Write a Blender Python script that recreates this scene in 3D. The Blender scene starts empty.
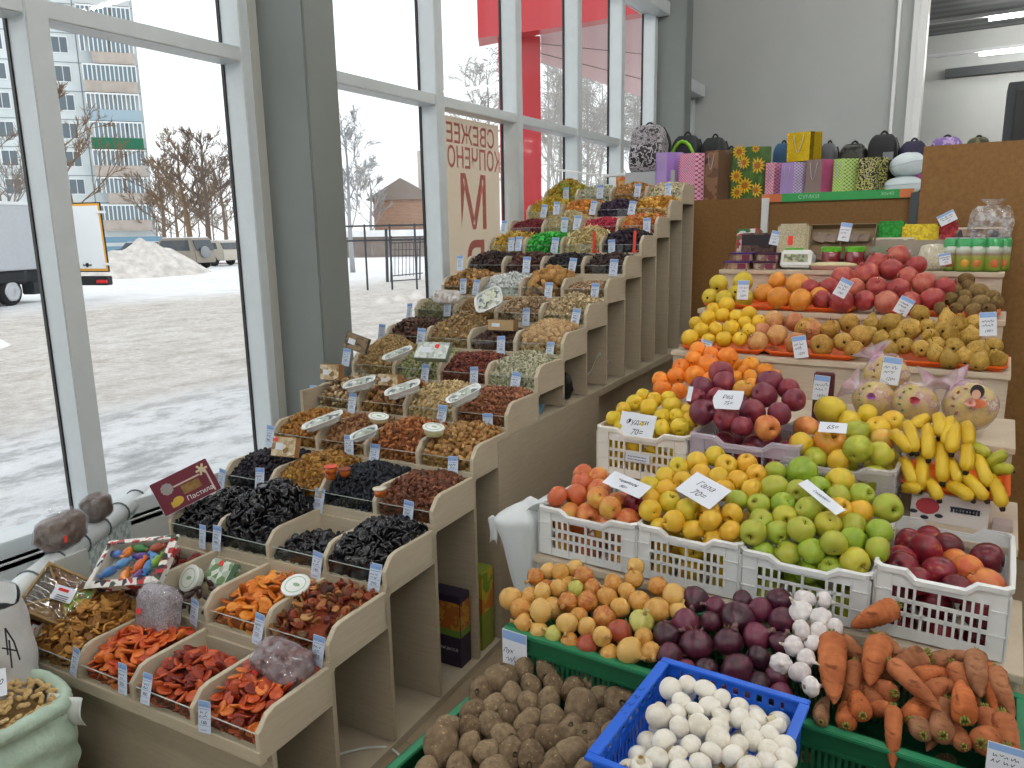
# Recreation of a market hall photograph: nut stand by the window, fruit display, bags, snowy yard.
SKY_STRENGTH, EXPOSURE, TUBE = 1.3, 0.19, 54.0
import bpy, bmesh, math, random
import numpy as np
from mathutils import Vector, Matrix, Euler, Quaternion, noise

random.seed(7)
rng = np.random.default_rng(7)
SC = bpy.context.scene
COL = SC.collection
PI = math.pi

# ------------------------------------------------------------------ camera
FPX = 759.25
PITCH, ROLL, YAW = math.radians(11.264), math.radians(-1.018), math.radians(31.036)
CAM = Vector((0, 0, 1.6))
def _rz(v, a):
    c, s = math.cos(a), math.sin(a)
    return Vector((c*v[0]-s*v[1], s*v[0]+c*v[1], v[2]))
_cp, _sp, _cr, _sr = math.cos(PITCH), math.sin(PITCH), math.cos(ROLL), math.sin(ROLL)
_right, _fwd, _up = Vector((1, 0, 0)), Vector((0, _cp, -_sp)), Vector((0, _sp, _cp))
RR = _rz(_cr*_right+_sr*_up, YAW)
UU = _rz(-_sr*_right+_cr*_up, YAW)
FF = _rz(_fwd, YAW)
cam_data = bpy.data.cameras.new('camera')
cam_data.sensor_width = 36.0
cam_data.lens = FPX*36.0/1024.0
cam_data.clip_start = 0.02
cam_data.clip_end = 600
cam = bpy.data.objects.new('camera', cam_data)
COL.objects.link(cam)
cam.matrix_world = Matrix(((RR[0], UU[0], -FF[0], CAM[0]), (RR[1], UU[1], -FF[1], CAM[1]), (RR[2], UU[2], -FF[2], CAM[2]), (0, 0, 0, 1)))
SC.camera = cam

def ray(px, py):
    return ((px-512)*RR-(py-384)*UU+FPX*FF).normalized()
def on_plane(px, py, n, k):
    d = ray(px, py)
    return CAM+d*((k-n.dot(CAM))/n.dot(d))
def proj(p):
    q = Vector(p)-CAM
    w = q.dot(FF)
    return 512+FPX*q.dot(RR)/w, 384-FPX*q.dot(UU)/w, w

# three horizontal frames: the building, the dried-fruit stand, the fruit display
A_S = YAW-math.radians(28.076)
A_D = YAW-math.radians(33.0)
class Frame:
    def __init__(s, a):
        s.a = a
        s.X = _rz((1, 0, 0), a); s.Y = _rz((0, 1, 0), a); s.Z = Vector((0, 0, 1))
        s.R = Matrix.Rotation(a, 4, 'Z')
    def w(s, x, y, z): return s.X*x+s.Y*y+Vector((0, 0, z))
    def at_y(s, px, py, y):
        p = on_plane(px, py, s.Y, y); return p.dot(s.X), p.dot(s.Y), p.z
    def at_x(s, px, py, x):
        p = on_plane(px, py, s.X, x); return p.dot(s.X), p.dot(s.Y), p.z
    def at_z(s, px, py, z):
        p = on_plane(px, py, s.Z, z); return p.dot(s.X), p.dot(s.Y), p.z
B, S, D = Frame(0.0), Frame(A_S), Frame(A_D)

# ------------------------------------------------------------------ materials
def lin(c):
    if isinstance(c, str):
        c = c.lstrip('#'); c = [int(c[i:i+2], 16)/255 for i in (0, 2, 4)]
    return tuple(((x/12.92) if x <= 0.04045 else ((x+0.055)/1.055)**2.4) for x in c)
class NT:
    def __init__(s, name):
        s.m = bpy.data.materials.new(name); s.m.use_nodes = True
        s.t = s.m.node_tree; s.t.nodes.clear()
        s.out = s.n('ShaderNodeOutputMaterial')
    def n(s, t, **k):
        x = s.t.nodes.new(t)
        for a, b in k.items():
            if hasattr(x, a): setattr(x, a, b)
        return x
    def l(s, a, b): s.t.links.new(a, b)
def mixrgb(t, fac, a, b, mode='MIX'):
    m = t.n('ShaderNodeMix'); m.data_type = 'RGBA'; m.blend_type = mode
    for sock, v in ((0, fac), (6, a), (7, b)):
        if hasattr(v, 'links') or isinstance(v, bpy.types.NodeSocket): t.l(v, m.inputs[sock])
        elif sock == 0: m.inputs[0].default_value = v
        else: m.inputs[sock].default_value = (*v, 1) if len(v) == 3 else v
    return m.outputs[2]
def ramp(t, fac, stops):
    r = t.n('ShaderNodeValToRGB'); e = r.color_ramp.elements
    while len(e) > 1: e.remove(e[-1])
    for i, (p, c) in enumerate(stops):
        x = e[0] if i == 0 else e.new(p)
        x.position = p; x.color = (*c, 1)
    t.l(fac, r.inputs[0]); return r.outputs[0]
def noise_tex(t, scale, detail=3, coord='Object', stretch=None, rough=.55):
    c = t.n('ShaderNodeTexCoord'); v = c.outputs[coord]
    if stretch:
        mp = t.n('ShaderNodeMapping'); mp.inputs['Scale'].default_value = stretch; t.l(v, mp.inputs[0]); v = mp.outputs[0]
    n = t.n('ShaderNodeTexNoise'); n.inputs['Scale'].default_value = scale; n.inputs['Detail'].default_value = detail
    n.inputs['Roughness'].default_value = rough
    t.l(v, n.inputs['Vector']); return n.outputs['Fac']
def bsdf(t, col, rough=.5, spec=.4, metal=0, bump=None, bump_d=.002, coat=0, sss=0):
    p = t.n('ShaderNodeBsdfPrincipled')
    if isinstance(col, bpy.types.NodeSocket): t.l(col, p.inputs['Base Color'])
    else: p.inputs['Base Color'].default_value = (*col, 1)
    if isinstance(rough, bpy.types.NodeSocket): t.l(rough, p.inputs['Roughness'])
    else: p.inputs['Roughness'].default_value = rough
    p.inputs['Specular IOR Level'].default_value = spec
    p.inputs['Metallic'].default_value = metal
    p.inputs['Coat Weight'].default_value = coat
    if sss:
        p.inputs['Subsurface Weight'].default_value = sss; p.inputs['Subsurface Radius'].default_value = (.01, .006, .004)
    if bump is not None:
        b = t.n('ShaderNodeBump'); b.inputs['Distance'].default_value = bump_d; b.inputs['Strength'].default_value = .8
        t.l(bump, b.inputs['Height']); t.l(b.outputs[0], p.inputs['Normal'])
    t.l(p.outputs[0], t.out.inputs[0]); return p
_M = {}
def flat(col, rough=.55, spec=.4, metal=0, var=0.0, scale=12, coat=0, bump=0, name=None):
    k = (col, rough, spec, metal, var, scale, coat, bump)
    if k in _M: return _M[k]
    t = NT(name or 'paint'); c = lin(col)
    s = noise_tex(t, scale) if (var or bump) else None
    cc = ramp(t, s, [(.3, tuple(x*(1-var) for x in c)), (.7, tuple(min(1, x*(1+var)) for x in c))]) if var else c
    bsdf(t, cc, rough, spec, metal, bump=s if bump else None, bump_d=bump or .001, coat=coat)
    _M[k] = t.m; return t.m
def wood(c1, c2, name='melamine', rough=.5):
    t = NT(name)
    f = noise_tex(t, 9, 5, 'Object', (1.2, 1.2, 14), .65)
    bsdf(t, ramp(t, f, [(.3, lin(c1)), (.7, lin(c2))]), rough, .35)
    return t.m
def skin(stops, scale=6, rough=.35, spec=.45, spots=None, bump=0, bscale=60, rand=.25, coat=0, stretch=None, sss=0, detail=3):
    """fruit skin: colour from a noise ramp that shifts from one fruit to the next; spots=(colour, scale, threshold)"""
    t = NT('skin')
    f = noise_tex(t, scale, detail, 'Object', stretch)
    oi = t.n('ShaderNodeObjectInfo')
    m = t.n('ShaderNodeMath', operation='MULTIPLY_ADD'); t.l(oi.outputs['Random'], m.inputs[0]); m.inputs[1].default_value = rand; m.inputs[2].default_value = -rand/2
    a = t.n('ShaderNodeMath', operation='ADD'); t.l(f, a.inputs[0]); t.l(m.outputs[0], a.inputs[1])
    c = ramp(t, a.outputs[0], [(p, lin(x)) for p, x in stops])
    if spots:
        sc_, s2, th = spots[0], spots[1], spots[2]
        g = noise_tex(t, s2, 2)
        r = t.n('ShaderNodeMapRange'); t.l(g, r.inputs[0]); r.inputs[1].default_value = th; r.inputs[2].default_value = th+.08
        c = mixrgb(t, r.outputs[0], c, lin(sc_))
    bsdf(t, c, rough, spec, bump=noise_tex(t, bscale, 2) if bump else None, bump_d=bump or .001, coat=coat, sss=sss)
    return t.m
def pieces_mat(cols, rough=.5, spec=.35, bump=0, bscale=200):
    """heap of small pieces: each loose piece gets its own shade"""
    def sh_(c, k): c = c.lstrip('#'); return '#'+''.join('%02x' % min(255, int(int(c[i:i+2], 16)*k)) for i in (0, 2, 4))
    cols = [sh_(cols[0], .72)]+list(cols)+[sh_(cols[-1], 1.18), sh_(cols[0], 1.05)]
    t = NT('dried'); g = t.n('ShaderNodeNewGeometry')
    c = ramp(t, g.outputs['Random Per Island'], [(i/max(1, len(cols)-1), lin(x)) for i, x in enumerate(cols)])
    f = noise_tex(t, 90, 2)
    c = mixrgb(t, .3, c, ramp(t, f, [(.3, (.3, .3, .3)), (.7, (1, 1, 1))]), 'MULTIPLY')
    bsdf(t, c, rough, spec, bump=noise_tex(t, bscale, 2) if bump else None, bump_d=bump or .001)
    return t.m
def glass_mat(tint=(1, 1, 1), refl=1.0, name='glass', rough=0.0, haze=None, hazec=(1, 1, 1)):
    t = NT(name)
    tr = t.n('ShaderNodeBsdfTransparent'); tr.inputs[0].default_value = (*tint, 1)
    gl = t.n('ShaderNodeBsdfGlossy'); gl.inputs['Roughness'].default_value = rough
    lw = t.n('ShaderNodeLayerWeight'); lw.inputs[0].default_value = .5
    fr = t.n('ShaderNodeMath', operation='POWER'); t.l(lw.outputs['Facing'], fr.inputs[0]); fr.inputs[1].default_value = 5
    mu = t.n('ShaderNodeMath', operation='MULTIPLY_ADD'); t.l(fr.outputs[0], mu.inputs[0]); mu.inputs[1].default_value = .55*refl; mu.inputs[2].default_value = .035*refl
    mx = t.n('ShaderNodeMixShader'); t.l(mu.outputs[0], mx.inputs[0]); t.l(tr.outputs[0], mx.inputs[1]); t.l(gl.outputs[0], mx.inputs[2])
    last = mx.outputs[0]
    if haze is not None:
        df = t.n('ShaderNodeBsdfDiffuse'); df.inputs[0].default_value = (*hazec, 1)
        m2 = t.n('ShaderNodeMixShader')
        f = noise_tex(t, 38, 3)
        r = t.n('ShaderNodeMapRange'); t.l(f, r.inputs[0]); r.inputs[1].default_value = .4; r.inputs[2].default_value = .65
        r.inputs[3].default_value = haze[0]; r.inputs[4].default_value = haze[1]
        t.l(r.outputs[0], m2.inputs[0]); t.l(last, m2.inputs[1]); t.l(df.outputs[0], m2.inputs[2]); last = m2.outputs[0]
    t.l(last, t.out.inputs[0]); return t.m
def emit(col, s):
    t = NT('lamp'); e = t.n('ShaderNodeEmission'); e.inputs[0].default_value = (*lin(col), 1); e.inputs[1].default_value = s
    t.l(e.outputs[0], t.out.inputs[0]); return t.m

# ------------------------------------------------------------------ mesh building
class MB:
    """collects shapes in world space; build() links them as ONE mesh object"""
    def __init__(s): s.v = []; s.f = []; s.mi = []; s.cur = 0
    def add(s, verts, faces, mi=None):
        o = len(s.v); s.v.extend([Vector(p) for p in verts])
        for f in faces: s.f.append(tuple(i+o for i in f)); s.mi.append(s.cur if mi is None else mi)
        return s
    def box(s, lo, hi, fr=B, mi=None):
        (a, b, c), (d, e, g) = lo, hi
        P = [fr.w(x, y, z) for z in (c, g) for y in (b, e) for x in (a, d)]
        return s.add(P, [(0, 2, 3, 1), (4, 5, 7, 6), (0, 1, 5, 4), (2, 6, 7, 3), (0, 4, 6, 2), (1, 3, 7, 5)], mi)
    def obox(s, c, size, M=None, mi=None):
        M = M or Matrix.Identity(3); h = Vector(size)/2
        P = [Vector(c)+M@Vector((sx*h[0], sy*h[1], sz*h[2])) for sz in (-1, 1) for sy in (-1, 1) for sx in (-1, 1)]
        return s.add(P, [(0, 2, 3, 1), (4, 5, 7, 6), (0, 1, 5, 4), (2, 6, 7, 3), (0, 4, 6, 2), (1, 3, 7, 5)], mi)
    def prism(s, pts, d, mi=None):
        """polygon pts (world) extruded by vector d"""
        n = len(pts); d = Vector(d); P = [Vector(p) for p in pts]
        s.add(P+[p+d for p in P], [tuple(range(n-1, -1, -1)), tuple(range(n, 2*n))]+[(i, (i+1) % n, n+(i+1) % n, n+i) for i in range(n)], mi); return s
    def lathe(s, prof, c=(0, 0, 0), M=None, n=20, mi=None, wob=None):
        """profile [(r,z)] spun about z"""
        M = M or Matrix.Identity(3); c = Vector(c); V = []; F = []
        for i, (r, z) in enumerate(prof):
            for k in range(n):
                a = 2*PI*k/n; rr = r*(wob(a, i/(len(prof)-1)) if wob else 1)
                V.append(c+M@Vector((rr*math.cos(a), rr*math.sin(a), z)))
        for i in range(len(prof)-1):
            for k in range(n):
                F.append((i*n+k, i*n+(k+1) % n, (i+1)*n+(k+1) % n, (i+1)*n+k))
        if prof[0][0] > 1e-6: F.append(tuple(range(n-1, -1, -1)))
        if prof[-1][0] > 1e-6: F.append(tuple((len(prof)-1)*n+k for k in range(n)))
        return s.add(V, F, mi)
    def tube(s, path, r, n=8, mi=None, closed=False):
        P = [Vector(p) for p in path]; R = r if isinstance(r, (list, tuple)) else [r]*len(P); V = []; F = []
        m = len(P); up = None
        for i, p in enumerate(P):
            t = (P[(i+1) % m]-P[i-1] if closed else P[min(i+1, m-1)]-P[max(i-1, 0)]).normalized()
            if up is None: up = t.orthogonal().normalized()
            up = (up-t*up.dot(t))
            up = up.normalized() if up.length > 1e-6 else t.orthogonal().normalized()
            q = t.cross(up)
            for k in range(n):
                a = 2*PI*k/n; V.append(p+(up*math.cos(a)+q*math.sin(a))*R[i])
        for i in range(m if closed else m-1):
            j = (i+1) % m
            for k in range(n): F.append((i*n+k, i*n+(k+1) % n, j*n+(k+1) % n, j*n+k))
        if not closed: F += [tuple(range(n-1, -1, -1)), tuple((m-1)*n+k for k in range(n))]
        return s.add(V, F, mi)
    def grid(s, fn, nu, nv, mi=None, thick=None):
        """surface fn(u,v)->point; thick = vector or None"""
        V = [Vector(fn(i/nu, j/nv)) for j in range(nv+1) for i in range(nu+1)]
        F = [(j*(nu+1)+i, j*(nu+1)+i+1, (j+1)*(nu+1)+i+1, (j+1)*(nu+1)+i) for j in range(nv) for i in range(nu)]
        if thick is not None:
            t = Vector(thick); n = len(V); V = V+[p+t for p in V]
            F = F+[tuple(reversed([i+n for i in f])) for f in F]
            ring = [i for i in range(nu+1)]+[(j*(nu+1)+nu) for j in range(1, nv+1)]+[nv*(nu+1)+i for i in range(nu-1, -1, -1)]+[j*(nu+1) for j in range(nv-1, 0, -1)]
            for a, b in zip(ring, ring[1:]+ring[:1]): F.append((b, a, a+n, b+n))
        return s.add(V, F, mi)
    def ball(s, c, r, n=12, m=8, M=None, mi=None):
        r = (r, r, r) if not isinstance(r, (list, tuple)) else r
        M = M or Matrix.Identity(3); c = Vector(c); V = []; F = []
        for j in range(1, m):
            th = PI*j/m
            for i in range(n):
                a = 2*PI*i/n; V.append(c+M@Vector((r[0]*math.sin(th)*math.cos(a), r[1]*math.sin(th)*math.sin(a), r[2]*math.cos(th))))
        V += [c+M@Vector((0, 0, r[2])), c+M@Vector((0, 0, -r[2]))]
        t, b = len(V)-2, len(V)-1
        for i in range(n):
            k = (i+1) % n
            F.append((i, k, t)[::-1]); F.append(((m-2)*n+i, (m-2)*n+k, b))
            for j in range(m-2): F.append((j*n+i, (j+1)*n+i, (j+1)*n+k, j*n+k))
        return s.add(V, F, mi)
    def warp(s, fn): s.v = [Vector(fn(p)) for p in s.v]; return s
    def mesh(s, name, mats, smooth=False, inv=None, auto=None):
        me = bpy.data.meshes.new(name)
        V = s.v if inv is None else [inv@p for p in s.v]
        me.from_pydata([tuple(p) for p in V], [], s.f)
        for m in (mats if isinstance(mats, (list, tuple)) else [mats]): me.materials.append(m)
        if any(s.mi): me.polygons.foreach_set('material_index', s.mi)
        if smooth: me.polygons.foreach_set('use_smooth', [True]*len(s.f))
        me.update()
        return me
def clean(o, smooth_angle=None, bevel=0, seg=2):
    bm = bmesh.new(); bm.from_mesh(o.data); bmesh.ops.remove_doubles(bm, verts=bm.verts, dist=1e-6)
    bmesh.ops.recalc_face_normals(bm, faces=bm.faces)
    if bevel:
        E = [e for e in bm.edges if e.is_manifold and e.calc_face_angle(0) > .5]
        bmesh.ops.bevel(bm, geom=E, offset=bevel, segments=seg, affect='EDGES', clamp_overlap=True)
    bm.to_mesh(o.data); bm.free()
    return o
def tag(o, label=None, cat=None, group=None, kind=None):
    if label: o['label'] = label
    if cat: o['category'] = cat
    if group: o['group'] = group
    if kind: o['kind'] = kind
    return o
def empty(name, loc, label=None, cat=None, group=None, kind=None, rz=0.0):
    o = bpy.data.objects.new(name, None); COL.objects.link(o)
    o.empty_display_size = .05
    o.location = loc; o.rotation_euler = (0, 0, rz)
    o['_m'] = 1
    del o['_m']
    return tag(o, label, cat, group, kind)
def mw(o):
    m = Matrix.Translation(o.location)@o.rotation_euler.to_matrix().to_4x4()@Matrix.Diagonal((*o.scale, 1))
    return (mw(o.parent)@m) if o.parent else m
def part(name, mb, mats, parent, smooth=False, bevel=0, label=None, loc=None):
    """one mesh object, child of parent, authored in world space"""
    base = mw(parent)
    if loc is not None: base = Matrix.Translation(loc)
    me = mb.mesh(name, mats, smooth, base.inverted())
    o = bpy.data.objects.new(name, me); COL.objects.link(o)
    o.parent = parent
    if loc is not None:
        o.matrix_local = mw(parent).inverted()@base
    clean(o, bevel=bevel)
    if label: o['label'] = label
    return o
def solo(name, mb, mats, loc, label=None, cat=None, group=None, kind=None, smooth=False, bevel=0):
    """a thing that is one mesh"""
    me = mb.mesh(name, mats, smooth, Matrix.Translation(loc).inverted())
    o = bpy.data.objects.new(name, me); COL.objects.link(o); o.location = loc
    clean(o, bevel=bevel)
    return tag(o, label, cat, group, kind)
def copy_tree(src, M, label=None, group=None, cat=None):
    """a copy of a thing (shared mesh data) placed with matrix M, and of its parts"""
    c = src.copy(); COL.objects.link(c); c.parent = None
    c.matrix_world = M
    for ch in src.children: _copy_child(ch, c)
    if label: c['label'] = label
    if group: c['group'] = group
    if cat: c['category'] = cat
    return c
def _copy_child(ch, par):
    d = ch.copy(); COL.objects.link(d); d.parent = par
    d.matrix_parent_inverse = ch.matrix_parent_inverse.copy(); d.matrix_basis = ch.matrix_basis.copy()
    for g in ch.children: _copy_child(g, d)
PROTO = []
def proto(name, mesh, kids=()):
    """a prototype thing at the origin; kids = [(name, mesh)]"""
    o = bpy.data.objects.new(name, mesh); COL.objects.link(o)
    for n, me in kids:
        c = bpy.data.objects.new(n, me); COL.objects.link(c); c.parent = o
    PROTO.append(o)
    return o
def drop_protos():
    for p in PROTO:
        for c in list(p.children):
            bpy.data.objects.remove(c)
        bpy.data.objects.remove(p)
    PROTO.clear()
def rot3(rx, ry, rz): return Euler((rx, ry, rz)).to_matrix()
def look_m(zdir, spin=0):
    """3x3 with local z along zdir"""
    z = Vector(zdir).normalized(); q = z.to_track_quat('Z', 'Y')
    return (q.to_matrix()@Matrix.Rotation(spin, 3, 'Z'))
def rand_rot(tilt=PI):
    return Euler((random.uniform(-tilt, tilt), random.uniform(-tilt, tilt), random.uniform(-PI, PI))).to_matrix()
def mat4(R3, loc, sc=(1, 1, 1)):
    if not isinstance(sc, (tuple, list)): sc = (sc, sc, sc)
    return Matrix.Translation(loc)@R3.to_4x4()@Matrix.Diagonal((*sc, 1))
_txt = {}
def text_mesh(body, size, bold=0.0):
    """flat lettering as plain mesh verts/faces in the xy plane, centred"""
    k = (body, size, bold)
    if k not in _txt:
        cu = bpy.data.curves.new('t', 'FONT'); cu.body = body; cu.size = size; cu.align_x = 'CENTER'; cu.align_y = 'CENTER'
        cu.resolution_u = 2; cu.offset = bold*size
        o = bpy.data.objects.new('t', cu); COL.objects.link(o)
        bpy.context.view_layer.update()
        me = o.to_mesh()
        V = [v.co.copy() for v in me.vertices]; F = [tuple(p.vertices) for p in me.polygons]
        o.to_mesh_clear(); bpy.data.objects.remove(o); bpy.data.curves.remove(cu)
        _txt[k] = (V, F)
    return _txt[k]
def put_text(mb, body, size, origin, ux, uy, mi=1, mirror=False, squash=1.0, bold=0.0):
    V, F = text_mesh(body, size, bold)
    sx = -1 if mirror else 1
    mb.add([origin+ux*(v.x*sx*squash)+uy*v.y for v in V], [tuple(reversed(f)) if mirror else f for f in F], mi)
# ------------------------------------------------------------------ shared paints
M_wood = wood('#bdb099', '#cabea7', 'light_melamine')
M_wood_d = wood('#a99c87', '#b5a994', 'grey_melamine')
M_edge = wood('#c4ad86', '#d3be98', 'melamine_edge')
M_white = flat('#e6e8e8', .45)
M_frame = flat('#d0d7da', .35, var=.03)
M_col = flat('#7f8482', .6, var=.04, scale=3)
M_wallp = flat('#cfd2d2', .7, var=.03, scale=1.5)
M_black = flat('#17181a', .45)
M_dark = flat('#33363a', .6)
M_paper = flat('#dfe3ec', .7)
M_tagb = flat('#b5cbec', .6)
M_ink = flat('#2c3142', .8)
M_inkb = flat('#5f78ad', .8)
M_red = flat('#d5262a', .5)
M_redot = flat('#f2463c', .5)
M_green = flat('#2f9a3c', .5)
M_clear = glass_mat((.98, .99, .99), .8, 'clear_plastic')
M_acryl = glass_mat((.95, .98, .965), 1.0, 'acrylic_glass', .02)
M_film = glass_mat((.97, .97, .98), 1.3, 'wrinkled_film', .10, (.0, .22), (.85, .86, .9))
M_aedge = flat('#bfcac6', .15, .7)
M_pane = glass_mat((.97, .985, .99), .5, 'window_glass', 0)

# ------------------------------------------------------------------ world and view
w = bpy.data.worlds.new('overcast_sky'); SC.world = w; w.use_nodes = True
wt = w.node_tree; bg = wt.nodes['Background']
gt = wt.nodes.new('ShaderNodeTexCoord'); gs = wt.nodes.new('ShaderNodeSeparateXYZ'); gr = wt.nodes.new('ShaderNodeValToRGB')
wt.links.new(gt.outputs['Generated'], gs.inputs[0]); wt.links.new(gs.outputs['Z'], gr.inputs[0])
gr.color_ramp.elements[0].position = 0; gr.color_ramp.elements[0].color = (.95, .96, .97, 1)
gr.color_ramp.elements[1].position = .6; gr.color_ramp.elements[1].color = (.98, .99, 1, 1)
wt.links.new(gr.outputs[0], bg.inputs[0]); bg.inputs[1].default_value = SKY_STRENGTH
vs = SC.view_settings
SC.display_settings.display_device = 'sRGB'
vs.view_transform = 'Standard'; vs.look = 'None'; vs.exposure = EXPOSURE; vs.gamma = 1; vs.use_curve_mapping = False

# ------------------------------------------------------------------ the shell
def struct(name, mb, mat, bevel=0, smooth=False, label=None):
    return solo(name, mb, mat, (0, 0, 0), label=label, kind='structure', bevel=bevel, smooth=smooth)
def floor_mat():
    t = NT('floor_tiles')
    br = t.n('ShaderNodeTexBrick'); br.offset = 0
    tc = t.n('ShaderNodeTexCoord'); mp = t.n('ShaderNodeMapping'); mp.inputs['Rotation'].default_value = (0, 0, .05); t.l(tc.outputs['Object'], mp.inputs[0]); t.l(mp.outputs[0], br.inputs[0])
    br.inputs['Color1'].default_value = (*lin('#8f806a'), 1); br.inputs['Color2'].default_value = (*lin('#85765f'), 1); br.inputs['Mortar'].default_value = (*lin('#5d5345'), 1)
    br.inputs['Scale'].default_value = 1; br.inputs['Brick Width'].default_value = .4; br.inputs['Row Height'].default_value = .4; br.inputs['Mortar Size'].default_value = .004
    c = mixrgb(t, noise_tex(t, 7, 5), br.outputs[0], lin('#a08f77'), 'MIX')
    bsdf(t, c, .45, .4); return t.m
WX = -2.9
X1, Y0, Y1, ZC = 6.0, -4.0, 14.3, 4.5
struct('floor', MB().box((WX-.2, Y0-.2, -.12), (X1+.2, Y1+.2, 0)), floor_mat())
def ceil_mat():
    t = NT('corrugated_ceiling'); tc = t.n('ShaderNodeTexCoord'); wv = t.n('ShaderNodeTexWave'); wv.bands_direction = 'Y'; wv.inputs['Scale'].default_value = 1.1
    t.l(tc.outputs['Object'], wv.inputs[0])
    bsdf(t, ramp(t, wv.outputs[1], [(.2, lin('#55585b')), (.8, lin('#6e7174'))]), .6); return t.m
struct('ceiling', MB().box((WX-.2, Y0-.2, ZC), (X1+.2, Y1+.2, ZC+.1)), ceil_mat())
wl = MB(); wl.box((WX-.12, Y0, 0), (WX+.1, 8.6, .5)); wl.box((WX-.12, Y0, 3.78), (WX+.02, 8.6, ZC)); wl.box((WX-.1, 7.60, .5), (WX+.02, 8.6, 3.78)); wl.box((WX-.1, 2.50, .5), (WX+.05, 2.79, 3.78)); wl.box((WX-.1, 8.6, 0), (WX+.02, Y1, ZC))
struct('wall_left', wl, M_wallp)
M_walld = flat('#96999a', .8); struct('wall_right', MB().box((X1, Y0, 0), (X1+.15, Y1, ZC)), M_walld)
struct('wall_rear', MB().box((WX, Y0-.15, 0), (X1, Y0, ZC)), M_walld)
M_back = flat('#b4b7b6', .75, var=.04, scale=1.2)
struct('wall_back', MB().box((WX, 8.6, 0), (-.62, 8.75, ZC)), M_back)
struct('wall_far', MB().box((-1.5, Y1, 0), (X1, Y1+.15, ZC)), M_back)
tr = MB(); tr.box((-.80, 8.52, 0), (-.77, 8.6, ZC)); tr.box((-.66, 8.50, 0), (-.54, 8.76, ZC)); tr.box((-.62, 8.48, 0), (-.605, 8.5, ZC))
struct('trim_1', tr, M_white)
struct('trim_2', MB().box((-.6, Y1-.12, 3.84), (X1, Y1, 3.97)), flat('#4d5154', .6))
tb = MB(); tb.box((WX+.02, 7.9, 3.0), (-2.62, 8.5, 3.12)); tb.box((-2.82, 8.5, .4), (-2.75, 8.58, 3.0))
struct('trim_3', tb, M_frame)
for i, y in enumerate((2.55, 7.62)):
    c = MB(); c.box((WX+.04, y, 0), (-2.55, y+.2, ZC))
    struct('pillar_%d' % (i+1), c, M_col, bevel=.008)

# ------------------------------------------------------------------ windows: frame, mullions, transoms, panes
def window(n, ys, z0=.5, zt=2.36, z1=3.74):
    r = empty('window_%d' % n, (WX, ys[0], z0), kind='structure')
    a, b = ys[0], ys[-1]
    f = MB(); f.box((WX-.08, a, z0-.02), (WX+.06, b, z0+.06)); f.box((WX-.08, a, z1-.07), (WX+.1, b, z1+.06))
    part('window_frame', f, M_frame, r, bevel=.004)
    f = MB()
    for y0, y1 in zip(ys, ys[1:]): f.box((WX-.06, y0+.03, zt), (WX+.06, y1-.03, zt+.062))
    part('transom', f, M_frame, r, bevel=.004)
    for y in ys:
        part('mullion', MB().box((WX-.07, y-.04, z0+.06), (WX+.07, y+.04, z1-.07)), M_frame, r, bevel=.004)
        g = MB(); g.box((WX-.066, y-.046, z0+.06), (WX-.048, y+.046, z1-.07))
        part('window_gasket', g, M_black, r)
    for y0, y1 in zip(ys, ys[1:]):
        for zz0, zz1 in ((z0+.06, zt), (zt+.062, z1-.07)):
            part('pane', MB().box((WX-.058, y0+.04, zz0), (WX-.050, y1-.04, zz1)), M_pane, r)
window(1, [-3.9, -2.7, -1.5, -.4, .62, 1.58, 2.49])
window(2, [2.80, 3.93, 4.88, 5.85, 6.74, 7.56])
sl = MB(); sl.box((WX-.02, Y0, .47), (WX+.1, 2.55, .5)); sl.box((WX-.02, 2.75, .47), (WX+.1, 7.55, .5))
struct('windowsill_1', sl, M_white, bevel=.006)

# poster on the outside of the second window: seen from behind, so mirrored
pm = MB(); yy0, yy1 = 3.93, 4.80
pm.add([Vector((WX-.064, yy0, .62)), Vector((WX-.064, yy1, .62)), Vector((WX-.064, yy1, 2.345)), Vector((WX-.064, yy0, 2.345))], [(0, 1, 2, 3)])
pm.cur = 1
def pt(body, size, z, y, sq=1.0):
    # letters face outside; from inside they read mirrored
    put_text(pm, body, size, Vector((WX-.063, y, z)), Vector((0, 1, 0)), Vector((0, 0, 1)), 1, mirror=True, squash=sq, bold=.013)
pt('СВЕЖЕЕ', .17, 2.235, 4.45, .84); pt('КОПЧЕНОЕ', .185, 2.085, 4.45, .72); pt('М', .49, 1.78, 4.46, .84); pt('Р', .49, 1.34, 4.48, .84)
def paper(c, tr):
    t = NT('poster_paper'); d = t.n('ShaderNodeBsdfDiffuse'); d.inputs[0].default_value = (*lin(c), 1); q = t.n('ShaderNodeBsdfTranslucent'); q.inputs[0].default_value = (*lin(c), 1)
    x = t.n('ShaderNodeMixShader'); x.inputs[0].default_value = tr; t.l(d.outputs[0], x.inputs[1]); t.l(q.outputs[0], x.inputs[2]); t.l(x.outputs[0], t.out.inputs[0]); return t.m

solo('poster', pm, [paper('#d0bfa8', .55), paper('#cc8480', .5)], (WX-.07, yy0, .62), 'tan paper poster with mirrored red letters stuck behind the window glass', 'poster')

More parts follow.
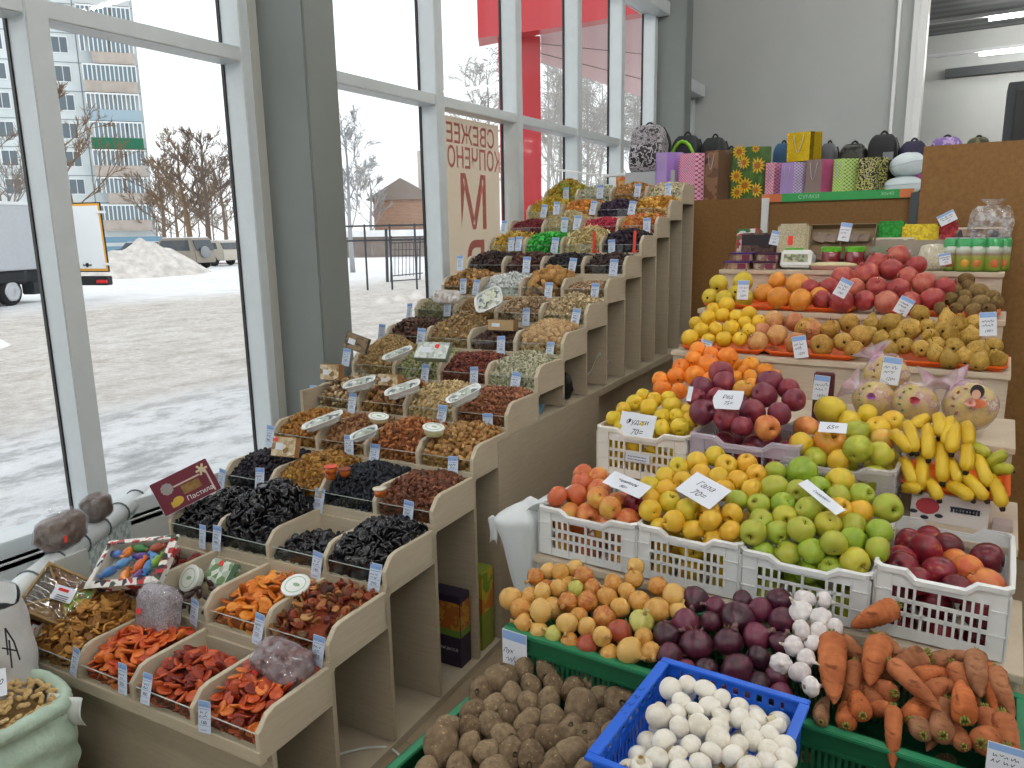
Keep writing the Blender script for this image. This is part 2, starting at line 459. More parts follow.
# ------------------------------------------------------------------ ceiling lamps
M_tube = emit('#fcfaf4', TUBE)
M_chan = flat('#c9ccd0', .5)
def lamp(x, y, z, n, label, ch0=None, rail_z=None, L=1.2, group=None):
    r = empty('tube_lamp', (x, y, z), label, 'ceiling lamp', group)
    c = MB(); c.box((x if ch0 is None else ch0, y-.03, z+.03), (x+n*L, y+.03, z+.075)); part('lamp_channel', c, M_chan, r)
    t = MB(); t.tube([(x+.02, y, z), (x+n*L-.02, y, z)], .022, 8); part('lamp_tube', t, M_tube, r, smooth=True)
    wv = MB()
    for i in range(3): 
        xx = x+(i+.5)*n*L/3; wv.tube([(xx, y, z+.075), (xx, y, ZC)], .003, 4)
    part('hanging_wire', wv, M_dark, r)
lamp(-.09, 12.0, 4.15, 3, 'lit tube lamp hanging highest in the back hall', -.76)
lamp(-.17, 13.2, 3.95, 3, 'lit tube lamp hanging lower against the back hall wall', -.8)
for x in (-1.9, .6, 3.1):
    for y in (-2.6, -.2, 2.3, 5.6):
        lamp(x, y, 4.2, 2, 'lit tube lamp under the ceiling of the sales hall', group='tube lamps over the sales hall')
# dark door frame far right
db = empty('tall_cabinet', (B.at_y(1012, 150, 6.5)[0], 6.5, 0), 'dark tall cabinet seen behind the brown board at the edge', 'cabinet')
bx0, _, bz1 = B.at_y(1012, 82, 6.5); bxl = B.at_y(1003, 140, 6.5)[0]
c = MB(); c.box((bxl, 6.5, 0), (bxl+.9, 6.9, bz1)); part('body', c, M_dark, db, bevel=.005)
c = MB(); c.box((bxl+.05, 6.48, .1), (bxl+.85, 6.5, bz1-.06)); part('door', c, M_black, db, bevel=.004)
c = MB(); c.box((bxl+.79, 6.45, 1.0), (bxl+.82, 6.48, 1.2)); part('handle', c, M_chan, db)

vp = MB(); vp.box((WX+.05, 2.50, .5), (WX+.075, 2.53, 3.7)); vp.box((WX+.05, 2.535, .5), (WX+.07, 2.55, 3.7)); struct('trim_4', vp, flat('#b4b4ae', .5))

vp = MB(); vp.box((WX+.04, 2.82, 3.64), (WX+.19, 7.6, 3.76)); struct('trim_5', vp, M_frame, bevel=.004)
# ------------------------------------------------------------------ outside
GZ = -.12
def snow_ground():
    t = NT('snowy_yard'); tc = t.n('ShaderNodeTexCoord'); sp = t.n('ShaderNodeSeparateXYZ'); t.l(tc.outputs['Object'], sp.inputs[0])
    n1 = noise_tex(t, .16, 5, stretch=(1, .55, 1)); n2 = noise_tex(t, 2.2, 8, stretch=(1, .6, 1), rough=.75); n3 = noise_tex(t, 9, 5, rough=.75)
    slush = ramp(t, n2, [(.28, lin('#8a8278')), (.40, lin('#b2aaa0')), (.50, lin('#c8c2ba')), (.64, lin('#dcd8d3'))])
    slush = mixrgb(t, .35, slush, ramp(t, n3, [(.35, lin('#8f877c')), (.6, lin('#e6e3df'))]))
    snow = ramp(t, n2, [(.3, lin('#d9dce0')), (.6, lin('#f4f5f6'))])
    # band of trodden slush between the shop and the snow field; white snow further off and patches by the wall
    m = t.n('ShaderNodeMapRange'); t.l(sp.outputs[0], m.inputs[0]); m.inputs[1].default_value = -19; m.inputs[2].default_value = -14.5; m.inputs[3].default_value = 1; m.inputs[4].default_value = 0
    a = t.n('ShaderNodeMath', operation='MULTIPLY_ADD'); t.l(n1, a.inputs[0]); a.inputs[1].default_value = .9; a.inputs[2].default_value = -.45
    b = t.n('ShaderNodeMath', operation='ADD', use_clamp=True); t.l(m.outputs[0], b.inputs[0]); t.l(a.outputs[0], b.inputs[1])
    c = mixrgb(t, b.outputs[0], slush, snow)
    m2 = t.n('ShaderNodeMapRange'); t.l(sp.outputs[0], m2.inputs[0]); m2.inputs[1].default_value = -4.9; m2.inputs[2].default_value = -3.7; m2.inputs[3].default_value = 0; m2.inputs[4].default_value = 1
    pat = noise_tex(t, 2.0, 8, stretch=(1.3, .8, 1), rough=.7)
    near = ramp(t, pat, [(.32, lin('#989ca0')), (.44, lin('#bcbec0')), (.52, lin('#dcdee0')), (.7, lin('#eceef0'))])
    c = mixrgb(t, m2.outputs[0], c, near)
    bsdf(t, c, .8, .2, bump=n2, bump_d=.12); return t.m
g = MB()
def gh(u, v):
    x = -150+u*147; y = -40+v*240
    return (x, y, GZ+.05*noise.noise(Vector((x*.5, y*.5, 0)))*(1 if x < -4 else .3))
g.grid(gh, 120, 160)
g.add([(-400, -300, GZ-.3), (-3.1, -300, GZ-.3), (-3.1, 400, GZ-.3), (-400, 400, GZ-.3)], [(0, 1, 2, 3)])
solo('ground', g, snow_ground(), (-3.1, 0, GZ), kind='structure', smooth=True)
def gp(px, py): return on_plane(px, py, Vector((0, 0, 1)), GZ)
def vert_at(px, py, ref):
    """point on the vertical line's distance: pixel at the same depth as ref along the view"""
    d = ray(px, py); return CAM+d*((ref-CAM).dot(FF)/d.dot(FF))
M_snow = flat('#eef0f2', .85, .2, var=.08, scale=1.5, bump=.05)
M_dirty = flat('#cfcac4', .9, .2, var=.22, scale=2.5, bump=.12)
def heap(name, c, rx, ry, h, mat, label, seed=0, kind='stuff', cat='snow'):
    def fn(u, v):
        a = u*2*PI; r = v
        x = c[0]+rx*r*math.cos(a); y = c[1]+ry*r*math.sin(a)
        z = h*max(0, (1-r**1.6))
        z += h*.34*(1-r)*noise.noise(Vector((x*.8+seed, y*.8, seed)))+h*.12*(1-r)*noise.noise(Vector((x*2.6, y*2.6, seed)))
        return (x, y, GZ+z-.02)
    m = MB().grid(fn, 72, 28)
    return solo(name, m, mat, (c[0], c[1], GZ), label, cat, kind=kind, smooth=True)
p = gp(152, 276); heap('snow_heap', p+Vector((-1.0, .3, 0)), 2.6, 3.4, 1.55, M_dirty, 'big dirty snow heap in front of the parked cars', 3)
p = gp(0, 347); heap('snow_heap', p+Vector((-.4, -.4, 0)), .8, .7, .38, M_snow, 'small white snow mound on the yard by the truck', 5)
p = gp(385, 268); heap('snow_heap', p+Vector((-3, 0, 0)), 5.0, 9, .5, M_snow, 'long low snow bank behind the iron fence', 8)
for i, (x, y) in enumerate(((384, 303), (401, 301), (418, 298))):
    p = gp(x, y); heap('snow_lump', p, .28, .35, .22, M_dirty, 'grey snow lump %s below the iron fence' % ('nearest the pillar', 'in the middle of the three', 'nearest the window mullion')[i], i, kind='thing', cat='snow lump')

# --- delivery truck
T0 = gp(14, 306)                   # rear wheel contact
ty = math.radians(0)
truck = empty('box_truck', (T0.x, T0.y, GZ), 'grey box truck with its white back doors open on the snow', 'truck')
tX = (gp(190, 270)-gp(14, 306)); 
# body axis: nearly along the view's horizontal; box side faces the shop
ax = Vector((-.42, 1.0, 0)).normalized()      # towards the rear (to the right in view)
ac = Vector((-ax.y, ax.x, 0))                 # away from the shop
def tp(a, c, z): return T0+ax*a+ac*c+Vector((0, 0, z))
def tbox(mb, a0, a1, c0, c1, z0, z1, mi=0):
    P = [tp(a, c, z) for z in (z0, z1) for c in (c0, c1) for a in (a0, a1)]
    mb.add(P, [(0, 2, 3, 1), (4, 5, 7, 6), (0, 1, 5, 4), (2, 6, 7, 3), (0, 4, 6, 2), (1, 3, 7, 5)], mi)
M_tr = flat('#b9bec4', .5, var=.04); M_door = flat('#e4e8ea', .5); M_yel = flat('#e0a33a', .5); M_under = flat('#23262a', .7)
REAR = 1.75
m = MB(); tbox(m, -3.2, REAR, -.08, 2.1, .95, 2.72); part('cargo_box', m, M_tr, truck, bevel=.03)
m = MB(); tbox(m, -3.2, REAR+.02, -.1, 2.12, 2.68, 2.78); part('roof_rail', m, flat('#e2e6ea', .5), truck, bevel=.02)
m = MB(); tbox(m, -3.2, REAR-.1, .15, 1.9, .55, .93); part('chassis', m, M_under, truck)
m = MB(); tbox(m, .75, 1.35, -.02, .35, .25, .6); tbox(m, -.75, .62, -.06, .5, .62, .92); part('mudguard', m, M_under, truck, bevel=.03)
def wheel(a, c):
    m = MB(); M3 = Matrix((ax, Vector((0, 0, 1)), ac)).transposed()
    prof = [(.16, -.12), (.3, -.12), (.37, -.09), (.39, -.03), (.39, .03), (.37, .09), (.3, .12), (.16, .12)]
    m.lathe(prof, tp(a, c, .39), M3, 28)
    w = part('wheel', m, flat('#1b1c1e', .8), truck, smooth=True)
    h = MB(); h.lathe([(0, -.12), (.08, -.16), (.12, -.13), (.2, -.14), (.25, -.15), (.27, -.11)], tp(a, c, .39), M3, 20, wob=lambda t, q: 1+.04*math.cos(6*t))
    part('hub_cap', h, flat('#c4c8cc', .35, metal=.6), w, smooth=True)
wheel(0, .1); wheel(0, 1.9); wheel(-3.6, .1)
m = MB(); tbox(m, -5.0, -3.25, 0, 2.0, .5, 2.1); part('cab', m, flat('#d7dadd', .4), truck, bevel=.15)
# open rear door, swung right round beside the box: framed in yellow
ref = tp(REAR, 0, 1.6)
dq = [vert_at(62, 203, ref), vert_at(99, 202, ref), vert_at(109, 272, ref), vert_at(62, 272, ref)]
m = MB(); nrm = FF.copy(); nrm.z = 0; nrm.normalize()
m.prism([q+nrm*.02 for q in dq], nrm*.06); part('rear_door', m, M_under, truck, bevel=.01)
def inset(q, k): 
    c = sum(q, Vector())/4; return [c+(x-c)*k for x in q]
m = MB(); m.prism([q+nrm*.0 for q in inset(dq, .965)], nrm*.03); dy = part('rear_door', m, M_yel, truck, label='yellow edged inner face of the rear door')
m = MB(); m.prism([q-nrm*.02 for q in inset(dq, .90)], nrm*.03); part('door_panel', m, M_door, dy)
for py in (212, 264):
    q = vert_at(101+(py-212)*.15, py, ref)-nrm*.03; m = MB(); m.obox(q, (.28, .05, .07), Matrix((RR, nrm, Vector((0, 0, 1)))).transposed()); part('hinge', m, M_white, truck)
q = vert_at(88, 265, ref)-nrm*.03; m = MB()
m.obox(q, (.24, .04, .035), Matrix((RR, nrm, Vector((0, 0, 1)))).transposed()); m.obox(q+Vector((.0, 0, 0)), (.05, .05, .12), Matrix((RR, nrm, Vector((0, 0, 1)))).transposed()); part('latch', m, M_black, truck)
q = vert_at(92, 281, ref); m = MB(); m.obox(q+nrm*.2, (.85, .3, .26), Matrix((RR, nrm, Vector((0, 0, 1)))).transposed()); part('rear_bumper', m, M_under, truck, bevel=.02)
q = vert_at(102, 281.5, ref); m = MB(); m.obox(q, (.28, .08, .09), Matrix((RR, nrm, Vector((0, 0, 1)))).transposed()); part('tail_light', m, M_red, truck)
q = vert_at(45, 288, ref); m = MB(); m.obox(q-nrm*.1, (.2, .08, .1), Matrix((RR, nrm, Vector((0, 0, 1)))).transposed()); part('tail_light', m, M_red, truck)

# --- apartment tower
TB = 78.0
def bpt(px, depth, py):
    d = ray(px, py); return CAM+d*(depth/d.dot(FF))
bl = bpt(-30, TB, 240); br = bpt(157, TB+6, 240); b_x = (br-bl); b_x.z = 0; Lb = b_x.length; b_x.normalize(); b_n = Vector((-b_x.y, b_x.x, 0))
if b_n.dot(FF) < 0: b_n = -b_n
_vd = (br-CAM); _vd.z = 0; _vd.normalize(); b_d = _vd
b0 = Vector((bl.x, bl.y, GZ))
def bb(mb, x0, x1, d0, d1, z0, z1, mi=0):
    P = [b0+b_x*x+(b_d if d > 1 else b_n)*d+Vector((0, 0, z)) for z in (z0, z1) for d in (d0, d1) for x in (x0, x1)]
    mb.add(P, [(0, 2, 3, 1), (4, 5, 7, 6), (0, 1, 5, 4), (2, 6, 7, 3), (0, 4, 6, 2), (1, 3, 7, 5)], mi)
tower = empty('apartment_block', b0, 'tall pale concrete apartment block with stacked balconies beyond the yard', 'building')
FH = 2.82; NF = 10
def px_x(px): 
    q = bpt(px, TB, 200); return (q-b0).dot(b_x)
m = MB(); bb(m, 0, Lb, 0, 9, 0, FH*NF+1)
def panel_mat():
    t = NT('concrete_panels'); tc = t.n('ShaderNodeTexCoord'); n = noise_tex(t, .35, 4)
    bsdf(t, ramp(t, n, [(.3, lin('#c3ccce')), (.7, lin('#d8dfe0'))]), .8); return t.m
part('facade', m, panel_mat(), tower)
m = MB()
for k in range(1, NF+1): bb(m, 0, Lb, -.03, .01, k*FH-.04, k*FH+.04)
for px in (8, 56, 90): bb(m, px_x(px)-.05, px_x(px)+.05, -.03, .01, 0, NF*FH)
part('panel_joint', m, flat('#8c9396', .9), tower)
M_bw = flat('#5d6a72', .25, .6); M_wf = flat('#e8ecec', .6); M_balc = flat('#b3a9a0', .8, var=.12, scale=1); M_balg = flat('#1f6b4d', .7); M_glz = flat('#6d7f88', .2, .6); M_balw = flat('#c9cccb', .8); M_balb = flat('#9fb4c0', .8)
def win(x, z, w=1.5, h=1.45):
    m = MB(); bb(m, x-w/2-.1, x+w/2+.1, -.05, .1, z-.1, z+h+.1); r = part('window', m, M_wf, tower)
    m = MB(); bb(m, x-w/2, x-.04, -.08, 0, z, z+h); bb(m, x+.04, x+w/2, -.08, 0, z, z+h); part('pane', m, M_bw, r)
for k in range(NF):
    z = k*FH
    for px in (-8, 14, 38, 74): win(px_x(px), z+.95, 1.35)
    for px, dz in ((32, 0),): win(px_x(px), z+.95, .9)
    # balcony stack
    x0, x1 = px_x(95), px_x(118); x2 = Lb-.2
    j = (k*7) % 5
    green = (k == 3)
    m = MB(); bb(m, x0 if j != 2 else x0+1, x2, -1.3, -.0, z+FH*1.0-.15, z+FH*1.0); bb(m, x0 if j != 2 else x0+1, x2, -1.32, -1.2, z+FH, z+FH+.95)
    if k < NF-1: 
        r = part('balcony', m, M_balg if green else ((M_balc, M_balw, M_balc, M_balb, M_balc)[j]), tower)
        m = MB()
        for i in range(12):
            if (i*3+j) % 5 < (0, 2, 1, 3, 1)[j]: continue
            xa = x0+(x2-x0)*i/12; bb(m, xa+.06, xa+(x2-x0)/12-.06, -1.22, -1.15, z+FH+1.0, z+FH+2.45)
        part('balcony_glazing', m, M_glz, r)
        m = MB()
        for i in range(13):
            xa = x0+(x2-x0)*i/12; bb(m, xa-.05, xa+.05, -1.25, -1.15, z+FH+.95, z+FH+2.6)
        bb(m, x0, x2, -1.26, -1.1, z+FH+2.45, z+FH+2.6)
        part('balcony_frame', m, M_wf, r)
# shop awning at its foot
a0 = bpt(134, TB-8, 235); m = MB(); m.obox(Vector((a0.x, a0.y, 1.6)), (5, 1.2, .5), Matrix((b_x, b_n, Vector((0, 0, 1)))).transposed())
m.obox(Vector((a0.x, a0.y, .45)), (4.8, 1.1, 1.12), Matrix((b_x, b_n, Vector((0, 0, 1)))).transposed())
solo('kiosk', m, flat('#7398ae', .6), (a0.x, a0.y, GZ), 'low blue kiosk at the foot of the apartment block', 'kiosk', bevel=.05)

# --- bare trees
def tree(px, depth, py_top, label, spread=.5, seed=1, trunk=.14, col='#7a6a5c', n0=7, droop=0.0, lev=4, group=None, lean=0):
    rnd = random.Random(seed); base = bpt(px, depth, 240); base.z = GZ
    top = bpt(px, depth, py_top); H = top.z-GZ; m = MB(); stem = MB()
    r0 = trunk; tw = depth*.0004
    stem.tube([base+Vector((lean*t*t*.3+.03*H*noise.noise(Vector((seed, t*2, 0))), .03*H*noise.noise(Vector((seed+9, t*2, 0))), H*.92*t)) for t in [i/8 for i in range(9)]], [r0*(1-.85*i/8) for i in range(9)], 6)
    def branch(p, d, L, r, lv):
        pts = [p]; q = p.copy(); dd = d.copy()
        for i in range(3):
            dd = (dd+Vector((rnd.uniform(-.25, .25), rnd.uniform(-.25, .25), rnd.uniform(-.1, .2)-droop*(lev-lv)*.4))).normalized(); q = q+dd*L/3; pts.append(q.copy())
        m.tube(pts, [r, r*.8, r*.6, r*.35], 3)
        if lv > 1:
            for i in range(5):
                t = rnd.uniform(.3, 1); k = min(2, int(t*3)); s = pts[k].lerp(pts[k+1], t*3-k)
                nd = (dd+Vector((rnd.uniform(-1, 1), rnd.uniform(-1, 1), rnd.uniform(-.5, .8)))*.75).normalized()
                branch(s, nd, L*rnd.uniform(.42, .66), max(r*.6, tw), lv-1)
    for i in range(n0):
        t = .25+.72*(i+.5)/n0; p = base+Vector((lean*t*t*.3, 0, H*.92*t)); a = i*2.4+seed
        d = Vector((math.cos(a)*spread, math.sin(a)*spread, .75)).normalized()
        branch(p, d, H*(1-t*.72)*.42, r0*.4*(1-t*.6), lev)
    r = empty('bare_tree', base, label, 'tree', group)
    mt = flat(col, .9)
    part('trunk', stem, mt, r, smooth=True); part('branches', m, mt, r)
    return r
GT = 'bare trees beyond the car park'
tree(166, 62, 150, 'bare brown tree just beside the apartment block, over the cars', .8, 1, .22, n0=11)
tree(188, 52, 136, 'tall bare tree with a thick pale trunk, middle of the car park', .85, 2, .24, '#85705a', n0=12)
tree(210, 50, 132, 'tall bare tree close to the window jamb, over the red car', .85, 3, .22, '#6f6055', n0=12)
tree(226, 60, 160, 'small bare tree half hidden by the window jamb', .8, 4, .2, n0=8)
tree(178, 75, 175, 'low bare tree in the gap between the thick ones', .8, 14, .2, n0=8)
for i, (px, top) in enumerate(((158, 200), (172, 196), (186, 192), (200, 196), (214, 190), (228, 198))):
    tree(px, 84+i, top, 'low bare bush in the hedge behind the parked cars, %s from the apartment block' % ('first', 'second', 'third', 'fourth', 'fifth', 'sixth')[i], 1.0, 40+i, .12, '#8f8377', n0=9, lev=3)
tree(75, 40, 96, 'bare tree with brown leaves left, in front of the apartment windows', .75, 5, .16, '#7d6650', n0=9)
tree(6, 34, 118, 'bare tree behind the roof of the truck', .75, 6, .14, '#857a70', n0=8)
tree(351, 36, 118, 'slender frosted tree beside the grey pillar', .45, 7, .13, '#a2a3a6', n0=10, droop=.12)
tree(372, 60, 165, 'low frosted tree in front of the brick house', .6, 8, .16, '#9c9b9b', n0=8)
tree(490, 40, 60, 'frosted birch crown behind the upper pane beside the red post', .6, 9, .16, '#a9a6a4', n0=11, droop=.2)
for i, (px, top) in enumerate(((549, 40), (561, 55), (588, 30), (600, 50), (633, 45), (645, 60), (570, 80))):
    tree(px, 24+i*1.3, top, 'slim frosted birch seen under the red canopy, %s counted away from the red post' % ('first', 'second', 'fourth', 'fifth', 'sixth', 'seventh', 'third')[i], .35, 20+i, .09, '#b3b0ad', n0=10, droop=.25)

# --- parked cars
def car(px, py, depth, colr, label, L=4.2, H=1.65, spare=False, yaw=0.0, estate=True):
    c = bpt(px, depth, py); c.z = GZ; a = Vector((math.cos(yaw), math.sin(yaw), 0)); s = Vector((-a.y, a.x, 0))
    r = empty('car', c, label, 'car')
    def P(x, y, z): return c+a*x+s*y+Vector((0, 0, z))
    h = H
    prof = [(-L/2, .35), (L/2, .35), (L/2, .8), (L*.47, .95), (L*.26, 1.02), (L*.12, h), (-L*.42, h), (-L*.49, .98), (-L/2, .7)] if estate else [(-L/2, .35), (L/2, .35), (L/2, .75), (L*.28, .95), (L*.1, h), (-L*.22, h), (-L*.36, 1.0), (-L/2, .92)]
    m = MB(); m.prism([P(x, -.82, z) for x, z in prof], s*1.64); part('body', m, flat(colr, .3, coat=.5), r, bevel=.05)
    m = MB()
    for y in (-.835, .8):
        m.prism([P(x, y, z) for x, z in ((-L*.40, 1.05), (L*.2, 1.05), (L*.1, h-.12), (-L*.38, h-.12))], s*.035)
    m.prism([P(x, -.7, z) for x, z in ((-L*.495, 1.05), (-L*.47, 1.05), (-L*.425, h-.12), (-L*.445, h-.12))], s*1.4)
    part('side_window', m, flat('#3d454b', .15, .6), r)
    M3 = Matrix((a, Vector((0, 0, 1)), s)).transposed()
    for x in (-L*.31, L*.31):
        for y in (-.76, .76):
            m = MB(); m.lathe([(.0, -.1), (.2, -.1), (.31, -.09), (.33, 0), (.31, .09), (.2, .1), (0, .1)], P(x, y, .33), M3, 18); part('wheel', m, flat('#202124', .8), r, smooth=True)
    if spare:
        M4 = Matrix((s, Vector((0, 0, 1)), -a)).transposed(); m = MB(); m.lathe([(0, -.1), (.25, -.1), (.33, -.06), (.34, 0), (.3, .08), (0, .08)], P(-L/2-.1, .15, .95), M4, 20); part('spare_wheel', m, flat('#8d9296', .6), r, smooth=True)
    m = MB(); m.prism([P(x, -.72, h+.0) for x in (-L*.4, L*.1)]+[P(L*.1, .72, h), P(-L*.4, .72, h)], (0, 0, .05)); part('snow_cover', m, M_snow, r)
car(179, 258, 44, '#8d8478', 'dirty pale off-road car with a spare wheel on its back', 3.9, 1.75, True, yaw=3.35)
car(205, 256, 48, '#b9b2a4', 'beige snow-covered car between the off-road car and the red one', 4.2, 1.55, yaw=3.35)
car(222, 250, 52, '#a02a3c', 'dark red parked car beside the window jamb', 4.2, 1.5, yaw=3.3, estate=False)
car(140, 252, 58, '#3f4a5a', 'dark parked car half hidden behind the snow heap', 4.2, 1.5, yaw=3.35)

# --- brick house and fences
hc = bpt(392, 62, 236); hc.z = GZ
hx = RR.copy(); hx.z = 0; hx.normalize(); hn = Vector((-hx.y, hx.x, 0))
house = empty('brick_house', hc, 'low brick house with a snowy roof beyond the iron fence', 'house')
def hb(mb, x0, x1, d0, d1, z0, z1): 
    P = [hc+hx*x+hn*d+Vector((0, 0, z)) for z in (z0, z1) for d in (d0, d1) for x in (x0, x1)]
    mb.add(P, [(0, 2, 3, 1), (4, 5, 7, 6), (0, 1, 5, 4), (2, 6, 7, 3), (0, 4, 6, 2), (1, 3, 7, 5)])
def brick_mat():
    t = NT('brick'); br = t.n('ShaderNodeTexBrick'); tc = t.n('ShaderNodeTexCoord'); mp = t.n('ShaderNodeMapping'); mp.inputs['Rotation'].default_value = (PI/2, 0, 0); t.l(tc.outputs['Object'], mp.inputs[0]); t.l(mp.outputs[0], br.inputs[0])
    br.inputs['Color1'].default_value = (*lin('#9a7461'), 1); br.inputs['Color2'].default_value = (*lin('#a8836c'), 1); br.inputs['Mortar'].default_value = (*lin('#b9a898'), 1); br.inputs['Scale'].default_value = 2.2
    bsdf(t, br.outputs[0], .9); return t.m
m = MB(); hb(m, -1.4, 3.2, 0, 5, 0, 4.6); part('brick_wall', m, brick_mat(), house)
m = MB(); m.prism([hc+hx*x-hn*.3+Vector((0, 0, z)) for x, z in ((-2, 4.5), (.9, 6.2), (3.8, 4.5))], hn*6); part('roof', m, flat('#8b8078', .9), house)
m = MB(); hb(m, 2.2, 3.2, 1, 2, 5, 8.4); part('chimney', m, flat('#c2bab2', .9), house)
m = MB(); hb(m, -3.4, 3.6, -2.2, -1.9, 0, 1.6); part('yard_wall', m, flat('#8a7f78', .9, var=.15, scale=1), house)
m = MB(); hb(m, -3.6, 3.8, -2.6, -1.6, 1.6, 2.1); part('snow_cap', m, M_snow, house)
M_iron = flat('#3d4147', .6)
q0 = gp(387, 282); gz = q0.z
fence = empty('iron_gate', q0, 'dark iron fence gate standing open in the snow', 'gate')
dep = (q0-CAM).dot(FF)
def fp(px, py): return vert_at(px, py, q0)
m = MB(); m.tube([fp(386, 229), fp(387.5, 283)], .055, 6); part('gate_post', m, M_iron, fence)
m = MB()
for a, b in (((391, 237), (424, 236.5)), ((391, 243), (424, 242)), ((391, 276), (423, 273)), ((391, 281), (421, 279))): m.tube([fp(*a), fp(*b)], .02, 5)
m.tube([fp(391, 236), fp(391, 282)], .03, 5); m.tube([fp(420, 236), fp(420, 279)], .03, 5)
part('gate_frame', m, M_iron, fence)
m = MB()
for i in range(7): m.tube([fp(395+i*3.7, 243), fp(395+i*3.7, 276)], .013, 5)
for y in (250, 256): m.tube([fp(391, y), fp(420, y-.6)], .012, 5)
part('gate_bars', m, M_iron, fence)
lf = empty('low_fence', gp(360, 243), 'low dark railing running behind the iron gate', 'fence')
m = MB(); q1 = bpt(340, 24, 241); q2 = bpt(440, 24, 239)
for dz in (0, .45): m.tube([q1+Vector((0, 0, dz)), q2+Vector((0, 0, dz))], .03, 5)
part('rail', m, M_iron, lf)
for i in range(5):
    q = q1.lerp(q2, i/4); m = MB(); m.tube([Vector((q.x, q.y, GZ)), q+Vector((0, 0, .5))], .035, 5); part('post', m, M_iron, lf)

# --- red entrance canopy
cz = 4.25
def cpx(px, py, z=cz): return on_plane(px, py, Vector((0, 0, 1)), z)
can = empty('entrance_canopy', cpx(519, 34)+Vector((0, 0, GZ-cz)), 'red entrance canopy with a square red post outside the window', 'canopy')
M_canr = flat('#c8323a', .35, coat=.3); M_soff = flat('#dcb8ba', .5)
n1, n2, n3, n4 = cpx(541, 33), cpx(672, 11), cpx(672, 108), cpx(541, 62)
m = MB(); m.prism([n1, n2, n3, n4], (0, 0, .12)); part('soffit', m, M_soff, can)
m = MB()
for k in (1, 2):
    a, b = n1.lerp(n4, k/3), n2.lerp(n3, k/3); d = (b-a).normalized(); s_ = Vector((-d.y, d.x, 0))*.012
    m.prism([a-s_-Vector((0, 0, .004)), b-s_-Vector((0, 0, .004)), b+s_-Vector((0, 0, .004)), a+s_-Vector((0, 0, .004))], (0, 0, .003))
part('soffit_seam', m, flat('#6d5456', .7), can)
cc = cpx(519, 36); e1 = (n2-n1); e1.z = 0; e1.normalize(); e2 = Vector((-e1.y, e1.x, 0)); 
if e2.dot(FF) < 0: e2 = -e2
w_ = .29
m = MB(); m.prism([Vector((cc.x, cc.y, GZ))+RR*sx*w_+nrm*sy for sx, sy in ((-1, 0), (1, 0), (1, .55), (-1, .55))], (0, 0, cz-GZ)); part('post', m, M_canr, can)
f0 = cpx(478, 44); f0 = vert_at(478, 42, cc)
m = MB(); q = [f0, vert_at(541, 34, cc), n2-e2*0]
m.prism([Vector((p_.x, p_.y, cz-.02)) for p_ in (f0, n1+(n1-n4).normalized()*.25, n2+(n1-n4).normalized()*.25)]+[Vector((p_.x, p_.y, cz-.02)) for p_ in (n2, n1, f0+nrm*.5)], (0, 0, 1.5)); part('fascia', m, M_canr, can)
# ------------------------------------------------------------------ stepped stand of dried fruit and nuts (frame S)
SX0, SX1 = -2.314, -1.344
NR, DY_, DZ_ = 15, .2625, .1028
SY0, SZ0 = 1.167, .339
BW = (SX1-SX0)/4
def row(i): return SY0+DY_*i, SZ0+DZ_*i
stand = empty('stepped_stand', S.w((SX0+SX1)/2, SY0+.02, 0), 'long pale wooden stepped stand of nut and dried fruit bins by the window', 'display stand', rz=A_S)
TH = .016
def cheek_poly(i, x):
    y, z = row(i)
    return [S.w(x, y, z-.004), S.w(x, y, z+.062), S.w(x, y+.035, z+.098), S.w(x, y+.06, z+.104), S.w(x, y+DY_+.004, z+DZ_-.002), S.w(x, y+DY_+.004, z-.004)]
for i in range(NR):
    y, z = row(i)
    m = MB()
    m.box((SX0, y-.004, z-.022), (SX1, y+.018, z+.012), S)          # front lip
    m.box((SX0, y+.01, z-.016), (SX1, y+DY_, z), S)                  # floor
    m.box((SX0, y+DY_-.012, z), (SX1, y+DY_, z+DZ_-.02), S)         # back
    tray = part('bin_tray', m, M_wood, stand)
    for k in range(5):
        x = SX0+BW*k-(TH/2 if 0 < k < 4 else (0 if k == 0 else TH))
        m = MB(); m.prism(cheek_poly(i, x), S.X*TH); part('divider', m, M_wood, tray, bevel=.0015)
    for k in range(4):
        m = MB(); m.box((SX0+BW*k+TH, y+.004, z+.012), (SX0+BW*(k+1)-TH*.6, y+.0065, z+.055), S); m.cur = 1; m.box((SX0+BW*k+TH, y+.004, z+.055), (SX0+BW*(k+1)-TH*.6, y+.0068, z+.0565), S)
        part('acrylic_front', m, [M_acryl, M_aedge], tray)
YB = 2.395
# upright panels and open compartments
for i in range(NR):
    y, z = row(i)
    if i > 0:
        zb = .03 if y < YB else .84
        yy = y+.003
        m = MB(); m.box((SX0+.01, yy, zb), (SX1-.004, yy+.016, z-.016), S); part('upright_panel', m, M_wood_d, stand)
m = MB(); m.box((SX0, SY0+.035, 0), (SX1, SY0+.05, SZ0-.016), S); part('front_panel', m, M_wood_d, stand)
m = MB(); m.box((SX0, SY0+.035, 0), (SX0+.016, YB, SZ0-.016), S)
m.box((SX0+.016, SY0+.05, .0), (SX1, YB, .028), S); part('bottom_board', m, M_wood_d, stand)
m = MB(); m.box((SX0, YB, 0), (SX1+.002, 3.42, .835), S); part('plinth', m, M_wood_d, stand, bevel=.002)
m = MB(); m.box((SX0, 3.42, 0), (SX1-.10, 5.08, .80), S); part('plinth', m, M_wood_d, stand, bevel=.002)
m = MB(); m.box((SX0, 3.42, .80), (SX1+.002, 5.09, .835), S); part('ledge', m, M_wood_d, stand)
m = MB(); m.box((SX0, SY0+DY_*15, .835), (SX1, SY0+DY_*15+.02, SZ0+DZ_*14+.11), S); part('back_panel', m, M_wood_d, stand)
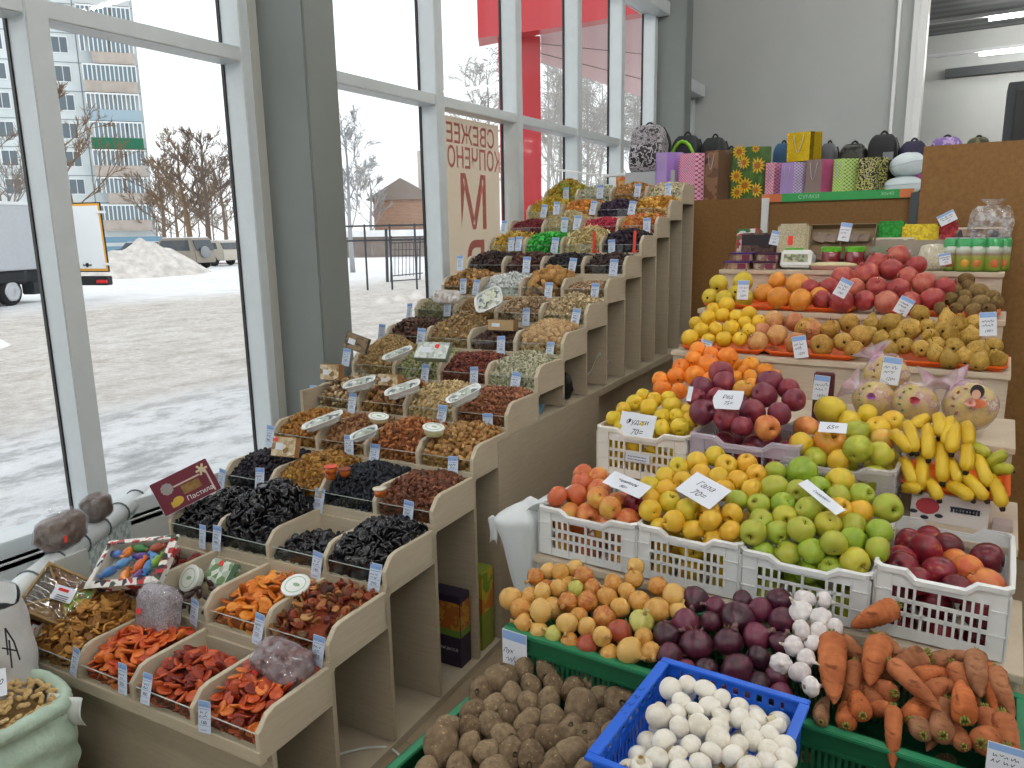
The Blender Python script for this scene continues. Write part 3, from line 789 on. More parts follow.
m = MB(); m.box((SX0, YB, .84), (SX0+.016, 5.08, .95), S); part('side_board', m, M_wood_d, stand)

# ---- heaps
def ico(sub):
    bm = bmesh.new(); bmesh.ops.create_icosphere(bm, subdivisions=sub, radius=1)
    V = np.array([v.co[:] for v in bm.verts]); F = np.array([[v.index for v in f.verts] for f in bm.faces]); bm.free(); return V, F
ICO1, ICO2 = ico(1), ico(2)
def shape_variants(kind, sub):
    V, F = ICO2 if sub == 2 else ICO1
    out = []
    for s in range(5):
        r = np.random.default_rng(s+3); W = V.copy()
        if kind == 'flake':      # dried apricot: thick dented disc
            d = (W[:, :2]**2).sum(1); W[:, 2] = np.sign(W[:, 2])*np.abs(W[:, 2])**.7*.36; W[:, 2] -= np.where(W[:, 2] > 0, .34*(1-d)**1.2, -.06)*(r.random()*.5+.6); W[:, 2] += .12*W[:, 0]*W[:, 1]*r.uniform(-1, 1); W[:, 0] *= 1+.25*r.random()
        elif kind == 'ring':     # curled slice
            d = (W[:, :2]**2).sum(1); W[:, 2] = np.sign(W[:, 2])*np.abs(W[:, 2])**.7*.30-.26*(1-d)*(W[:, 2] > 0); W[:, 2] += .28*r.uniform(.3, 1)*W[:, 0]**2; W[:, 1] *= .72
        elif kind == 'raisin': W[:, 1] *= .7; W[:, 2] *= .6
        elif kind == 'almond': W[:, 1] *= .55*(1-.3*W[:, 0]); W[:, 2] *= .38
        elif kind == 'strip': W[:, 1] *= .16; W[:, 2] *= .13; W[:, 1] += .12*W[:, 0]**2*r.uniform(-1, 1)
        elif kind == 'seed': W[:, 1] *= .55; W[:, 2] *= .3
        elif kind == 'chunk': W[:, 1] *= .8; W[:, 2] *= .7
        elif kind == 'walnut': W[:, 1] *= .9; W[:, 2] *= .75
        if kind != 'seed':
            a = {'chunk': .3, 'raisin': .2, 'walnut': .2}.get(kind, .10)
            W = W*(1+a*(np.array([noise.noise(Vector(v)*1.7+Vector((s*7, 0, 0))) for v in W])[:, None]))
        out.append(W)
    return out, F
def rand_rots(n, r, flat_=0.0):
    q = r.normal(size=(n, 4))
    if flat_ > 0: q[:, 1:3] *= (1-flat_)
    q /= np.linalg.norm(q, axis=1)[:, None]; w_, x, y, z = q.T
    return np.stack([1-2*(y*y+z*z), 2*(x*y-z*w_), 2*(x*z+y*w_), 2*(x*y+z*w_), 1-2*(x*x+z*z), 2*(y*z-x*w_), 2*(x*z-y*w_), 2*(y*z+x*w_), 1-2*(x*x+y*y)], 1).reshape(n, 3, 3)
def np_mesh(name, V, F, mats, matidx=None, smooth=True):
    me = bpy.data.meshes.new(name); nv, nf = len(V), len(F)
    me.vertices.add(nv); me.vertices.foreach_set('co', V.astype(np.float32).ravel())
    me.loops.add(nf*3); me.loops.foreach_set('vertex_index', F.astype(np.int32).ravel())
    me.polygons.add(nf); me.polygons.foreach_set('loop_start', np.arange(0, nf*3, 3, dtype=np.int32)); 
    me.polygons.foreach_set('use_smooth', np.ones(nf, bool) if smooth else np.zeros(nf, bool))
    for m in mats: me.materials.append(m)
    if matidx is not None: me.polygons.foreach_set('material_index', matidx.astype(np.int32))
    me.update(calc_edges=True); me.validate(); return me
def heap_fn(i, prof, seed):
    """height field (bin-local u across, v back, both 0..1) above the bin floor"""
    f, p, bk, lean = prof      # front height, peak, back height, left/right lean
    def h(u, v):
        mid = f+(p-f)*np.sin(np.clip(v/.62, 0, 1)*PI/2)
        hh = np.where(v < .62, mid, p+(bk-p)*((v-.62)/.38))
        hh = hh*(1+lean*(u-.5))+np.sin(u*PI)*.012-.006
        hh = np.where(hh > .105, .105+(hh-.105)*np.sin(np.clip(u, 0, 1)*PI)**.7, hh)
        return hh+.005*np.sin(u*9+seed)*np.cos(v*8+seed*2)
    return h
def fill_bin(i, k, kind, size, cols, prof=(.05, .10, .09, 0), label='', sub=1, name='heap', seed=None, gap=1.28, pieces=True, rough=.5, spec=.35, flat_=.35, u0=0.0, u1=1.0, v0=0.0, v1=1.0, cat='dried food', span=1):
    seed = seed if seed is not None else i*4+k
    r = np.random.default_rng(seed+100)
    y, z = row(i); xa = SX0+BW*k+TH*.7; xb = SX0+BW*(k+span)-TH*.7; ya, yb = y+.010, y+DY_-.006
    h = heap_fn(i, prof, seed); step = size*1.25*gap
    nu, nv = max(3, int((xb-xa)*(u1-u0)/step)), max(3, int((yb-ya)*(v1-v0)/(step*.92)))
    U, Vv = np.meshgrid((np.arange(nu)+.5)/nu, (np.arange(nv)+.5)/nv); U = U.ravel(); Vv = Vv.ravel()
    U = np.clip(u0+(u1-u0)*(U+r.uniform(-.5, .5, U.size)/nu), .02, .98); Vv = np.clip(v0+(v1-v0)*(Vv+r.uniform(-.5, .5, U.size)/nv), .01, .99)
    H = h(U, Vv)+r.uniform(-.35, .45, U.size)*size*.6
    X = xa+(xb-xa)*U; Y = ya+(yb-ya)*Vv; Z = z+np.maximum(H, size*.4)
    # pieces pressed against the clear front
    fh = float(np.mean(h(np.linspace(0, 1, 9), np.zeros(9))))
    nz = max(1, int(fh/step)+1)
    if v0 == 0:
        A, Bq = np.meshgrid((np.arange(nu)+.5)/nu, (np.arange(nz)+.4)/nz); A = A.ravel(); Bq = Bq.ravel()
        A = u0+(u1-u0)*(A+r.uniform(-.4, .4, A.size)/nu)
        X = np.concatenate([X, xa+(xb-xa)*np.clip(A, .02, .98)]); Y = np.concatenate([Y, ya+size*r.uniform(.35, .8, A.size)]); Z = np.concatenate([Z, z+.008+Bq*fh*.95])
    # second layer inside to close the gaps
    X2 = xa+(xb-xa)*np.clip(U+r.uniform(-.4, .4, U.size)/nu, .02, .98); Y2 = ya+(yb-ya)*np.clip(Vv+r.uniform(-.3, .3, U.size)/nv, .03, .97)
    Z2 = z+np.maximum(h(U, Vv)-size*.75, size*.3)
    X = np.concatenate([X, X2]); Y = np.concatenate([Y, Y2]); Z = np.concatenate([Z, Z2])
    if not pieces: X, Y, Z = X[:1], Y[:1], Z[:1]*0+z+.004
    n = X.size
    P = np.stack([X, Y, Z], 1); M = rand_rots(n, r, flat_)
    vars_, F = shape_variants(kind, sub); which = r.integers(0, len(vars_), n); sc = size*1.12*r.uniform(.74, 1.2, n)
    VV = np.stack(vars_)[which]; VV = np.einsum('nij,nvj->nvi', M, VV)*sc[:, None, None]+P[:, None, :]
    nvp = VV.shape[1]; FF_ = (F[None]+(np.arange(n)*nvp)[:, None, None]).reshape(-1, 3)
    Vs = VV.reshape(-1, 3)
    # keep everything inside the bin walls
    Vs[:, 0] = np.clip(Vs[:, 0], xa+.0005, xb-.0005); Vs[:, 1] = np.clip(Vs[:, 1], y+.0078, y+DY_-.0135); Vs[:, 2] = np.maximum(Vs[:, 2], z+.0006)
    # core under the surface
    g = 14; gu, gv = np.meshgrid(np.linspace(u0, u1, g), np.linspace(v0, v1, g)); gu = gu.ravel(); gv = gv.ravel()
    C = np.stack([xa+(xb-xa)*(.015+gu*.97), ya+(yb-ya)*(.03+gv*.95)+size*.3*(1-gv), z+np.maximum(h(gu, gv)-size*.85, .001)], 1)
    cf = np.array([[a, b, c] for j in range(g-1) for q in range(g-1) for a, b, c in ((j*g+q, j*g+q+1, (j+1)*g+q+1), (j*g+q, (j+1)*g+q+1, (j+1)*g+q))])
    Cb = C.copy(); Cb[:, 2] = z+.0005
    ring = list(range(g))+[j*g+g-1 for j in range(1, g)]+[(g-1)*g+q for q in range(g-2, -1, -1)]+[j*g for j in range(g-2, 0, -1)]
    sf = np.array([t for a, b in zip(ring, ring[1:]+ring[:1]) for t in ((b, a, a+g*g), (b, a+g*g, b+g*g))])
    core_v = np.concatenate([C, Cb]); core_f = np.concatenate([cf, sf])
    Vall = np.concatenate([Vs, core_v]); Fall = np.concatenate([FF_, core_f+len(Vs)])
    loc = np.array([(xa+xb)/2, ya, z]); Vall = Vall-loc
    ck = (tuple(cols), rough, spec)
    if ck not in _M: _M[ck] = pieces_mat(cols, rough, spec)
    me = np_mesh(name, Vall, Fall, [_M[ck]])
    o = bpy.data.objects.new(name, me); COL.objects.link(o); o.location = S.w(*loc); o.rotation_euler = (0, 0, A_S)
    tag(o, label, cat, kind='stuff')
    return o
T_ = (.052, .115, .10, 0); T_hi = (.056, .16, .12, 0); T_lo = (.045, .07, .05, 0)
fb = fill_bin
# row 0, nearest (bins 1-3 are individual dried apricots, see below)
fb(0, 0, 'ring', .017, ('#8a5a24', '#a97433', '#b9843d', '#7a4a1c', '#c4914a'), (.055, .15, .13, -.1), 'heap of curled golden brown dried fruit slices in the front corner bin', 2, 'dried_slices', spec=.4, gap=1.0, flat_=.7)
# row 1
fb(1, 3, 'ring', .0155, ('#8a3a22', '#a24c2a', '#5c2a1c', '#b98a52', '#241a18', '#7a2f24', '#9c6a3c'), (.055, .115, .10, 0), 'mixed dried fruit with slices and rosehips beside the orange apricots', 2, 'dried_compote')
# row 2: prunes
PR = ('#0d0d10', '#131317', '#19191e', '#0a0a0c', '#202026')
fb(2, 0, 'flake', .014, PR, (.05, .12, .11, .2), 'glossy black prunes heaped behind the sweets box', 2, 'prunes', rough=.24, spec=.7, gap=1.12)
fb(2, 1, 'flake', .015, PR, (.05, .20, .16, .1), 'tallest heap of big black prunes, above two blue tags', 2, 'prunes', rough=.22, spec=.7, gap=1.12)
fb(2, 2, 'flake', .013, PR, (.03, .05, .03, 0), 'low layer of black prunes in the half empty bin', 2, 'prunes', rough=.26, spec=.7, v1=.75)
fb(2, 3, 'flake', .014, PR, (.055, .135, .12, 0), 'black prunes heaped at the aisle end of their row', 2, 'prunes', rough=.24, spec=.7, gap=1.12)
# row 3: raisins
fb(3, 0, 'raisin', .010, ('#1c1620', '#241b26', '#2d2430', '#140f18'), (.05, .12, .10, .1), 'purple black raisins under the window, behind the prunes', 2, 'raisins')
fb(3, 1, 'raisin', .0095, ('#9a6a22', '#b58330', '#c79a44', '#7d5218'), (.05, .13, .12, 0), 'golden raisins behind the tall prune heap', 2, 'raisins', spec=.45)
fb(3, 2, 'raisin', .0085, ('#20222a', '#2a2d36', '#343843', '#191a20'), (.05, .125, .10, 0), 'blue black raisins with honey cups beside them', 2, 'raisins')
fb(3, 3, 'raisin', .0090, ('#6a3a22', '#7f482a', '#93573a', '#54301e'), (.05, .12, .10, 0), 'brown raisins at the aisle end beside a honey cup', 2, 'raisins', spec=.4)
# row 4
fb(4, 0, 'raisin', .011, ('#a87430', '#c08a3c', '#b37c30', '#8f6026'), (.05, .12, .10, 0), 'amber raisins with a long white packet lying on them', 1, 'raisins')
fb(4, 1, 'almond', .013, ('#a5764c', '#8f6440', '#b98c62', '#7a5234'), (.05, .12, .10, 0), 'pale brown nut kernels between amber raisins and almonds', 1, 'nut_kernels')
fb(4, 2, 'almond', .0135, ('#9c5c32', '#b06c3c', '#8a4e2a', '#bb7c48'), (.05, .13, .11, 0), 'reddish brown almonds with a white boat-shaped packet on top', 1, 'almonds', flat_=.2)
fb(4, 3, 'chunk', .0125, ('#b48a52', '#a2763f', '#c79f66', '#8a6032'), (.05, .135, .12, 0), 'golden walnut kernels at the aisle end of the lower rows', 1, 'walnut_kernels')
# row 5
fb(5, 0, 'almond', .0145, ('#b09470', '#94734c', '#6e5034', '#c4ad8a'), (.05, .11, .10, 0), 'long two-tone nuts under the kraft box by the pillar', 1, 'brazil_nuts')
fb(5, 1, 'chunk', .0135, ('#7d5530', '#94683c', '#5d3d24', '#a87d4e'), (.05, .115, .10, 0), 'dark walnut halves between two boat packets', 1, 'walnut_halves')
fb(5, 2, 'almond', .012, ('#d2bc8c', '#c4aa76', '#dcc9a0', '#b3986a'), (.05, .13, .11, 0), 'pale cream peanuts in front of the dark red peanuts', 1, 'peanuts')
fb(5, 3, 'raisin', .0095, ('#7d4a30', '#8f5638', '#6a3c28', '#a06a48'), (.05, .12, .11, 0), 'red brown hazelnut kernels at the aisle end with an oval packet', 1, 'hazelnut_kernels')
# row 6
fb(6, 0, 'raisin', .0085, ('#b79c6c', '#a88a5a', '#c4ab7c', '#98794c'), (.05, .17, .13, 0), 'high mound of tan peanuts in front of the propped brown box', 1, 'peanuts')
fb(6, 1, 'seed', .0095, ('#8e9460', '#a3a574', '#7c8350', '#b2b088'), (.05, .115, .10, 0), 'greenish pistachio kernels beside the dark red peanuts', 1, 'pistachio_kernels')
fb(6, 2, 'raisin', .0085, ('#6e3428', '#7d3d2e', '#5c2a22', '#8b4a38'), (.05, .115, .10, 0), 'dark red peanuts with their skins on, in the middle of the stand', 1, 'peanuts')
fb(6, 3, 'seed', .0085, ('#a9a688', '#bab79a', '#989476', '#c6c3aa'), (.055, .13, .12, 0), 'grey green peeled seeds in front of the whole walnuts', 1, 'seeds')
# row 7
fb(7, 0, 'raisin', .011, ('#4a3228', '#5a3d30', '#3a2820', '#684838'), (.05, .125, .10, 0), 'dark chocolate-coated nuts nearest the pillar', 1, 'coated_nuts')
fb(7, 1, 'almond', .0115, ('#bb9c6c', '#a98858', '#c8ad80', '#8f7046'), (.05, .15, .14, 0), 'big mound of tan pistachios behind the red-dotted packet', 1, 'pistachios')
fb(7, 2, 'raisin', .011, ('#4d362c', '#5d4436', '#3f2c24', '#6b5040'), (.05, .085, .07, 0), 'dark nuts in the bin with a tan carton on it', 1, 'coated_nuts')
# row 8
fb(8, 0, 'seed', .010, ('#a8a488', '#97926f', '#b8b49a', '#86805e'), (.05, .11, .09, 0), 'pale grey pumpkin seeds by the window under the white bag', 1, 'seeds')
fb(8, 1, 'almond', .010, ('#a88658', '#97744a', '#ba996a', '#84623c'), (.05, .11, .10, 0), 'tan almonds with the white oval tub above them', 1, 'almonds')
fb(8, 2, 'raisin', .0095, ('#8f7252', '#a08464', '#7d6244', '#b0977a'), (.05, .11, .10, 0), 'dull brown nuts between the tan almonds and shelled pistachios', 1, 'nuts')
fb(8, 3, 'almond', .0105, ('#b59d74', '#c3ad86', '#a58b62', '#cfbd9a'), (.05, .135, .11, 0), 'cream pistachios in their shells above the whole walnuts', 1, 'pistachios')
# row 9
fb(9, 0, 'chunk', .012, ('#8f6636', '#a67c46', '#79522a', '#b88f58'), (.05, .13, .11, 0), 'brown dried fruit pieces by the window, behind the white bag', 1, 'dried_fruit')
fb(9, 1, 'seed', .0095, ('#cdd2cf', '#dfe2df', '#b9c0be', '#eceeec'), (.05, .115, .10, 0), 'white sugared seeds in the middle of the stand', 1, 'sugared_seeds')
fb(9, 3, 'almond', .010, ('#9a7a58', '#ab8b68', '#87694a', '#bc9e7c'), (.05, .075, .06, 0), 'tan nuts in the bin beside the dried figs', 1, 'nuts')
# row 10
fb(10, 0, 'raisin', .014, ('#2a1d1a', '#382622', '#1e1513', '#4a342c'), (.05, .12, .10, 0), 'blackish dates nearest the poster', 1, 'dates', rough=.4)
fb(10, 1, 'raisin', .014, ('#4a2a22', '#5c362c', '#3c221c', '#6e463a'), (.05, .11, .10, 0), 'wine brown dates in front of the green candied fruit', 1, 'dates', rough=.4)
fb(10, 2, 'raisin', .013, ('#1e1a1c', '#2a2426', '#383032', '#151213'), (.05, .105, .09, 0), 'black dried fruit behind the dried figs', 1, 'dried_fruit')
fb(10, 3, 'raisin', .013, ('#2e1f1c', '#3d2a26', '#241816', '#523a34'), (.05, .105, .09, 0), 'dark dates at the aisle end below the purple fruit', 1, 'dates')
# row 11
fb(11, 0, 'strip', .028, ('#c49a2e', '#d6ad3c', '#b4872a', '#e0bf5a'), (.05, .12, .11, 0), 'yellow dried mango strips beside the poster', 1, 'mango_strips', gap=.62)
fb(11, 1, 'flake', .013, ('#1f9a2e', '#2fb23c', '#18802a', '#56c45a'), (.05, .12, .11, 0), 'bright green candied fruit', 1, 'candied_fruit')
tag(COL.objects[-1], 'bright green candied fruit pieces, the only green heap on the stand')
fb(11, 2, 'strip', .027, ('#d0b67a', '#dcc68e', '#c2a566', '#e6d4a6'), (.055, .15, .13, 0), 'pale straw-coloured candied strips beside an orange scoop', 1, 'candied_strips', gap=.62)
fb(11, 3, 'raisin', .013, ('#241722', '#32202e', '#40293a', '#18101a'), (.05, .13, .12, 0), 'purple black dried plums with an orange scoop at the aisle end', 1, 'dried_plums')
# row 12
fb(12, 0, 'raisin', .009, ('#6a1a22', '#7d2028', '#54141c', '#902c34'), (.05, .10, .09, 0), 'dark red dried cherries beside the poster', 1, 'dried_cherries')
fb(12, 1, 'seed', .010, ('#d2c49a', '#c4b486', '#dfd3b0', '#b5a474'), (.05, .15, .13, 0), 'cream peeled seeds between the two red heaps', 1, 'seeds')
fb(12, 2, 'raisin', .009, ('#a01c38', '#b82440', '#86162e', '#c63a50'), (.05, .10, .09, 0), 'bright crimson dried cranberries', 1, 'dried_cranberries')
tag(COL.objects[-1], 'bright crimson dried cranberries two bins from the aisle end')
fb(12, 3, 'chunk', .011, ('#c88a2c', '#d86a34', '#b8b040', '#dca04a', '#a83a30'), (.05, .115, .10, 0), 'orange and yellow diced candied fruit at the aisle end', 1, 'candied_cubes')
# row 13
fb(13, 0, 'strip', .022, ('#c8a428', '#d8b638', '#b38c20', '#e2c95a'), (.05, .15, .13, 0), 'yellow candied strips in the second highest row by the window', 1, 'candied_strips', gap=.66)
fb(13, 1, 'flake', .013, ('#cc7a28', '#d98a34', '#b8661e', '#e39c4a'), (.05, .115, .10, 0), 'orange dried apricots in the second highest row', 1, 'dried_apricots')
fb(13, 2, 'raisin', .011, ('#281a28', '#352336', '#1d121d', '#43304a'), (.05, .11, .10, 0), 'dark purple raisins near the top of the stand', 1, 'raisins')
fb(13, 3, 'flake', .014, ('#c98a2a', '#d79c3a', '#b87622', '#e2b054'), (.05, .125, .11, 0), 'amber dried peaches near the top at the aisle end', 1, 'dried_peaches')
# row 14
fb(14, 0, 'chunk', .013, ('#7f9a2a', '#c48a2a', '#a0b23c', '#b86a24', '#98802c'), (.05, .17, .15, 0), 'green and orange candied fruit on the top step by the window', 1, 'candied_fruit')
fb(14, 1, 'seed', .010, ('#b3b294', '#c2c1a6', '#a3a182', '#d0cfb8'), (.05, .12, .11, 0), 'pale green seeds on the top step', 1, 'seeds')
fb(14, 2, 'almond', .0105, ('#b07e42', '#c08e52', '#9e6e36', '#cfa068'), (.05, .13, .12, 0), 'brown almonds on the top step below the white rack', 1, 'almonds')
fb(14, 3, 'seed', .011, ('#c2b08a', '#d0c09c', '#b29e76', '#dccfb2'), (.05, .12, .11, 0), 'beige seeds on the top step at the aisle end', 1, 'seeds')
# ------------------------------------------------------------------ countable dried fruit: each piece its own object
def proto_np(name, W, F, mat, smooth=True):
    return proto(name, np_mesh(name, W, F, [mat], smooth=smooth))
def bits(i, k, protos, name, size, prof, n, label, group, cat, seed, u0=.04, u1=.96, v0=.02, v1=.97, zoff=0, flat_=.74, sj=(.82, 1.15), layers=1):
    r = np.random.default_rng(seed); y, z = row(i); xa, xb, ya, yb = SX0+BW*k+TH, SX0+BW*(k+1)-TH, y+.012, y+DY_-.016
    h = heap_fn(i, prof, seed); out = []; pts = []
    tries = 0
    while len(pts) < n and tries < n*60:
        tries += 1
        u, v = r.uniform(u0, u1), r.uniform(v0, v1)
        x_, y_ = xa+(xb-xa)*u, ya+(yb-ya)*v
        x_ = min(max(x_, xa+size), xb-size); y_ = min(max(y_, ya+size*.9), yb-size*.9)
        if r.random() < .22 and v0 < .1: y_ = ya+size*.9; zz = z+r.uniform(.012, max(.014, prof[0]))
        else: zz = z+max(size*.5, float(h(np.array(u), np.array(v))))-size*.2
        p = np.array([x_, y_, zz]); d = 1.42 if tries < n*25 else 1.12
        if any(((p-q)**2).sum() < (size*d)**2 for q in pts): continue
        pts.append(p)
    for p in pts:
        s = size*r.uniform(*sj); R3 = Matrix(rand_rots(1, r, flat_)[0].tolist())
        o = copy_tree(protos[int(r.integers(len(protos)))], mat4(S.R.to_3x3()@R3, S.w(*p), s), label, group, cat); o.name = name; out.append(o)
    return out
def core_heap(i, k, cols, prof, size, label, kind, seed, **kw):
    return fb(i, k, kind, size, cols, prof, label, 2, 'dried_fruit_bed', seed=seed, cat='dried fruit', pieces=False, **kw)
_v, _f = shape_variants('flake', 2)
def flake_protos(nm, stops, spec=.45):
    m = skin(stops, 1.2, .42, spec, bump=.0025, bscale=2.2, rand=.9, sss=0)
    return [proto_np(nm, v, _f, m) for v in _v]
AP_O = flake_protos('dried_apricot', [(.2, '#b03c18'), (.5, '#d05a24'), (.8, '#e07c38')])
AP_R = flake_protos('dried_apricot', [(.2, '#742414'), (.5, '#a83c1e'), (.8, '#c65a30')])
AP_Y = flake_protos('dried_apricot', [(.2, '#b35a18'), (.5, '#dd7c22'), (.8, '#ec9a3c')])
DR = flake_protos('dried_pear', [(.25, '#561c18'), (.5, '#742822'), (.75, '#8c3a30')])
_v2, _f2 = shape_variants('chunk', 2)
DT = [proto_np('date', np.stack([v[:, 0], v[:, 1]*.65, v[:, 2]*.6], 1), _f2, skin([(.3, '#2c1a18'), (.7, '#4a2f2b')], 2, .35, .5, rand=.4)) for v in _v2]
pr0 = (.052, .115, .10, 0)
core_heap(0, 1, ('#8a3414', '#9c4018'), (.045, .095, .085, 0), .016, 'lower layer of orange dried apricots in the second bin of the front row', 'flake', 501)
bits(0, 1, AP_O, 'dried_apricot', .0175, pr0, 90, 'orange dried apricot half in the front row bin behind the bag of grey seeds', 'orange apricots in the front row', 'dried apricot', 11)
core_heap(0, 2, ('#6a2010', '#7c2a14'), (.045, .09, .02, 0), .016, 'lower layer of red brown dried apricots in the half empty front bin', 'flake', 502, v1=.66)
bits(0, 2, AP_R, 'dried_apricot', .018, (.052, .105, .03, 0), 80, 'red brown dried apricot half in the half empty front row bin', 'apricots in the half empty bin', 'dried apricot', 12, v1=.72)
o_ = copy_tree(AP_R[2], mat4(S.R.to_3x3()@rot3(1.2, .2, .4), S.w(SX0+BW*2+.16, SY0+.205, SZ0+.022), .02), 'single dark dried apricot lying alone on the bare back of the front bin', None, 'dried apricot'); o_.name = 'dried_apricot'
core_heap(0, 3, ('#8a3010', '#7c2a14'), (.045, .10, .085, 0), .016, 'lower layer of red orange dried apricots at the aisle end of the front row', 'flake', 503)
bits(0, 3, AP_O+AP_R, 'dried_apricot', .0175, pr0, 96, 'red orange dried apricot half in the aisle end bin of the front row', 'apricots at the aisle end of the front row', 'dried apricot', 13)
core_heap(1, 0, ('#4a1814', '#5c201a'), (.03, .06, .05, 0), .014, 'lower layer of wine red dried fruit under the sweets box', 'flake', 504)
bits(1, 0, DR, 'dried_pear', .0165, (.04, .08, .07, 0), 34, 'wine red dried fruit half in the bin under the sweets box', 'wine red dried fruit by the sweets box', 'dried fruit', 14)
bits(1, 1, DT, 'date', .021, (.035, .055, .05, 0), 24, 'dark brown date in the second row beside the round white tub', 'dates beside the round white tub', 'date', 15, sj=(.85, 1.2), v1=.7)
core_heap(1, 2, ('#9a4a12', '#a85618'), (.04, .075, .06, 0), .016, 'lower layer of bright orange dried apricots in the second row', 'flake', 505)
bits(1, 2, AP_Y, 'dried_apricot', .0195, (.05, .095, .085, 0), 56, 'bright orange dried apricot half in the second row bin', 'bright orange apricots in the second row', 'dried apricot', 16)
# walnuts in their shells, row 7 aisle end
def walnut_proto(s):
    m = MB()
    def wob(a, t): return 1+.05*math.sin(7*a+s)+(.07 if abs(math.sin(a)) < .12 else 0)
    m.lathe([(0, -1), (.45, -.9), (.8, -.55), (.95, 0), (.82, .5), (.5, .85), (.12, 1.02), (0, 1.05)], n=18, wob=wob)
    mt = skin([(.3, '#9c7a52'), (.5, '#b8966a'), (.7, '#c9ab82')], 3, .6, .3, bump=.003, bscale=5, rand=.3)
    return proto('walnut', m.mesh('walnut', mt, True))
WN = [walnut_proto(s) for s in range(3)]
core_heap(7, 3, ('#5d4630', '#6d5438'), (.04, .10, .08, 0), .012, 'lower layer of whole walnuts at the aisle end', 'walnut', 506)
bits(7, 3, WN, 'walnut', .0175, (.06, .135, .11, 0), 92, 'whole walnut in its shell in the aisle end bin', 'whole walnuts at the aisle end', 'walnut', 17, sj=(.9, 1.15), flat_=.1)
# dried figs, row 9
def fig_proto(s):
    m = MB(); m.lathe([(0, -.45), (.6, -.5), (1, -.3), (1.08, .05), (.9, .38), (.5, .42), (.3, .25), (.1, .3), (0, .32)], n=18, wob=lambda a, t: 1+.06*math.sin(5*a+s))
    return proto('dried_fig', m.mesh('dried_fig', skin([(.3, '#9c7038'), (.55, '#b88a50'), (.75, '#cda870')], 3, .6, .3, bump=.002, bscale=6, rand=.3), True))
FG = [fig_proto(s) for s in range(3)]
core_heap(9, 2, ('#6a4824', '#7a562e'), (.04, .07, .06, 0), .016, 'lower layer of dried figs under the heaped ones', 'chunk', 507)
bits(9, 2, FG, 'dried_fig', .027, (.05, .14, .12, 0), 34, 'flat round dried fig heaped in the bin in the middle of the stand', 'dried figs on the stand', 'dried fig', 18, sj=(.85, 1.1), flat_=.3)
# loose pieces on row 6/7 etc stay in their heaps
# ------------------------------------------------------------------ price tags
def scribble(mb, o, ux, uy, w, h, r, mi, nrm, slant=.35, thick=.0011):
    """a line of handwriting: joined up-and-down strokes"""
    n = max(4, int(w/h*2.2)); pts = []; x = 0
    for i in range(n):
        yy = (h if i % 2 else 0)*r.uniform(.45, 1)+(h*.5 if r.random() < .12 else 0); pts.append(o+ux*(x+slant*yy)+uy*yy); x += w/n*r.uniform(.7, 1.3)
    for a, b in zip(pts, pts[1:]):
        if r.random() < .16: continue
        d = (b-a); l = d.length
        if l < 1e-6: continue
        s = nrm.cross(d/l)*thick*.5
        mb.add([a-s+nrm*.0004, a+s+nrm*.0004, b+s+nrm*.0004, b-s+nrm*.0004], [(0, 1, 2, 3)], mi)
M_tag = flat('#d3def0', .6); M_tagh = flat('#8fb0e2', .6)
def tag_proto(s, w=.042, h=.084):
    r = random.Random(s); m = MB(); X, Y, Z = Vector((1, 0, 0)), Vector((0, 1, 0)), Vector((0, 0, 1))
    t = .0006
    # card: y is towards the shopper = -Y ; gently bent
    f = lambda u, v: Vector(((u-.5)*w, .006*math.sin(v*PI*.5)**2*(1 if s % 2 else 1.6)-.003, v*h))
    m.grid(f, 2, 6, 0, (0, t, 0))
    def on(u, v): return f(u, v)+Vector((0, -.0004, 0))
    ux = Vector((1, 0, 0)); n = Vector((0, -1, 0))
    def strip(v0, v1, mi, u0=.03, u1=.97): m.add([on(u0, v0), on(u1, v0), on(u1, v1), on(u0, v1)], [(0, 1, 2, 3)], mi)
    strip(.80, .985, 1); strip(.735, .75, 2, .08, .92); strip(.45, .46, 2, .08, .92); strip(.24, .25, 2, .08, .92)
    scribble(m, on(.1, .84), ux, Z, w*.75, h*.05, r, 2, n, .2, .0007)
    scribble(m, on(.08, .60), ux, Z, w*.72, h*.09, r, 3, n, .35, .0014)
    scribble(m, on(.10, .49), ux, Z, w*.66, h*.07, r, 3, n, .35, .0013)
    put_text(m, ('220', '350', '480', '160', '290')[s % 5], h*.17, on(.46, .33)+n*.0004, ux, Z, 3)
    scribble(m, on(.2, .08), ux, Z, w*.6, h*.05, r, 2, n, .2, .0008)
    return proto('price_tag', m.mesh('price_tag', [M_tag, M_tagh, M_inkb, M_ink]))
TAGS = [tag_proto(s) for s in range(5)]
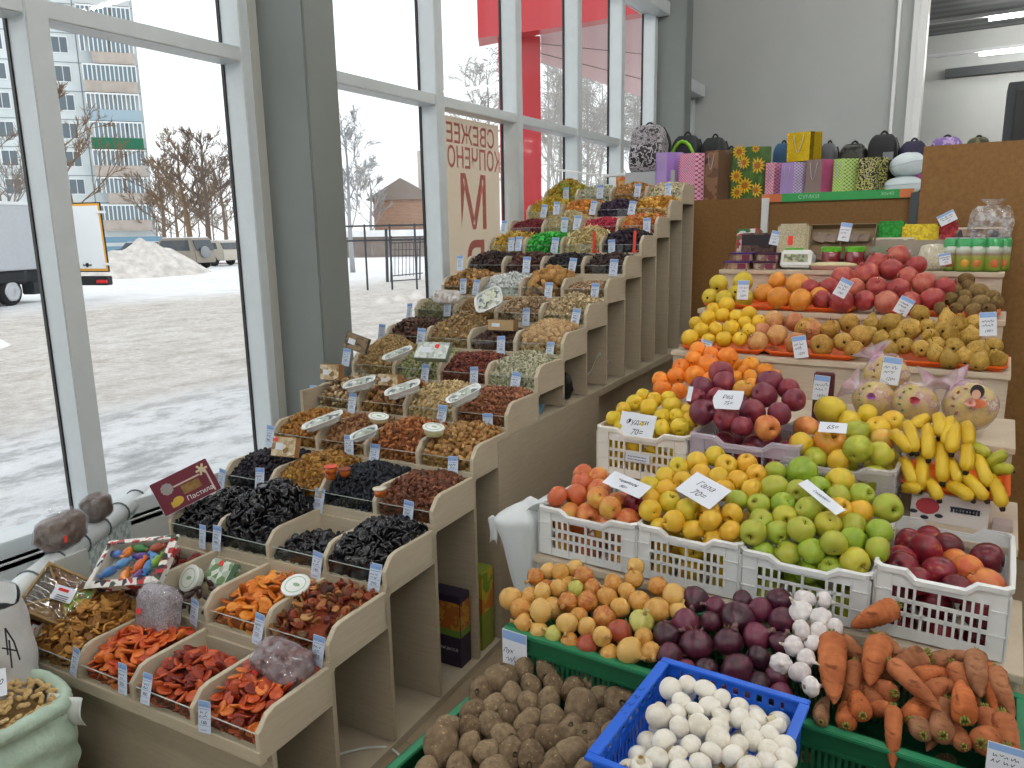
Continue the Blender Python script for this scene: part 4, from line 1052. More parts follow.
BIN = {
 (0, 0): 'dried slices', (0, 1): 'front orange apricots', (0, 2): 'half empty apricot', (0, 3): 'aisle end front apricots',
 (1, 0): 'wine red dried fruit', (1, 1): 'dates', (1, 2): 'bright orange apricots', (1, 3): 'compote mix',
 (2, 0): 'window side prune', (2, 1): 'tall prune', (2, 2): 'half empty prune', (2, 3): 'aisle end prune',
 (3, 0): 'purple black raisin', (3, 1): 'golden raisin', (3, 2): 'blue black raisin', (3, 3): 'brown raisin',
 (4, 0): 'amber raisin', (4, 1): 'pale kernel', (4, 2): 'reddish almond', (4, 3): 'walnut kernel',
 (5, 0): 'two-tone nut', (5, 1): 'walnut halves', (5, 2): 'cream peanut', (5, 3): 'hazelnut kernel',
 (6, 0): 'tan peanut', (6, 1): 'green pistachio kernel', (6, 2): 'dark red peanut', (6, 3): 'grey green seed',
 (7, 0): 'coated nut by the pillar', (7, 1): 'tan pistachio', (7, 2): 'dark nut with carton', (7, 3): 'whole walnut',
 (8, 0): 'pale grey seed', (8, 1): 'tan almond', (8, 2): 'dull brown nut', (8, 3): 'cream pistachio',
 (9, 0): 'brown dried fruit', (9, 1): 'white sugared seed', (9, 2): 'dried fig', (9, 3): 'tan nut by the figs',
 (10, 0): 'blackish date', (10, 1): 'wine brown date', (10, 2): 'black dried fruit', (10, 3): 'aisle end date',
 (11, 0): 'mango strip', (11, 1): 'bright green fruit', (11, 2): 'straw strip', (11, 3): 'purple plum',
 (12, 0): 'dark red cherry', (12, 1): 'cream seed', (12, 2): 'crimson cranberry', (12, 3): 'diced candied fruit',
 (13, 0): 'yellow strip', (13, 1): 'high orange apricot', (13, 2): 'high purple raisin', (13, 3): 'amber peach',
 (14, 0): 'green and orange candied', (14, 1): 'top pale seed', (14, 2): 'top brown almond', (14, 3): 'top beige seed'}
TP = {0: [(72, 662), (122, 680), (144, 690), (204, 718)], 1: [(143, 584), (193, 612), (256, 631), (316, 652)],
 2: [(202, 537), (216, 539), (315, 566), (373, 580)], 3: [(220, 479), (259, 480), (317, 501), (407, 514)],
 4: [(268, 437), (349, 447), (373, 455), (453, 471)], 5: [(311, 396), (351, 404), (440, 417), (488, 425)],
 6: [(345, 357), (424, 374), (474, 377), (514, 383)], 7: [(381, 332), (420, 338), (501, 346), (549, 351)],
 8: [(409, 311), (447, 308), (526, 317), (574, 319)], 9: [(463, 286), (475, 287), (548, 290), (594, 293)],
 10: [(460, 263), (526, 265), (571, 267), (613, 268)], 11: [(511, 244), (518, 244), (554, 246), (612, 247)],
 12: [(503, 228), (564, 225), (576, 223), (647, 226)], 13: [(543, 211), (556, 208), (592, 208), (631, 208)],
 14: [(566, 193), (600, 192), (637, 190), (668, 190)]}
tag_seen = {}
tag_rows = []
for i, L in TP.items():
    y, z = row(i)
    for j, (px, py) in enumerate(L):
        x, _, zz = S.at_y(px, py, y-.010)
        k = min(3, max(0, int((x-SX0)/BW))); tag_rows.append((i, j, k, x, max(zz-.042, z-.02)))
for i, j, k, x, zt_ in tag_rows:
    y, z = row(i); same = [t for t in tag_rows if t[0] == i and t[2] == k]
    lab = 'pale blue price tag on the %s bin' % BIN[(i, k)]
    if len(same) > 1: lab += ', nearer window' if x == min(t[3] for t in same) else ', nearer aisle'
    R3 = S.R.to_3x3()@rot3(random.uniform(-.18, .0), 0, random.uniform(-.22, .15))@rot3(0, random.uniform(-.1, .1), 0)
    o = copy_tree(TAGS[(i*3+j) % 5], mat4(R3, S.w(x, y-.010, zt_), random.uniform(.96, 1.08)), lab, 'price tags on the stepped stand', 'price tag'); o.name = 'price_tag'

# ------------------------------------------------------------------ packets, tubs and boxes lying on the stand
def frame_at(i, px, py, dz=.10, dy=.12):
    """point on row i's heap under a pixel"""
    y, z = row(i)
    x, yy, zz = S.at_z(px, py, z+dz); return S.w(x, yy, z+dz)
def nut_print(c1, c2, c3, sc=60):
    t = NT('printed_card'); v = t.n('ShaderNodeTexVoronoi'); v.inputs['Scale'].default_value = sc; tc = t.n('ShaderNodeTexCoord'); t.l(tc.outputs['Object'], v.inputs[0])
    bsdf(t, ramp(t, v.outputs['Color'], [(.2, lin(c1)), (.5, lin(c2)), (.8, lin(c3))]), .5); return t.m
M_kraft = flat('#a97c4c', .7, var=.08); M_print = nut_print('#e2d6bc', '#c9b48c', '#8a6a3e')
def boat(px, py, i, L, ang, label, W=.055, H=.028, dz=.11, lid='#aeb8a8', z_t=.42):
    L *= 1.22; W *= 1.15
    """boat-shaped white tray packet under film"""
    c = frame_at(i, px, py, dz); r = empty('nut_packet', c, label, 'packet'); M3 = S.R.to_3x3()@rot3(z_t, -.10, 0)@rot3(0, 0, ang*1.9)
    def P(x, y, z): return c+M3@Vector((x, y, z))
    m = MB(); N = 24
    def ring(s, z): return [P(s*L/2*math.copysign(abs(math.cos(a))**.55, math.cos(a)), s*W/2*math.copysign(abs(math.sin(a))**.6, math.sin(a)), z) for a in [2*PI*k/N for k in range(N)]]
    V = ring(.72, 0)+ring(.98, H)+ring(1.06, H+.002)+ring(1.06, H+.004)+ring(.94, H+.004)+ring(.70, .004)
    F = [tuple(range(N-1, -1, -1))]
    for q in range(5): F += [(q*N+k, q*N+(k+1) % N, (q+1)*N+(k+1) % N, (q+1)*N+k) for k in range(N)]
    F += [tuple(5*N+k for k in range(N))]
    m.add(V, F); part('tray', m, M_white, r, smooth=False)
    m = MB(); V = ring(.93, H-.004); V2 = ring(.6, H+.006); m.add(V+V2+[P(0, 0, H+.008)], [(k, (k+1) % N, N+(k+1) % N, N+k) for k in range(N)]+[(N+k, N+(k+1) % N, 2*N) for k in range(N)]); m.add(ring(.90, .006), [tuple(range(N-1, -1, -1))])
    part('label_film', m, nut_print('#dfe2e0', lid, '#6a7078', 75), r, smooth=True)
    return r
boat(325, 425, 4, .135, .35, 'long white boat packet lying on the amber raisins', .05, .024)
boat(366, 437, 4, .085, .35, 'short white oval packet lying between kernels and almonds', .045, .02)
boat(362, 388, 5, .115, .2, 'white boat packet on the walnut halves, nearest the kraft box', .055, .03)
boat(405, 394, 5, .12, .3, 'white boat packet with dark lettering by the pistachio kernels', .055, .03)
boat(466, 400, 5, .115, .45, 'boat packet with a picture label between peanuts and hazelnuts', .055, .03)
boat(399, 357, 6, .11, .35, 'thin white tray packet between tan peanuts and pistachio kernels', .05, .02)
boat(491, 302, 8, .115, .2, 'white oval tub with a red dot standing on the tan almonds', .095, .025, dz=.12, z_t=1.0, lid='#d8ddc0')
def tub(px, py, i, R, H, label, lid='#e9ece8', side='#cbb27e', tilt=(0, 0), dz=.10, mark='#8fae84', ob=1.0):
    c = frame_at(i, px, py, dz); r = empty('round_tub', c, label, 'tub'); M3 = S.R.to_3x3()@rot3(tilt[0], tilt[1], 0)@Matrix.Diagonal((1, ob, 1))
    m = MB(); m.lathe([(0, 0), (R*.86, 0), (R*.92, H*.1), (R, H*.85)], c, M3, 28, wob=lambda a, t: 1+.012*math.cos(24*a)); part('cup', m, flat(side, .35, .5), r, smooth=True)
    m = MB(); m.lathe([(R*.99, H*.82), (R*1.05, H*.84), (R*1.05, H), (R*.98, H*1.04), (0, H*1.04)], c, M3, 28); part('lid', m, flat(lid, .4), r, smooth=True)
    m = MB(); m.tube([c+M3@Vector((R*.74*math.cos(q), R*.74*math.sin(q), H*1.045)) for q in [2*PI*k/28 for k in range(28)]], R*.025, 6, closed=True); m.lathe([(R*.0, H*1.05), (R*.3, H*1.055), (R*.3, H*1.06), (0, H*1.06)], c+M3@Vector((R*.1, 0, 0)), M3@Matrix.Diagonal((1, .5, 1)), 12, 0)
    part('printed_ring', m, flat(mark, .6), r)
    return r
tub(196, 580, 1, .042, .03, 'round white-lidded tub leaning up behind the dates', side='#c9cfc4', tilt=(.95, -.2), dz=.065)
tub(298, 592, 1, .042, .032, 'round tub of pale biscuits lying between apricots and compote', side='#d3b878', tilt=(.35, .1), dz=.10)
tub(379, 421, 5, .042, .022, 'flat oval clear tub in front of the walnut halves', side='#b9a67c', tilt=(.2, .1), dz=.04, ob=.7)
tub(434, 434, 4, .042, .03, 'oval clear tub standing between almonds and walnut kernels', side='#b7b184', tilt=(.2, .1), dz=.12, ob=.75)
def honey(px, py, i, label, lid, dz, R=.021, H=.026):
    c = frame_at(i, px, py, dz); r = empty('honey_cup', c, label, 'cup'); M3 = S.R.to_3x3()
    m = MB(); m.lathe([(0, 0), (R*.8, 0), (R, H)], c, M3, 20); part('cup', m, flat('#c8641c', .15, .7, var=.1, coat=.5), r, smooth=True)
    m = MB(); m.lathe([(R*.98, H*.92), (R*1.12, H*.94), (R*1.12, H*1.08), (R*.95, H*1.14), (0, H*1.1)], c, M3, 20); part('lid', m, flat(lid, .35), r, smooth=True)
honey(331, 479, 3, 'lower honey cup of two stacked on the golden raisins', '#d8502c', .105)
honey(331, 473.5, 3, 'upper red-lidded honey cup stacked on the golden raisins', '#e0604a', .134)
honey(345, 476, 3, 'honey cup with a brown lid beside the stacked pair', '#8f4a30', .11)
honey(380, 496, 3, 'honey cup with a clear white lid between two raisin bins', '#d8cdb8', .09)
def carton(px, py, i, size, rz, rx, label, face, side=None, dz=.12, dot=None, name='carton', ry=0):
    c = frame_at(i, px, py, dz); r = empty(name, c, label, 'box'); M3 = S.R.to_3x3()@rot3(rx, ry, rz)
    m = MB(); m.obox(c, size, M3); part('box_body', m, side or M_kraft, r, bevel=.0012)
    m = MB(); m.obox(c+M3@Vector((0, -size[1]/2-.0006, 0)), (size[0]*.97, .001, size[2]*.95), M3); f = part('printed_face', m, face, r)
    m = MB(); m.obox(c+M3@Vector((-size[0]*.18, -size[1]/2-.0018, .0)), (size[0]*.3, .001, size[2]*.34), M3); part('sticker', m, M_paper, f)
    if dot:
        m = MB(); m.lathe([(0, 0), (dot[2], 0), (dot[2], .001), (0, .001)], c+M3@Vector((dot[0], -size[1]/2-.0018, dot[1])), M3@rot3(PI/2, 0, 0), 14); part('red_sticker', m, M_redot, r)
    return r
carton(286, 447, 4, (.105, .03, .075), .15, -.35, 'kraft box with a red dot leaning on the amber raisins', M_print, dz=.075, dot=(-.035, .025, .009))
carton(332, 372, 6, (.10, .04, .07), .1, -.1, 'kraft box with a nut picture standing beside the grey pillar', M_print, dz=.04)
carton(357, 343, 7, (.115, .02, .07), .1, -.2, 'brown box propped tilted against the grey pillar', nut_print('#6e5a44', '#8f7a5c', '#4a3c30'), flat('#4f4438', .6), dz=.08, ry=.28)
carton(390, 380, 6, (.095, .04, .05), .15, -.2, 'small kraft box between tan peanuts and the boat packets', M_print, dz=.03)
carton(433, 352, 7, (.15, .028, .085), .15, -.75, 'pale packet with a red dot leaning on the tan pistachios', nut_print('#dfe3df', '#cfd4cf', '#aab4ac', 70), flat('#7d8a78', .6), dz=.05, dot=(.02, .02, .011))
carton(503, 325, 8, (.13, .06, .05), .1, -.1, 'plain tan carton standing on the dark nuts', flat('#b59a72', .7), flat('#8a6a48', .7), dz=.02)
def bag(px, py, i, size, rz, rx, label, mat, dz=.10, dot=None, knot=True, name='filled_bag', fr=None, c=None, film=True, seed=1, cat='bag', ry=0):
    """film bag filled with something: wrinkled pillow with a gathered top"""
    c = c or frame_at(i, px, py, dz); r = empty(name, c, label, cat); M3 = S.R.to_3x3()@rot3(rx, ry, rz)
    a, b, h = size
    def fn(u, v):
        th = u*2*PI; ph = v*PI
        x = a/2*math.sin(ph)**.36*math.copysign(abs(math.cos(th))**.5, math.cos(th)); y = b/2*math.sin(ph)**.7*math.copysign(abs(math.sin(th))**.7, math.sin(th)); z = -h/2*math.copysign(abs(math.cos(ph))**.7, math.cos(ph))
        n = noise.noise(Vector((x*40+seed, y*40, z*40))); k = 1+.13*n
        return c+M3@Vector((x*k, y*k, z*(1+.05*n)))
    m = MB().grid(fn, 32, 20); part('bag_body', m, mat, r, smooth=True)
    if film:
        def fn2(u, v):
            p = fn(u, v)-c; w_ = noise.noise(Vector((p.x*70, p.y*70, p.z*25+seed)))
            return c+p*(1.04+.07*w_)
        m = MB().grid(fn2, 40, 26); part('film', m, M_film, r, smooth=True)
    if knot:
        m = MB()
        def fk(u, v):
            t = u*2*PI; rr = a*.10+(a*.16)*v**1.3; rr *= 1+.35*math.sin(5*t+seed)*v
            return c+M3@Vector((rr*math.cos(t), rr*.6*math.sin(t), h*.46+h*.22*v))
        m.grid(fk, 26, 6); part('gathered_top', m, M_film, r, smooth=True)
    if dot:
        q = c+M3@Vector((dot[0]*a, -b/2*.98, dot[1]*h)); m = MB(); m.lathe([(0, 0), (dot[2], 0), (dot[2], .001), (0, .0015)], q+M3@Vector((0, -.006, 0)), M3@rot3(PI/2, 0, 0), 14); part('red_sticker', m, M_redot, r)
    return r
grain = lambda *c: pieces_mat(c)
def speck(c1, c2, sc=160, rough=.5):
    t = NT('grain_fill'); v = t.n('ShaderNodeTexVoronoi'); v.inputs['Scale'].default_value = sc; tc = t.n('ShaderNodeTexCoord'); t.l(tc.outputs['Object'], v.inputs[0])
    bsdf(t, ramp(t, v.outputs['Color'], [(.25, lin(c1)), (.75, lin(c2))]), rough, bump=v.outputs['Distance'], bump_d=.002); return t.m
bag(158, 611, 0, (.145, .08, .155), .05, -.25, 'clear bag of grey seeds with a red dot leaning at the front', speck('#7d7278', '#b3a8ad', 300), dz=.15, dot=(-.2, .02, .010), knot=False, film=True, seed=4, name='bag_of_seeds')
bag(283, 664, 0, (.165, .12, .085), .1, .35, 'crinkled bag of purple dried fruit with a red sticker', speck('#5a3a3c', '#84605c', 70), dz=.125, dot=(-.22, .25, .010), knot=True, seed=9, ry=.25, name='bag_of_fruit')
bag(447, 297, 9, (.15, .05, .07), .1, -.3, 'long white printed bag lying in front of the brown dried fruit', nut_print('#e8e8e6', '#d4d0cc', '#b8a8a0', 60), dz=.03, knot=False, film=False, name='printed_bag')
# green and white packet behind the dates
c = frame_at(1, 222, 574, .075); r = empty('seed_packet', c, 'white packet with green leaves and a red dot behind the dates', 'packet'); M3 = S.R.to_3x3()@rot3(-.75, .05, .05)
m = MB(); m.obox(c, (.12, .022, .085), M3); part('packet_body', m, nut_print('#dfe6dc', '#c7d0c4', '#6f8f5c', 50), r, bevel=.006)
m = MB(); m.obox(c+M3@Vector((.05, -.0126, 0)), (.022, .002, .083), M3); part('green_band', m, flat('#3f5a3c', .5), r)
m = MB(); m.lathe([(0, 0), (.009, 0), (.009, .001), (0, .001)], c+M3@Vector((-.012, -.0125, .03)), M3@rot3(PI/2, 0, 0), 14); part('red_sticker', m, M_redot, r)
# maroon sweet box
c = frame_at(2, 186, 487, .175); r = empty('sweet_box', c, 'dark red sweets box with a white ribbon bow, tilted by the window', 'box'); M3 = S.R.to_3x3()@rot3(0, 0, .95)@rot3(-.30, -.36, 0)
W_, H_ = .205, .125
m = MB(); m.obox(c, (W_, .035, H_), M3); part('box_body', m, flat('#6e1f33', .45), r, bevel=.002)
m = MB(); m.obox(c+M3@Vector((-W_/2-.0004, 0, 0)), (.001, .034, H_*.98), M3); m.obox(c+M3@Vector((0, 0, -H_/2)), (W_*.99, .034, .001), M3); part('white_side', m, M_paper, r)
m = MB(); y_ = -.0182
def at(u, v, d=0): return c+M3@Vector((u*W_, y_-d, v*H_))
m.obox(at(.06, .16), (W_*.46, .001, .006), M3@rot3(0, -.0, 0)); m.obox(at(.41, -.1), (.006, .001, H_*.7), M3); part('ribbon', m, flat('#cdb9ac', .5), r)
m = MB()
for a in range(6): m.obox(at(.36, .26, .001)+M3@Vector((.011*math.cos(a*1.05), -.002, .011*math.sin(a*1.05))), (.02, .003, .008), M3@rot3(0, -a*1.05, 0))
part('bow', m, flat('#d6c7a8', .5), r, bevel=.001)
m = MB(); m.lathe([(0, 0), (.021, 0), (.021, .001), (0, .001)], at(-.28, .18), M3@rot3(PI/2, 0, 0), 20, wob=lambda a, t: 1+.06*math.cos(10*a)); part('seal', m, flat('#9c9696', .5), r)
m = MB(); m.obox(at(.09, -.04), (W_*.32, .001, H_*.26), M3); part('window_cutout', m, flat('#8a6a34', .4, var=.3, scale=60), r)
m = MB(); m.ball(at(-.20, -.25), (.019, .002, .015), 14, 8, M3); m.obox(at(-.27, -.30, .0005), (.024, .002, .022), M3); part('fruit_picture', m, flat('#c9a83a', .5), r)
m = MB(); put_text(m, 'Пастила', .024, at(.17, -.33, .0006), M3@Vector((1, 0, 0)), M3@Vector((0, 0, 1)), 0); part('lettering', m, M_white, r)
# orange scoops standing in the bins
for (px, py, i, lab) in ((594, 238, 11, 'orange plastic scoop handle standing by the straw-coloured strips'), (634.5, 244, 11, 'orange plastic scoop handle at the aisle end of the purple plums')):
    y, z = row(i); x, yy, zz = S.at_y(px, py, y-.002); c = S.w(x, yy, z+.03); r = empty('scoop', c, lab, 'scoop')
    mm = flat('#e0482c', .4); m = MB(); m.obox(S.w(x, yy, z+.07), (.016, .007, .12), S.R.to_3x3()@rot3(-.1, 0, 0)); part('handle', m, mm, r, bevel=.002)
    m = MB(); m.lathe([(.003, 0), (.02, .004), (.024, .02), (.022, .02), (.018, .006), (.003, .003)], S.w(x, yy+.03, z+.005), S.R.to_3x3(), 14); part('bowl', m, mm, r, smooth=True)
# sweets box with wrapped sweets, tilted
c = frame_at(1, 139, 569, .115); bx = empty('sweets_tray', c, 'open gift box tray patterned in red and white holding wrapped sweets', 'box'); M3 = S.R.to_3x3()@rot3(.50, -.12, .38)
a_, b_, h_ = .215, .150, .045
def cp(x, y, z): return c+M3@Vector((x, y, z))
m = MB(); m.obox(cp(0, 0, .002), (a_, b_, .004), M3)
for sx in (-1, 1): m.obox(cp(sx*a_/2, 0, h_/2), (.004, b_, h_), M3)
for sy in (-1, 1): m.obox(cp(0, sy*b_/2, h_/2), (a_, .004, h_), M3)
part('tray', m, flat('#cfc8bc', .6), bx)
def xmas():
    t = NT('red_white_print'); v = t.n('ShaderNodeTexVoronoi'); v.inputs['Scale'].default_value = 55; tc = t.n('ShaderNodeTexCoord'); t.l(tc.outputs['Object'], v.inputs[0])
    sp = t.n('ShaderNodeSeparateColor'); t.l(v.outputs['Color'], sp.inputs[0])
    r_ = t.n('ShaderNodeValToRGB'); r_.color_ramp.interpolation = 'CONSTANT'; e = r_.color_ramp.elements; e[0].color = (*lin('#e9e6e0'), 1); e[1].position = .5; e[1].color = (*lin('#b8383c'), 1)
    for p, cc in ((.68, '#e2ddd6'), (.8, '#4a5a44'), (.88, '#3a3438')): q = e.new(p); q.color = (*lin(cc), 1)
    t.l(sp.outputs[0], r_.inputs[0]); bsdf(t, r_.outputs[0], .5); return t.m
MX = xmas(); m = MB()
for sx in (-1, 1):
    m.obox(cp(sx*(a_/2+.008), 0, h_), (.022, b_+.03, .003), M3@rot3(0, sx*.35, 0)); m.obox(cp(sx*(a_/2+.0025), 0, h_/2), (.0015, b_, h_), M3)
for sy in (-1, 1):
    m.obox(cp(0, sy*(b_/2+.008), h_), (a_+.03, .022, .003), M3@rot3(-sy*.35, 0, 0)); m.obox(cp(0, sy*(b_/2+.0025), h_/2), (a_, .0015, h_), M3)
part('patterned_rim', m, MX, bx)
sw = [(-.055, .03, '#3a6cb0', 'blue'), (-.03, .035, '#d3752c', 'orange'), (.0, .042, '#2f7a34', 'green'), (.012, .02, '#5a3a86', 'purple'), (.045, .04, '#a84a2c', 'red brown'), (.05, .012, '#4a88c0', 'light blue'), (.02, -.01, '#d8642a', 'orange and white'), (-.03, -.0, '#5a94cc', 'pale blue'), (-.055, -.022, '#3f74b4', 'navy blue'), (.05, -.02, '#3b78b8', 'turquoise'), (-.01, -.035, '#e08a40', 'amber'), (.028, -.038, '#6a3f86', 'violet'), (.062, -.004, '#7aa03a', 'lime green')]
for x, y, cl, nm in sw:
    q = cp(x, y, .026+random.uniform(0, .012)); x *= 1.3; y *= 1.3; q = cp(x, y, .028+random.uniform(0, .012)); M4 = Matrix.Scale(1.25, 3)@M3@rot3(random.uniform(-.3, .3), random.uniform(-.3, .3), random.uniform(0, PI))
    m = MB(); m.lathe([(.009, -.026), (.004, -.017), (.0095, -.014), (.0115, -.006), (.0115, .006), (.0095, .014), (.004, .017), (.009, .026)], q, M4@rot3(PI/2, 0, 0), 10)
    solo('wrapped_sweet', m, flat(cl, .3, .5, var=.15, scale=80, coat=.3), q, '%s wrapped sweet lying in the patterned tray' % nm, 'sweet', 'wrapped sweets in the patterned tray', smooth=True)
# ------------------------------------------------------------------ stepped fruit display (frame D)
ST = [(3.78, 1.402, -1.207, -.007), (3.42, 1.241, -1.186, .014), (3.02, 1.103, -1.157, .044), (2.635, .946, -1.15, .070), (2.25, .775, -1.145, .091), (1.865, .63, -1.14, .112), (1.50, .385, -1.09, .125), (1.08, .215, -1.09, .13)]
M_shelf = wood('#c4b49e', '#d3c5b1', 'shelf_melamine'); M_riser = wood('#bcae9b', '#cbbfae', 'riser_melamine')
disp = empty('fruit_display', D.w(-.53, 1.5, 0), 'wooden stepped fruit and vegetable display stand beside the nut stand', 'display stand', rz=A_D)
for i, (y, z, xl, xr) in enumerate(ST):
    yb = ST[i-1][0] if i else 4.14
    m = MB(); m.box((xl, y-.008, z-.020), (xr, yb+.012, z), D); part('shelf_board', m, M_shelf, disp, bevel=.0015)
    zl = ST[i+1][1] if i+1 < len(ST) else 0
    m = MB(); m.box((xl+.006, y+.004, zl if i+1 < len(ST) else 0), (xr-.006, y+.020, z-.020), D)
    for xe in (xl+.006, xr-.022): m.box((xe, y+.020, 0), (xe+.016, yb, z-.020), D)
    part('riser', m, M_riser, disp)
for xx in ():
    m = MB(); pts = [(y, z-.021) for y, z, a, b in ST]; P = []
    for k, (y, z) in enumerate(pts):
        P.append((y+.02, z)); 
        if k+1 < len(pts): P.append((y+.02, pts[k+1][1]))
    P.append((pts[-1][0]+.02, 0)); P.append((4.13, 0)); P.insert(0, (4.13, pts[0][1]))
    m.prism([D.w(xx, y, z) for y, z in P], D.X*.016); part('side_panel', m, M_riser, disp)

# brown hardboard: back wall of the display, and the shelf back behind it
def hardboard():
    t = NT('hardboard'); f = noise_tex(t, 60, 4); bsdf(t, ramp(t, f, [(.3, lin('#7c5830')), (.7, lin('#8c673a'))]), .6, .3); return t.m
M_hb = hardboard()
m = MB(); m.box((-.385, 4.22, 0), (1.4, 4.232, 1.968), D); solo('hardboard_panel', m, M_hb, D.w(-.385, 4.226, 0), 'tall brown hardboard panel standing behind the fruit display', 'board', bevel=.001)
wu = empty('bag_shelf', D.w(-1.2, 5.5, 0), 'low shelving unit with a brown hardboard back carrying gift bags and backpacks', 'shelf', rz=A_D)
m = MB(); m.box((-2.75, 5.30, 0), (-.36, 5.312, 1.801), D); part('hardboard_back', m, M_hb, wu)
m = MB(); m.box((-2.75, 5.312, 1.781), (.75, 6.1, 1.801), D); part('top_shelf', m, M_white, wu)
m = MB(); m.box((-1.42, 5.285, 1.768), (-.515, 5.30, 1.821), D); m.cur = 1; m.box((-1.42, 5.283, 1.769), (-1.29, 5.286, 1.820), D); m.box((-.59, 5.283, 1.769), (-.516, 5.286, 1.820), D); m.cur = 2
put_text(m, 'СУМКИ', .036, D.w(-1.12, 5.2835, 1.794), D.X, D.Z, 2); put_text(m, '30x40', .03, D.w(-.66, 5.2835, 1.796), D.X, D.Z, 2)
part('price_rail', m, [flat('#3fa85c', .5), flat('#d8794a', .5), flat('#a9d8b4', .5)], wu)
for px, c in ((765.5, M_white), (914, flat('#4d5357', .4))):
    x, _, _ = D.at_y(px, 210, 5.28); m = MB(); m.box((x-.022, 5.26, 1.45), (x+.022, 5.285, 1.796), D); part('upright_bracket', m, c, wu)

# ------------------------------------------------------------------ gift bags, backpacks on that shelf
M_handle = flat('#b3aab4', .5)
def dots(base, dot, sc, r=.28):
    t = NT('dotted_paper'); v = t.n('ShaderNodeTexVoronoi'); v.feature = 'F1'; v.inputs['Scale'].default_value = sc; v.inputs['Randomness'].default_value = 0
    tc = t.n('ShaderNodeTexCoord'); mp = t.n('ShaderNodeMapping'); mp.inputs['Rotation'].default_value = (0, PI/4, 0); mp.inputs['Scale'].default_value = (1.5, .02, 1.5); t.l(tc.outputs['Object'], mp.inputs[0]); t.l(mp.outputs[0], v.inputs[0])
    cmp_ = t.n('ShaderNodeMath', operation='LESS_THAN'); t.l(v.outputs['Distance'], cmp_.inputs[0]); cmp_.inputs[1].default_value = r*1.6
    bsdf(t, mixrgb(t, cmp_.outputs[0], lin(base), lin(dot)), .4); return t.m
def blotch(stops, sc, rough=.4):
    t = NT('printed_pattern'); f = noise_tex(t, sc, 2); r = t.n('ShaderNodeValToRGB'); r.color_ramp.interpolation = 'CONSTANT'; e = r.color_ramp.elements
    e[0].color = (*lin(stops[0][1]), 1); e[1].position = stops[1][0]; e[1].color = (*lin(stops[1][1]), 1)
    for p, c in stops[2:]: q = e.new(p); q.color = (*lin(c), 1)
    t.l(f, r.inputs[0]); bsdf(t, r.outputs[0], rough); return t.m
def gift_bag(pl, pr, pt, pb, y, mf, ms, label, fold=.62, z=1.801, depth=.10, handle=True, turn=0.0):
    x0, _, zt = D.at_y(pl, pt, y); x1 = D.at_y(pr, pt, y)[0]; h = zt-z if pb is None else zt-D.at_y(pl, pb, y)[2]
    zb = z if pb is None else zt-h
    xm = x0+(x1-x0)*fold; loc = D.w((x0+x1)/2, y, zb); r = empty('gift_bag', loc, label, 'gift bag', 'gift bags on the shelf')
    d2 = .075
    # front panel faces the shop; gusset side turns away
    A, Bq, Cq = D.w(x0, y, zb), D.w(xm, y-.015, zb), D.w(x1, y+d2, zb)
    A2, D2 = D.w(x0+.01, y+depth, zb), D.w(x1-.01, y+depth+.03, zb)
    H = Vector((0, 0, zt-zb))
    m = MB(); m.prism([A, Bq, Bq+H+D.Y*.012, A+H+D.Y*.012], D.Y*.002); part('front_panel', m, mf, r)
    m = MB(); mid = Bq.lerp(Cq, .5)-D.X*.012
    m.prism([Bq, mid, mid+H+D.Y*.01, Bq+H+D.Y*.012], D.Y*.002); m.prism([mid, Cq, Cq+H, mid+H+D.Y*.01], D.Y*.002); part('gusset', m, ms, r)
    m = MB(); m.prism([A2, D2, D2+H, A2+H], D.Y*.002); m.prism([A, A+D.X*.002, A2+D.X*.002, A2], H); m.prism([A, Bq, Cq, D2, A2], (0, 0, .002)); part('back_panel', m, mf, r)
    if handle:
        m = MB(); w_ = (xm-x0)
        pts = [D.w(x0+w_*(.28+.44*t), y-.012-.01*math.sin(PI*t), zt-.02-.11*math.sin(PI*t)) for t in [i/10 for i in range(11)]]
        m.tube(pts, .002, 5); part('cord_handle', m, M_handle, r, smooth=True)
    return r
P_lil = flat('#b79ad6', .35); P_lil2 = flat('#a583cc', .35)
gift_bag(656, 679, 153, None, 5.36, P_lil, P_lil2, 'plain lilac gift bag at the window end of the row of bags', .5)
gift_bag(679, 706, 154, None, 5.34, dots('#c74a80', '#eab0c8', 55), dots('#b83a72', '#f0c2d4', 30), 'large pink gift bag with small white dots next to the lilac bag', .62)
gift_bag(705, 733, 151, None, 5.37, blotch([(0, '#6e4a34'), (.45, '#8a6446'), (.62, '#50362a')], 8, .25), flat('#6f5440', .3), 'shiny brown gift bag beside the pink dotted bag', .5)
sb_ = gift_bag(732, 768, 148, None, 5.35, flat('#43662a', .35, var=.35, scale=14), flat('#4a6c2e', .35, var=.35, scale=14), 'gift bag printed with yellow sunflowers, taller than its neighbours', .55)
m = MB(); x0_, x1_ = D.at_y(734, 150, 5.34)[0], D.at_y(766, 150, 5.34)[0]; rr_ = random.Random(2)
